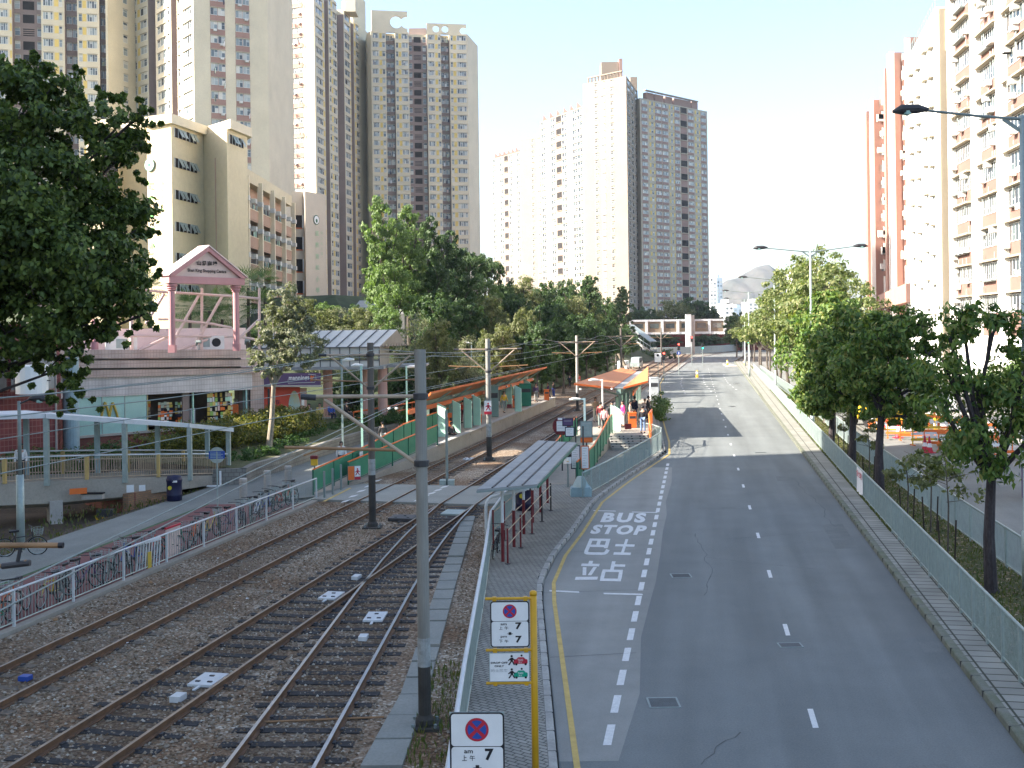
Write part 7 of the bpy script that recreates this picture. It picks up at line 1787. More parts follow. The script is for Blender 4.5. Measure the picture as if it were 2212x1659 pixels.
hedge('hedge','low green edging plants along the top of the stone wall',[(-14.6,55.2,.8),(-13.2,60,.8),(-12.9,66,.8),(-12.2,72,.8),(-11,80,.8)],.6,.5,12000,.13,'leaf_hedge_green',16)
hedge('hedge','dark green hedge behind the covered ramp railing',[(-27,51,.6),(-23.5,53.5,.6),(-20.5,56.5,.7)],1.0,1.1,12000,.15,'leaf_hedge_green',17)
hedge('hedge','bright green and yellow shrubs below the pavilion columns',[(-11.2,74.5,.7),(-9.6,76.5,.7),(-7.9,80,.7)],.7,1.0,7000,.14,'leaf_hedge_green',18)
hedge('hedge','green shrub in a pot at the end corner of the right platform',[(11.6,86,.1),(11.9,89,.1)],.8,1.9,3500,.18,'leaf_light',19)
hedge('hedge','long clipped hedge below the footbridge stairs',[(P(1380,765,255)[0],255,0),(P(1450,760,258)[0],258,0)],1.4,2.2,3500,.4,'leaf_forest',20)
hedge('hedge','sunlit green bushes on the far pavement behind the road works',[(36,62,.3),(39,74,.3),(42,88,.3),(46,104,.3)],2.0,3.2,16000,.3,'leaf_light',23)
# ---- wooded slope: prototypes then copies ----
mb=MB();hv=[(-30,84,.2),(-16,86,.6),(-9.5,88,.6),(-3.4,104,.4),(4,128,.3),(12,160,.2),(22,205,.1),(33,250,.1)];hb=[(-60,95,1.5),(-45,105,2.5),(-30,115,7),(-22,135,12),(-12,165,12),(-2,200,12),(10,245,11),(25,300,8)]
mb.add(list(hv)+list(hb),[(i,i+1,len(hv)+i+1,len(hv)+i) for i in range(len(hv)-1)],'hill_green')
mb.add([hb[i] for i in range(len(hb))]+[(p[0]-60,p[1]+50,p[2]) for p in hb],[(i,i+1,len(hb)+i+1,len(hb)+i) for i in range(len(hb)-1)],'hill_green');o=mb.build('slope');o['kind']='structure'
def proto_tree(seed,lm,n=11000,size=.32,shape='round',bm='bark'):
    rr=random.Random(seed);H_=10.;bl=[]
    if shape=='round':
        for i in range(9):
            a=2*PI*i/9*2.4;zz=4.2+4.6*i/9;R_=2.6*(1-((zz-6)/6)**2);bl.append((math.cos(a)*R_*.8,math.sin(a)*R_*.8,zz,1.7,1.7,1.25))
        bl.append((0,0,8.6,1.7,1.7,1.2))
    elif shape=='tall':
        for i in range(10):
            a=2.4*i;zz=3.+6*i/10;R_=1.15+.4*math.sin(i*2.);bl.append((math.cos(a)*R_,math.sin(a)*R_,zz,1.15,1.15,1.1))
        bl.append((.2,0,9.1,.9,.9,1.0))
    elif shape=='spread':
        for i in range(9):
            a=2*PI*i/9;R_=3. if i%2 else 1.6;bl.append((math.cos(a)*R_,math.sin(a)*R_,7.2+rr.uniform(-.9,1.2),1.6,1.6,.9))
    else:
        for i in range(8):
            a=2*PI*i/8;bl.append((math.cos(a)*2.2,math.sin(a)*2.2,3.5+rr.uniform(-1,2),2.,2.,2.2))
        bl.append((0,0,7,2.2,2.2,2.4))
    t=tree('x','x',0,0,0,(0,0,3.5),bl,n,size,lm,bm,.22,seed,clump=.34,nc=n//75,droop=.25,shell=.3)
    return t
PR={}
for k,(lm,shape,n,size) in {'tall':('leaf_light','tall',13000,.26),'dark':('leaf_forest','round',12000,.33),'dark2':('leaf_forest','spread',9000,.33),'olive':('leaf_olive','round',11000,.3),'grey':('leaf_grey','bush',10000,.26),'mid':('leaf_light','round',12000,.3),'darkt':('leaf_forest','tall',11000,.28)}.items(): PR[k]=(proto_tree(90+len(PR),lm,n,size,shape),[0])
names={'tall':'tall_tree','dark':'evergreen_tree','dark2':'spreading_tree','olive':'olive_green_tree','grey':'grey_leaved_tree','mid':'leafy_tree','darkt':'slender_tree'}
FT=[(822,432,95,112,'tall','tallest light green tree, left of the pair above the slope'),(880,450,90,116,'tall','light green tree just right of the tallest one'),(850,560,110,108,'mid','light green crown below the two tall light trees'),(925,470,80,124,'darkt','dark slender tree behind the tall light pair'),(965,500,90,128,'darkt','dark tree with top against the yellow and cream tower'),(1003,520,80,134,'dark2','dark spreading tree at the right foot of the yellow and cream tower'),(1050,532,70,140,'dark2','flat topped dark tree standing out against the white sky'),
(925,560,120,118,'dark','large dark crown right of the light trees'),(985,580,120,124,'dark','dark rounded crown below the slender trees'),(1045,590,110,130,'mid','medium green crown below the flat topped tree'),(1090,600,90,140,'dark','dark crown under the left end of the estate cluster'),(1130,596,90,146,'olive','olive crown under the estate cluster'),(1175,606,100,150,'dark','dark crown below the open lift lobbies'),(1225,600,90,158,'dark','dark crown below the tallest estate block'),(1272,597,80,162,'darkt','tall dark crown in front of the tallest estate block'),(1310,640,80,170,'dark','dark crown right of the tall dark one'),
(1345,620,50,235,'darkt','thin dark conifer-like tree in front of the shaded slab'),(1320,640,60,235,'grey','greyish tree beside the thin dark one'),(1380,660,70,335,'dark','dark crown above the left end of the far footbridge'),
(895,652,110,92,'grey','grey-leaved bushy tree behind the covered pavilion'),(950,690,100,90,'olive','olive tree behind the left canopy near its near end'),(1010,705,90,94,'grey','grey-green tree behind the striped mast'),(1075,700,100,100,'olive','olive tree above the middle of the left canopy'),(1125,665,80,112,'olive','pale olive crown in the middle of the slope'),(1160,690,90,110,'dark','dark tree above the far end of the left canopy'),(1215,680,100,120,'dark','dark tree left of the pale mast'),(1265,675,100,135,'dark','dark tree right of the pale mast'),(1310,690,90,150,'dark','dark tree above the right canopy'),(1345,700,80,180,'dark','low dark tree touching the far footbridge'),
(715,668,100,100,'olive','low olive tree right of the school end block'),(775,664,90,102,'olive','low olive tree above the pavilion roof'),(835,660,80,98,'mid','bright low tree left of the grey-leaved bush'),(690,690,90,96,'grey','grey shrub-like tree left of the pavilion roof'),(650,668,90,98,'olive','low olive tree at the foot of the classroom wing'),(740,690,90,94,'grey','grey-green shrub directly above the pavilion ridge'),(600,690,100,100,'olive','low olive tree behind the young street tree'),(665,645,80,112,'olive','olive shrub at the foot of the plain school end block'),(700,650,85,114,'mid','bright shrub left of the low shed roof'),(735,652,85,112,'grey','grey shrub below the tower with laundry poles'),(640,655,80,116,'dark','dark shrub under the classroom wing'),(770,655,70,113,'dark','dark shrub beside the low shed roof'),(560,700,110,112,'dark','dark shrub behind the rightmost palm'),(440,720,120,108,'dark','dark shrub mass behind the roof trellis'),(350,720,110,104,'olive','olive shrub behind the left part of the roof trellis'),(500,715,110,110,'olive','olive shrub behind the right part of the roof trellis'),(790,692,80,95,'olive','low olive shrub behind the pavilion gable'),
(760,800,110,88,'dark','dark tree beneath and behind the pavilion deck'),(860,795,90,90,'dark','dark tree right of the pavilion columns'),(920,770,90,92,'grey','grey low tree behind the turquoise lamp'),(990,780,80,96,'dark','dark undergrowth tree behind the left canopy'),(1050,770,90,104,'dark','dark low tree above the middle of the left canopy'),(1110,765,90,112,'dark','dark low tree behind the mast arms'),(1170,760,90,124,'dark','dark low tree beyond the end of the left canopy'),(1230,755,90,138,'dark','dark low tree behind the pale mast'),(1285,750,90,155,'dark','dark low tree left of the train'),(1325,745,70,185,'dark2','dark low tree over the distant path'),
(1000,640,110,112,'dark','dark crown in the heart of the wooded slope'),(1060,640,110,120,'olive','olive crown in the heart of the wooded slope'),(1110,630,100,130,'dark','dark crown below the cream slab'),(1200,640,110,138,'dark','broad dark crown in the right half of the slope'),(1250,640,100,148,'olive','olive crown in the right half of the slope'),(940,630,120,106,'dark','dark crown under the light green trees'),
(1400,668,60,345,'darkt','dark tree behind the far footbridge, left of the pale one'),(1450,648,100,350,'olive','pale domed tree behind the far footbridge'),(1495,640,100,360,'dark','dark domed tree behind the footbridge pier'),(1535,660,60,365,'dark','dark tree behind the right half of the far footbridge'),(1430,720,90,330,'dark','dark tree seen under the far footbridge, left of the pier'),(1530,722,90,335,'dark','dark tree seen under the far footbridge, right of the pier'),(1385,730,80,320,'dark','dark tree by the footbridge stairs'),
(1590,672,60,262,'dark','shaded tree at the right end of the far footbridge'),(1600,730,60,330,'dark','dark tree under the right end of the far footbridge')]
used=set()
for (px,ty,wp,d,k,lab) in FT:
    pr=PR[k][0];x,y,zt=P(px,ty,d)
    if d<260 and px<1360:
        fy=lerp_line([(-30,-30),(84,-9.5),(250,33)],0) if 0 else None
        # ground height on the slope
        xf=lerp_line([(-9.5,88),(-3.4,104),(4,128),(12,160),(22,205),(33,250)],max(88,y));k_=min(1,max(0,(xf-x)/22.));zb=.3+11*k_
        zb=min(zb,zt-5)
    else: zb=0.
    s=(zt-zb)/9.9;wm=wp*d/F/ (7.6 if k in('dark','mid','olive','grey','dark2') else 4.6)
    if k in used: t=copy_tree(pr)
    else: t=pr;used.add(k)
    t.name=names[k];t.location=(x,y,zb);t.scale=(wm,wm,s);t.rotation_euler=(0,0,random.random()*6.28)
    t['label']=lab;t['category']='tree';t['group']='trees of the wooded slope and beyond the bridge'
# bare pale branches leaning out of the slope
mb=MB()
for (a,b,d) in (((1345,700),(1290,770),180),((1290,770),(1300,800),180),((1320,735),(1350,790),178)): mb.tube([P(*a,d),P(*b,d)],[.25,.3],6,'bark_pale')
o=mb.build('bare_tree');tag(o,'pale leaning bare trunk at the far end of the slope','tree')
# palms behind the trellis
def palm(label,px,py,d,s,seed):
    x,y,z=P(px,py,d);rr=random.Random(seed);t=thing('fan_palm',label,'palm tree',(x,y,6.3),0,'fan palms on the roof terrace')
    z=max(1.2,z-6.3);mb=MB();mb.tube([(0,0,0),(0,0,z)],[.14,.1],8,'bark');mb.build('trunk',t)
    mb=MB()
    for i in range(34):
        a=rr.random()*6.28;e=rr.uniform(-.5,1.2);L=s*rr.uniform(.7,1.1);dr=Vector((math.cos(a)*math.cos(e),math.sin(a)*math.cos(e),math.sin(e)));c=Vector((0,0,z))+dr*L*.5
        side=dr.cross(Vector((0,0,1))).normalized();up=side.cross(dr)
        for k in range(-4,5):
            q=(dr*math.cos(k*.26)+side*math.sin(k*.26)).normalized();e2=c+q*L*.65-Vector((0,0,.12*L))
            mb.add([tuple(c),tuple(c+q*L*.3+up*.03+side*.035),tuple(e2),tuple(c+q*L*.3+up*.03-side*.035)],[(0,1,2,3)],'leaf_palm')
    mb.build('crown',t)
for i,(px,py,d,s) in enumerate([(536,622,77,1.9),(572,618,78,1.9),(505,650,76,1.7),(452,672,74,1.8),(410,668,73,1.6),(325,628,72,1.7),(560,665,76,1.7),(480,690,75,1.6),(300,665,70,1.6)]): palm('fan palm on the roof terrace, %s from the right of the picture group'%CNT[i] if 0 else ['palm just right of the pink gateway','rightmost palm behind the trellis','palm behind the right gateway column','palm behind the middle of the gateway','palm behind the left gateway column','palm left of the pink gateway beside the school lettering','low palm right of the gateway under the tall ones','low palm seen through the gateway','lowest left palm half hidden by the big tree'][i],px,py,d,s,200+i)
# ================= people =================
def skin_mesh(verts,edges,radii,root=0,sub=1):
    me=bpy.data.meshes.new('s');me.from_pydata(verts,edges,[]);ob=bpy.data.objects.new('s',me);C.objects.link(ob)
    sk=ob.modifiers.new('k','SKIN');sk.use_smooth_shade=True
    ld=me.skin_vertices[0].data if me.skin_vertices else None
    if ld is None:
        bpy.context.view_layer.objects.active=ob;bpy.ops.mesh.customdata_skin_add() if hasattr(bpy.ops.mesh,'customdata_skin_add') else None;ld=me.skin_vertices[0].data
    for i,r in enumerate(radii):
        ld[i].radius=(r,r) if not isinstance(r,tuple) else r;ld[i].use_root=(i==root)
    sb=ob.modifiers.new('u','SUBSURF');sb.levels=sub
    bpy.context.view_layer.update();dg=bpy.context.evaluated_depsgraph_get();out=bpy.data.meshes.new_from_object(ob.evaluated_get(dg));bpy.data.objects.remove(ob)
    out.polygons.foreach_set('use_smooth',[True]*len(out.polygons));return out
def skeleton(pose):
    J={};J['pel']=(0,0,.93);J['spi']=(0,0,1.08);J['che']=(0,0,1.27);J['nec']=(0,.0,1.42);J['chin']=(0,-.015,1.5);J['head']=(0,-.02,1.58);J['top']=(0,-.01,1.66)
    for s,n in ((-1,'L'),(1,'R')):
        J['sh'+n]=(s*.17,0,1.36);J['hip'+n]=(s*.09,0,.9)
        J['el'+n]=(s*.22,.03,1.08);J['wr'+n]=(s*.22,-.06,.86);J['kn'+n]=(s*.1,-.01,.49);J['an'+n]=(s*.1,.03,.08);J['to'+n]=(s*.11,-.13,.03)
    if pose=='walk':
        J['knL']=(-.1,-.16,.5);J['anL']=(-.1,-.2,.09);J['toL']=(-.11,-.36,.05);J['knR']=(.1,.06,.48);J['anR']=(.1,.28,.13);J['toR']=(.11,.16,.03)
        J['elL']=(-.22,.1,1.1);J['wrL']=(-.22,.12,.88);J['elR']=(.22,-.05,1.1);J['wrR']=(.21,-.2,.93)
    if pose=='sit':
        for k in list(J): J[k]=(J[k][0],J[k][1],J[k][2]-.45)
        for s,n in ((-1,'L'),(1,'R')):
            J['hip'+n]=(s*.09,0,.47);J['kn'+n]=(s*.12,-.42,.48);J['an'+n]=(s*.12,-.4,.08);J['to'+n]=(s*.12,-.55,.03);J['el'+n]=(s*.22,-.06,.66);J['wr'+n]=(s*.13,-.28,.56)
    if pose=='hold':
        for s,n in ((-1,'L'),(1,'R')): J['el'+n]=(s*.23,.0,1.1);J['wr'+n]=(s*.1,-.24,1.08)
    return J
MESH={}
def person_meshes(pose):
    if pose in MESH: return MESH[pose]
    J=skeleton(pose);names_=list(J);V_=[J[k] for k in names_];ix={k:i for i,k in enumerate(names_)}
    E=[('pel','spi'),('spi','che'),('che','nec'),('nec','chin'),('chin','head'),('head','top')]
    R={'pel':(.14,.1),'spi':(.12,.09),'che':(.15,.1),'nec':.048,'chin':.062,'head':.085,'top':.06}
    for n in 'LR':
        E+=[('che','sh'+n),('sh'+n,'el'+n),('el'+n,'wr'+n),('pel','hip'+n),('hip'+n,'kn'+n),('kn'+n,'an'+n),('an'+n,'to'+n)]
        R.update({'sh'+n:.055,'el'+n:.04,'wr'+n:.026,'hip'+n:.08,'kn'+n:.055,'an'+n:.038,'to'+n:.032})
    VV=list(V_);EE=[(ix[a],ix[b]) for a,b in E];RR=[R[k] for k in names_]
    for s,n in ((-1,'L'),(1,'R')):   # palm, four fingers and a thumb
        w=Vector(J['wr'+n]);e=Vector(J['el'+n]);d=(w-e).normalized();sd=Vector((0,1,0)) if abs(d.y)<.8 else Vector((s,0,0));sd=(sd-d*sd.dot(d)).normalized()
        pm=w+d*.06;VV.append(tuple(pm));RR.append((.032,.018));pi_=len(VV)-1;EE.append((ix['wr'+n],pi_))
        for q,L in ((-.028,.06),(-.01,.072),(.01,.068),(.028,.052)):
            a=pm+sd*q+d*.03;b=a+d*L*.55+sd.cross(d)*.008;c=b+d*L*.45+sd.cross(d)*.02
            for p in (a,b,c): VV.append(tuple(p));RR.append(.0085)
            k=len(VV);EE+=[(pi_,k-3),(k-3,k-2),(k-2,k-1)]
        a=pm-sd*.035-d*.01;b=a-sd*.02+d*.03;VV+= [tuple(a),tuple(b)];RR+=[.011,.009];k=len(VV);EE+=[(pi_,k-2),(k-2,k-1)]
    VV.append((J['head'][0],J['head'][1]-.105,J['head'][2]-.015));RR.append(.014);EE.append((ix['head'],len(VV)-1)) # nose
    body=skin_mesh(VV,EE,RR,ix['pel'],1);body.materials.append(M['skin'])
    def sub_(keys,edges,rad,name,root):
        kk={k:i for i,k in enumerate(keys)};m=skin_mesh([J[k] if isinstance(k,str) else k for k in keys],[(kk[a],kk[b]) for a,b in edges],[rad[k] for k in keys],kk[root],1);m.materials.append(M['navy']);return m
    def low(k,dz): return k
    J['hem']=(J['pel'][0],J['pel'][1],J['pel'][2]-.08)
    jk=sub_(['hem','pel','spi','che','shL','elL','wrL','shR','elR','wrR'],[('hem','pel'),('pel','spi'),('spi','che'),('che','shL'),('shL','elL'),('elL','wrL'),('che','shR'),('shR','elR'),('elR','wrR')],{'hem':(.175,.13),'pel':(.17,.125),'spi':(.155,.115),'che':(.18,.125),'shL':.075,'shR':.075,'elL':.06,'elR':.06,'wrL':.045,'wrR':.045},'j','che')
    for n in 'LR': J['c'+n]=tuple(Vector(J['kn'+n]).lerp(Vector(J['an'+n]),.9))
    tr_=sub_(['pel','hipL','knL','cL','hipR','knR','cR'],[('pel','hipL'),('hipL','knL'),('knL','cL'),('pel','hipR'),('hipR','knR'),('knR','cR')],{'pel':(.15,.11),'hipL':.098,'hipR':.098,'knL':.075,'knR':.075,'cL':.062,'cR':.062},'t','pel')
    MESH[pose]=(body,jk,tr_,J);return MESH[pose]
def person(label,x,y,z,rz,pose,top,bot,hair='hair',h=1.,bag=None,long=False):
    b,j,t_,J=person_meshes(pose);t=thing('person',label,'person',(x,y,z),rz,None);t.scale=(h,h,h)
    for nm,me,m in (('body',b,None),('jacket',j,top),('trousers',t_,bot)):
        o=bpy.data.objects.new(nm,me);C.objects.link(o);o.parent=t
        if m: setmat(o,m)
    hd=Vector(J['head']);mb=MB();n=12
    prof=[(.0,.115),(.05,.11),(.085,.08),(.1,.03),(.098,-.02),(.08,-.07 if not long else -.12)]
    vs=[];k=len(prof)
    for r_,z_ in prof:
        for i in range(n): a=2*PI*i/n;vs.append((hd.x+r_*math.cos(a),hd.y+.022+r_*.98*math.sin(a),hd.z+.01+z_))
    fs=[(i*n+q,(i+1)*n+q,(i+1)*n+(q+1)%n,i*n+(q+1)%n) for i in range(k-1) for q in range(n) if not (i>=3 and 7<=q<=10)]
    mb.add(vs,fs,hair);mb.build('hair',t,True)
    mb=MB()
    for s in (-1,1):
        mb.lathe([(0,-.008),(.011,-.004),(.011,.004),(0,.008)],(hd.x+s*.03,hd.y-.086,hd.z+.012),6,'black')
        mb.lathe([(0,-.03),(.014,-.01),(.014,.015),(0,.03)],(hd.x+s*.09,hd.y,hd.z),6,'skin')
        a=Vector(J['an'+('L' if s<0 else 'R')]);q=Vector(J['to'+('L' if s<0 else 'R')]);mb.tube([a+Vector((0,.05,-.045)),a+Vector((0,0,-.03)),q],[.04,.05,.038],8,'black')
    mb.box(hd.x-.022,hd.x+.022,hd.y-.09,hd.y-.083,hd.z-.045,hd.z-.038,'maroon');mb.build('face_and_shoes',t)
    return t
def onp(px,py,z): q=G(px,py,z);return q[0],q[1]
def bagobj(label,x,y,z,m,s=1.):
    mb=MB();mb.prism([(-.16*s,-.06*s),(.16*s,-.06*s),(.16*s,.06*s),(-.16*s,.06*s)],0,.26*s,m);mb.tube([(-.07*s,0,.26*s),(-.05*s,0,.38*s),(.05*s,0,.38*s),(.07*s,0,.26*s)],.01,5,'black');o=mb.build('bag',loc=(x,y,z));tag(o,label,'bag')
x,y=onp(738,1022,.02);person('person in a white hooded coat walking beside the left ramp fence',x,y,.02,.3,'walk','white_card','dark_steel',h=.98,long=True)
x,y=onp(850,948,.02);person('person in a dark grey coat walking by the pavilion columns',x,y-6,.02,PI+.4,'walk','dark_steel','roof_grey')
x,y=onp(1001,914,.88);person('person in a red padded jacket standing on the left platform',x,y,.88,PI-.4,'stand','mural_red','maroon',long=True)
x,y=onp(1016,912,.88);person('person in black sitting behind the red jacketed one',x+.1,y+1.2,.88,-1.0,'sit','black','dark_steel')
x,y=onp(1089,892,.88);person('person in a yellow jacket walking along the left platform with bags',x,y,.88,.5,'walk','hut_yellow','galv_dull');bagobj('dark red shopping bag carried by the yellow jacketed walker',x+.42,y-.1,1.25,'maroon',1.2);bagobj('small cream bag in the other hand of the yellow jacketed walker',x-.35,y-.05,1.3,'tube_buff',.8)
x,y=onp(966,950,.5);person('person in dark clothes seated on the ground by the platform edge corner',x+.3,y-.5,.42,.6,'sit','dark_steel','black')
x,y=onp(1158,868,.88);person('person in a purple jacket with pale bag at the far end of the left platform',x,y,.88,.3,'stand','purple','roof_grey')
for i,(px,py,m1,m2,l) in enumerate([(1184,862,'purple','navy','person in dark purple on the path beyond the left platform'),(1196,858,'black','blue_sign','person in black top and blue trousers on the path beyond the left platform'),(1231,838,'navy','black','person in navy on the distant path near the orange rail'),(1250,836,'mural_red','pink_pale','small distant person in red by the far lamp'),(1342,800,'pink_pale','black','distant person in pink beside the blue sign')]):
    x,y=onp(px,py+ (0),.1);person(l,x,y,.1,random.random()*6,'stand' if i%2 else 'walk',m1,m2)
RPp=[(1281,912,'tube_buff','wall_cream','hold','person in a beige coat reading on the left side of the right platform',.2,True),(1292,925,'maroon','galv_dull','stand','person in maroon partly hidden behind the pink jacket',2.9,False),(1300,938,'pink_steel','dark_steel','stand','person in a pink padded jacket at the top of the right ramp',2.6,False),(1316,925,'black','black','stand','person in black with short hair behind the railing',.2,False),(1340,922,'red_pink','sky_white','stand','person in a bright pink coat and white trousers among the queue',-1.2,True),(1356,922,'wall_grey','white_card','hold','person in a grey sweater with white trousers near the orange bin',1.4,False),(1366,909,'navy','navy','stand','person in navy blue with a rucksack, back of the queue',2.4,False),(1383,936,'black','lamp_jean','stand','person in a dark jacket and blue jeans at the top of the steps',2.9,False),(1396,908,'black','dark_steel','stand','person in black at the right end of the right platform',1.,False),(1388,898,'pink_pale','sky_white','sit','person in pale pink sitting behind the jeans wearer',.2,False)]
mat('red_pink',(.6,.04,.2),.7,.1,4);mat('lamp_jean',(.16,.24,.4),.8,.15,4)
for (px,py,a,b,ps,l,rz,lg) in RPp:
    x,y=onp(px,py,.88);y=max(y,66.7);x=(px-CX+3)/F*y;person(l,x,y,.88,rz,ps,a,b,long=lg,h=1.02)
bagobj('dark red rucksack on the ground beside the orange bin',onp(1352,925,.88)[0],69.5,.95,'maroon',1.3)
for i,(px,py,a,b,l) in enumerate([(668,898,'roof_grey','maroon','person in grey sitting on the wall under the mural'),(691,897,'stripe_yellow','black','person in pale yellow sitting on the planter wall'),(715,895,'blue_sign','navy','person in blue and white sitting on the planter wall'),(748,893,'black','dark_steel','person in black sitting near the pavilion columns')]):
    x,y,z=P(px,py,76.5);person(l,x,y,z-.45,-.4+.5*i,'sit',a,b,h=1.05)
mb=MB();mb.box(-.9,.9,-.3,.3,0,.45,'conc_pale');q=P(705,905,76.7);o=mb.build('stone_bench',loc=(q[0],76.9,q[2]-.35));o.scale=(2.2,1,1);tag(o,'low stone bench where the four people sit','bench')
x,y,z=P(27,1020,45.6);person('person in a white shirt leaning over the covered ramp railing at the left edge',x-.1,46.6,1.12,.3,'stand','white_card','dark_steel')
# ================= far right pavement: road works, vehicles =================
def car(label,x,y,rz,m,L=4.4,Hc=1.45,van=False):
    t=thing('parked_car' if not van else 'parked_van',label,'car' if not van else 'van',(x,y,.02),rz);w=.86
    pf=[(-L/2,.35),(-L/2,.8),(-L/2+.1,.92),(-L/2+.9,.98),(-L/2+1.5,Hc),(L/2-1.2,Hc),(L/2-.35,.98),(L/2,.85),(L/2,.35)] if not van else [(-L/2,.35),(-L/2,1.0),(-L/2+.25,1.2),(-L/2+.75,Hc),(L/2-.1,Hc),(L/2,.9),(L/2,.35)]
    mb=MB();n=len(pf);vs=[]
    for s,k in ((-1,1.),(1,1.)):
        for (a,b) in pf: vs.append((a,s*(w if b<1.05 else w*.86),b))
    mb.add(vs,[(i,(i+1)%n,n+(i+1)%n,n+i) for i in range(n)]+[tuple(range(n-1,-1,-1)),tuple(range(n,2*n))],m);mb.build('body',t)
    mb=MB()
    for s in (-1,1):
        if van: q=[(-L/2+.8,1.05),(-L/2+1.0,Hc-.12),(L/2-.4,Hc-.12),(L/2-.4,1.05)]
        else: q=[(-L/2+1.05,1.0),(-L/2+1.6,Hc-.07),(L/2-1.3,Hc-.07),(L/2-.65,1.0)]
        mb.add([(a,s*(w*.9+ (.045 if van else .03)),b) for a,b in q],[(0,1,2,3)],'pane_dark')
    mb.build('window',t)
    for a in (-L/2+.8,L/2-.8):
        for s in (-1,1):
            mb=MB();mb.tube([(a,s*(w-.18),.31),(a,s*(w+.01),.31)],.31,16,'rubber');mb.tube([(a,s*(w+.01),.31),(a,s*(w+.02),.31)],.18,12,'galv');mb.build('wheel',t)
    mb=MB()
    for s in (-.6,.6): mb.box(-L/2-.02,-L/2+.02,s-.15,s+.15,.62,.76,'lamp_white')
    mb.build('headlight',t);return t
car('grey car parked behind the orange road-work barriers',32.6,70,1.4,'galv_dull');car('white van parked on the far side of the side road beyond the barriers',36,92,1.4,'white_paint',4.8,2.0,True);car('silver car half hidden by leaves at the right edge',29.2,57,1.4,'galv')
car('pale roofed minibus on the distant road left of the traffic lights',P(1375,785,200)[0],200,1.35,'galv',6.,2.0,True)
car('white minibus standing just in front of the other distant one',P(1346,786,190)[0],190,1.35,'lamp_white',4.6,1.7,True)
t=thing('yellow_machine','yellow road-work machine with a canopy on the side road','machine',(P(1893,870,80)[0],80,.0),.2)
mb=MB();mb.box(-1.2,1.2,-1.6,1.6,.5,1.5,'hut_yellow');mb.box(-1.3,1.3,-.6,1.7,2.55,2.7,'hut_yellow');mb.prism([(-1.1,-1.6),(1.1,-1.6),(1.1,-.5),(-1.1,-.5)],1.5,2.0,'hut_yellow');mb.build('body',t)
mb=MB()
for a in (-1.1,1.1):
    for b in (-.5,1.5): mb.tube([(a,b,1.5),(a,b,2.55)],.05,6,'hut_yellow')
mb.build('canopy_post',t);mb=MB()
for a in (-1,1): mb.tube([(a*1.15,-1,.45),(a*1.4,-1,.45)],.45,14,'rubber');mb.tube([(a*1.15,1,.45),(a*1.4,1,.45)],.45,14,'rubber')
mb.build('wheel',t)
mb=MB();mb.box(-1.3,1.3,-.03,.03,.1,3.0,'roof_grey');mb.box(-.3,.1,-.05,-.03,1.2,1.6,'white_card');mb.box(.25,.3,-.05,.0,0,3,'dark_steel');q=P(1962,880,84);o=mb.build('hoarding',loc=(q[0],84,0));tag(o,'tall grey hoarding panel with a white notice beside the yellow machine','hoarding')
def barrier(label,x,y,rz,m):
    mb=MB()
    for z in (.35,.7,1.05): mb.box(-.95,.95,-.02,.02,z-.08,z+.08,m if z!=.7 else 'white_card')
    for s in (-.85,.85): mb.box(s-.05,s+.05,-.25,.25,0,.06,'orange_dark');mb.box(s-.03,s+.03,-.03,.03,0,1.15,m)
    mb.tube([(.85,0,1.15),(.85,0,1.32)],.08,8,'orange');o=mb.build('road_barrier',loc=(x,y,.12));o.rotation_euler=(0,0,rz);tag(o,label,'barrier','barriers round the road works')
k=0
for (px,py) in [(1905,925),(1925,938),(1948,948),(1975,952),(2000,962),(2030,970),(2062,975),(2095,980),(2125,985),(2020,935),(2050,942),(2085,948),(2120,955),(1990,930),(2150,990)]:
    x,y,z=G(px,py,.1);barrier('road-work barrier of orange and white boards, %s from the left'%CNT[k],x,y,random.uniform(-.6,.4),['orange','hut_yellow','orange'][k%3]);k+=1
def cone(label,px,py):
    x,y,z=G(px,py,.02);mb=MB();mb.box(-.2,.2,-.2,.2,0,.04,'red_sign');mb.lathe([(.14,.04),(.1,.25)],(0,0,0),12,'red_sign');mb.lathe([(.1,.25),(.07,.42)],(0,0,0),12,'white_card');mb.lathe([(.07,.42),(.03,.72),(0,.73)],(0,0,0),12,'red_sign');o=mb.build('traffic_cone',loc=(x,y,.02));o.scale=(1.4,1.4,1.3);tag(o,label,'traffic cone')
for i,(a,b) in enumerate([(1896,922),(1916,928),(1940,946),(1998,976),(2008,978)]): cone('red and white traffic cone, %s of those by the side road from the left'%CNT[i],a,b)
# bicycle stand at right edge
t=thing('bicycle_rack','white hooped bicycle rack by a dark panel at the right edge','bicycle rack',(G(2170,1075)[0]+.6,44.5,.12),.9)
mb=MB()
for i in range(6): mb.tube([(i*.55,0,0),(i*.55,0,.9),(i*.55+.15,0,1.1),(i*.55+.3,0,.9),(i*.55+.3,0,0)],.03,6,'white_paint')
mb.build('hoop',t);mb=MB();mb.box(-.2,3.3,.5,.55,.1,1.4,'purple');mb.box(-.3,3.4,.42,.5,1.4,1.48,'white_paint');mb.build('panel',t)
for i in range(2):
    b=copy_tree(bk,'bicycle in the white rack at the right edge, %s one'%('nearer' if i==0 else 'farther'),(t.location.x+.4+i*.9,t.location.y+.6+i*.9,.12),.3+i)
    if 'group' in b.keys(): del b['group']
mb=MB();mb.box(-6,6,-.15,.15,0,2.2,'brick_red');mb.box(-6,6,-.2,.2,2.2,2.35,'conc_pale');o=mb.build('boundary_wall',loc=(35.5,50,.1));o.rotation_euler=(0,0,1.35);tag(o,'low brick boundary wall behind the far pavement','wall')
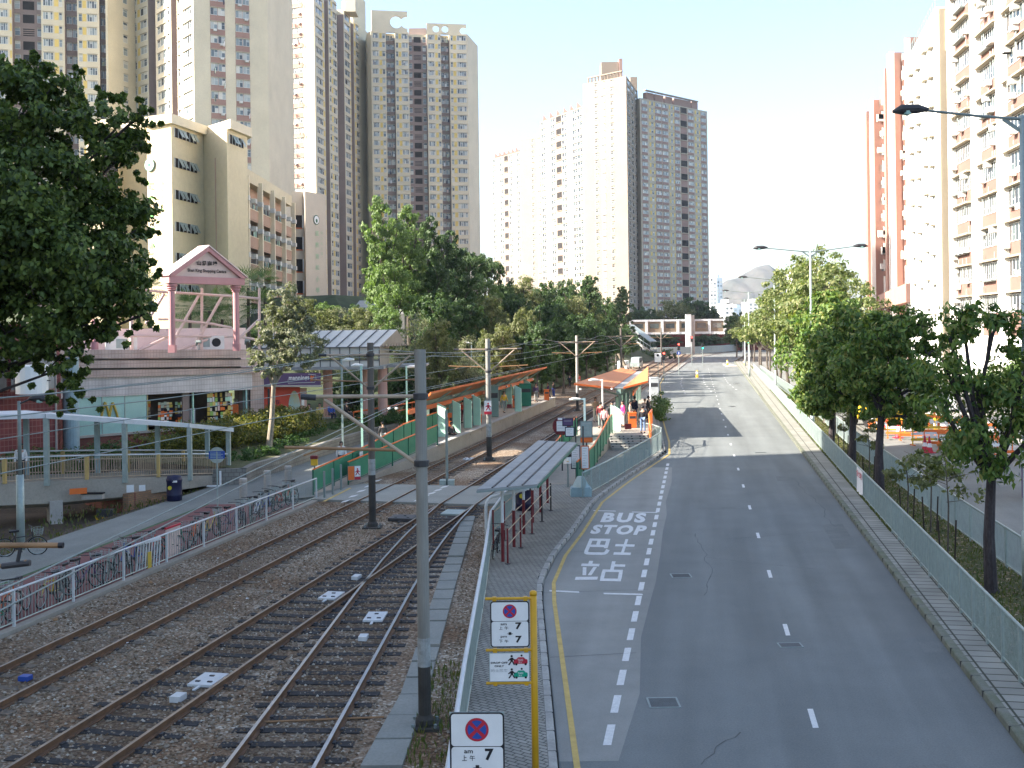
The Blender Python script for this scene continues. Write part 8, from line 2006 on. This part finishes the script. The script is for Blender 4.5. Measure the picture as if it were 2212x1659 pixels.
# ================= trees of the right hand frontage low down =================
for i,(x,y,s) in enumerate([(41,66,.62),(43,80,.6),(46,96,.66)]):
    t=copy_tree(PR['mid'][0],'%s small bright tree on the far pavement in front of the factory'%ORD[i],(x,y,0),i*2.,(s,s,s*.9));t.name='street_tree';t['group']='small trees in front of the factory'
# light rail train
# ================= light, sky, camera =================
EL=math.radians(31);AZ=math.radians(-100)   # sun from the exact left
w=bpy.data.worlds.new('World');bpy.context.scene.world=w;w.use_nodes=True;nt=w.node_tree;bg=nt.nodes['Background']
sk=nt.nodes.new('ShaderNodeTexSky');sk.sky_type='NISHITA';sk.sun_disc=False;sk.sun_elevation=EL;sk.sun_rotation=AZ;sk.air_density=1.;sk.dust_density=2.3;sk.ozone_density=1.
nt.links.new(sk.outputs[0],bg.inputs[0]);bg.inputs[1].default_value=SKY
s=bpy.data.lights.new('sun','SUN');s.energy=SUN;s.angle=math.radians(.55);s.color=(1,.9,.78);so=bpy.data.objects.new('sun',s);C.objects.link(so)
d=Vector((1,.18,-math.tan(EL))).normalized();so.rotation_euler=d.to_track_quat('-Z','Y').to_euler();so.location=(-60,0,80)
cam=bpy.data.cameras.new('camera');co=bpy.data.objects.new('camera',cam);C.objects.link(co);bpy.context.scene.camera=co
cam.sensor_width=36.;cam.lens=F/2212*36.;cam.shift_x=0;cam.shift_y=-(829.5-CY)/2212;cam.clip_start=.1;cam.clip_end=12000
co.matrix_world=Matrix.Translation((0,0,H))@Matrix.Rotation(PI/2,4,'X')@Matrix.Rotation(-RO,4,'Z')
sc=bpy.context.scene;sc.view_settings.view_transform='Standard';sc.view_settings.look='None';sc.view_settings.exposure=EXPO;sc.view_settings.gamma=1
sc.render.engine='CYCLES';sc.cycles.max_bounces=6;sc.cycles.diffuse_bounces=3;sc.cycles.transparent_max_bounces=6;sc.cycles.sample_clamp_indirect=6
if HAZE>0:
    hm=bpy.data.materials.new('haze_air');hm.use_nodes=True;n=hm.node_tree;n.nodes.remove(n.nodes['Principled BSDF']);v=n.nodes.new('ShaderNodeVolumePrincipled');v.inputs['Color'].default_value=(.68,.82,1,1);v.inputs['Density'].default_value=HAZE;v.inputs['Anisotropy'].default_value=.2
    n.links.new(v.outputs[0],n.nodes['Material Output'].inputs['Volume'])
    mb=MB();mb.box(-1500,1500,-210,3600,-8,210,hm);o=mb.build('haze');tag(o,'pale bluish air that fades the far towers and the mountain','haze',kind='stuff')
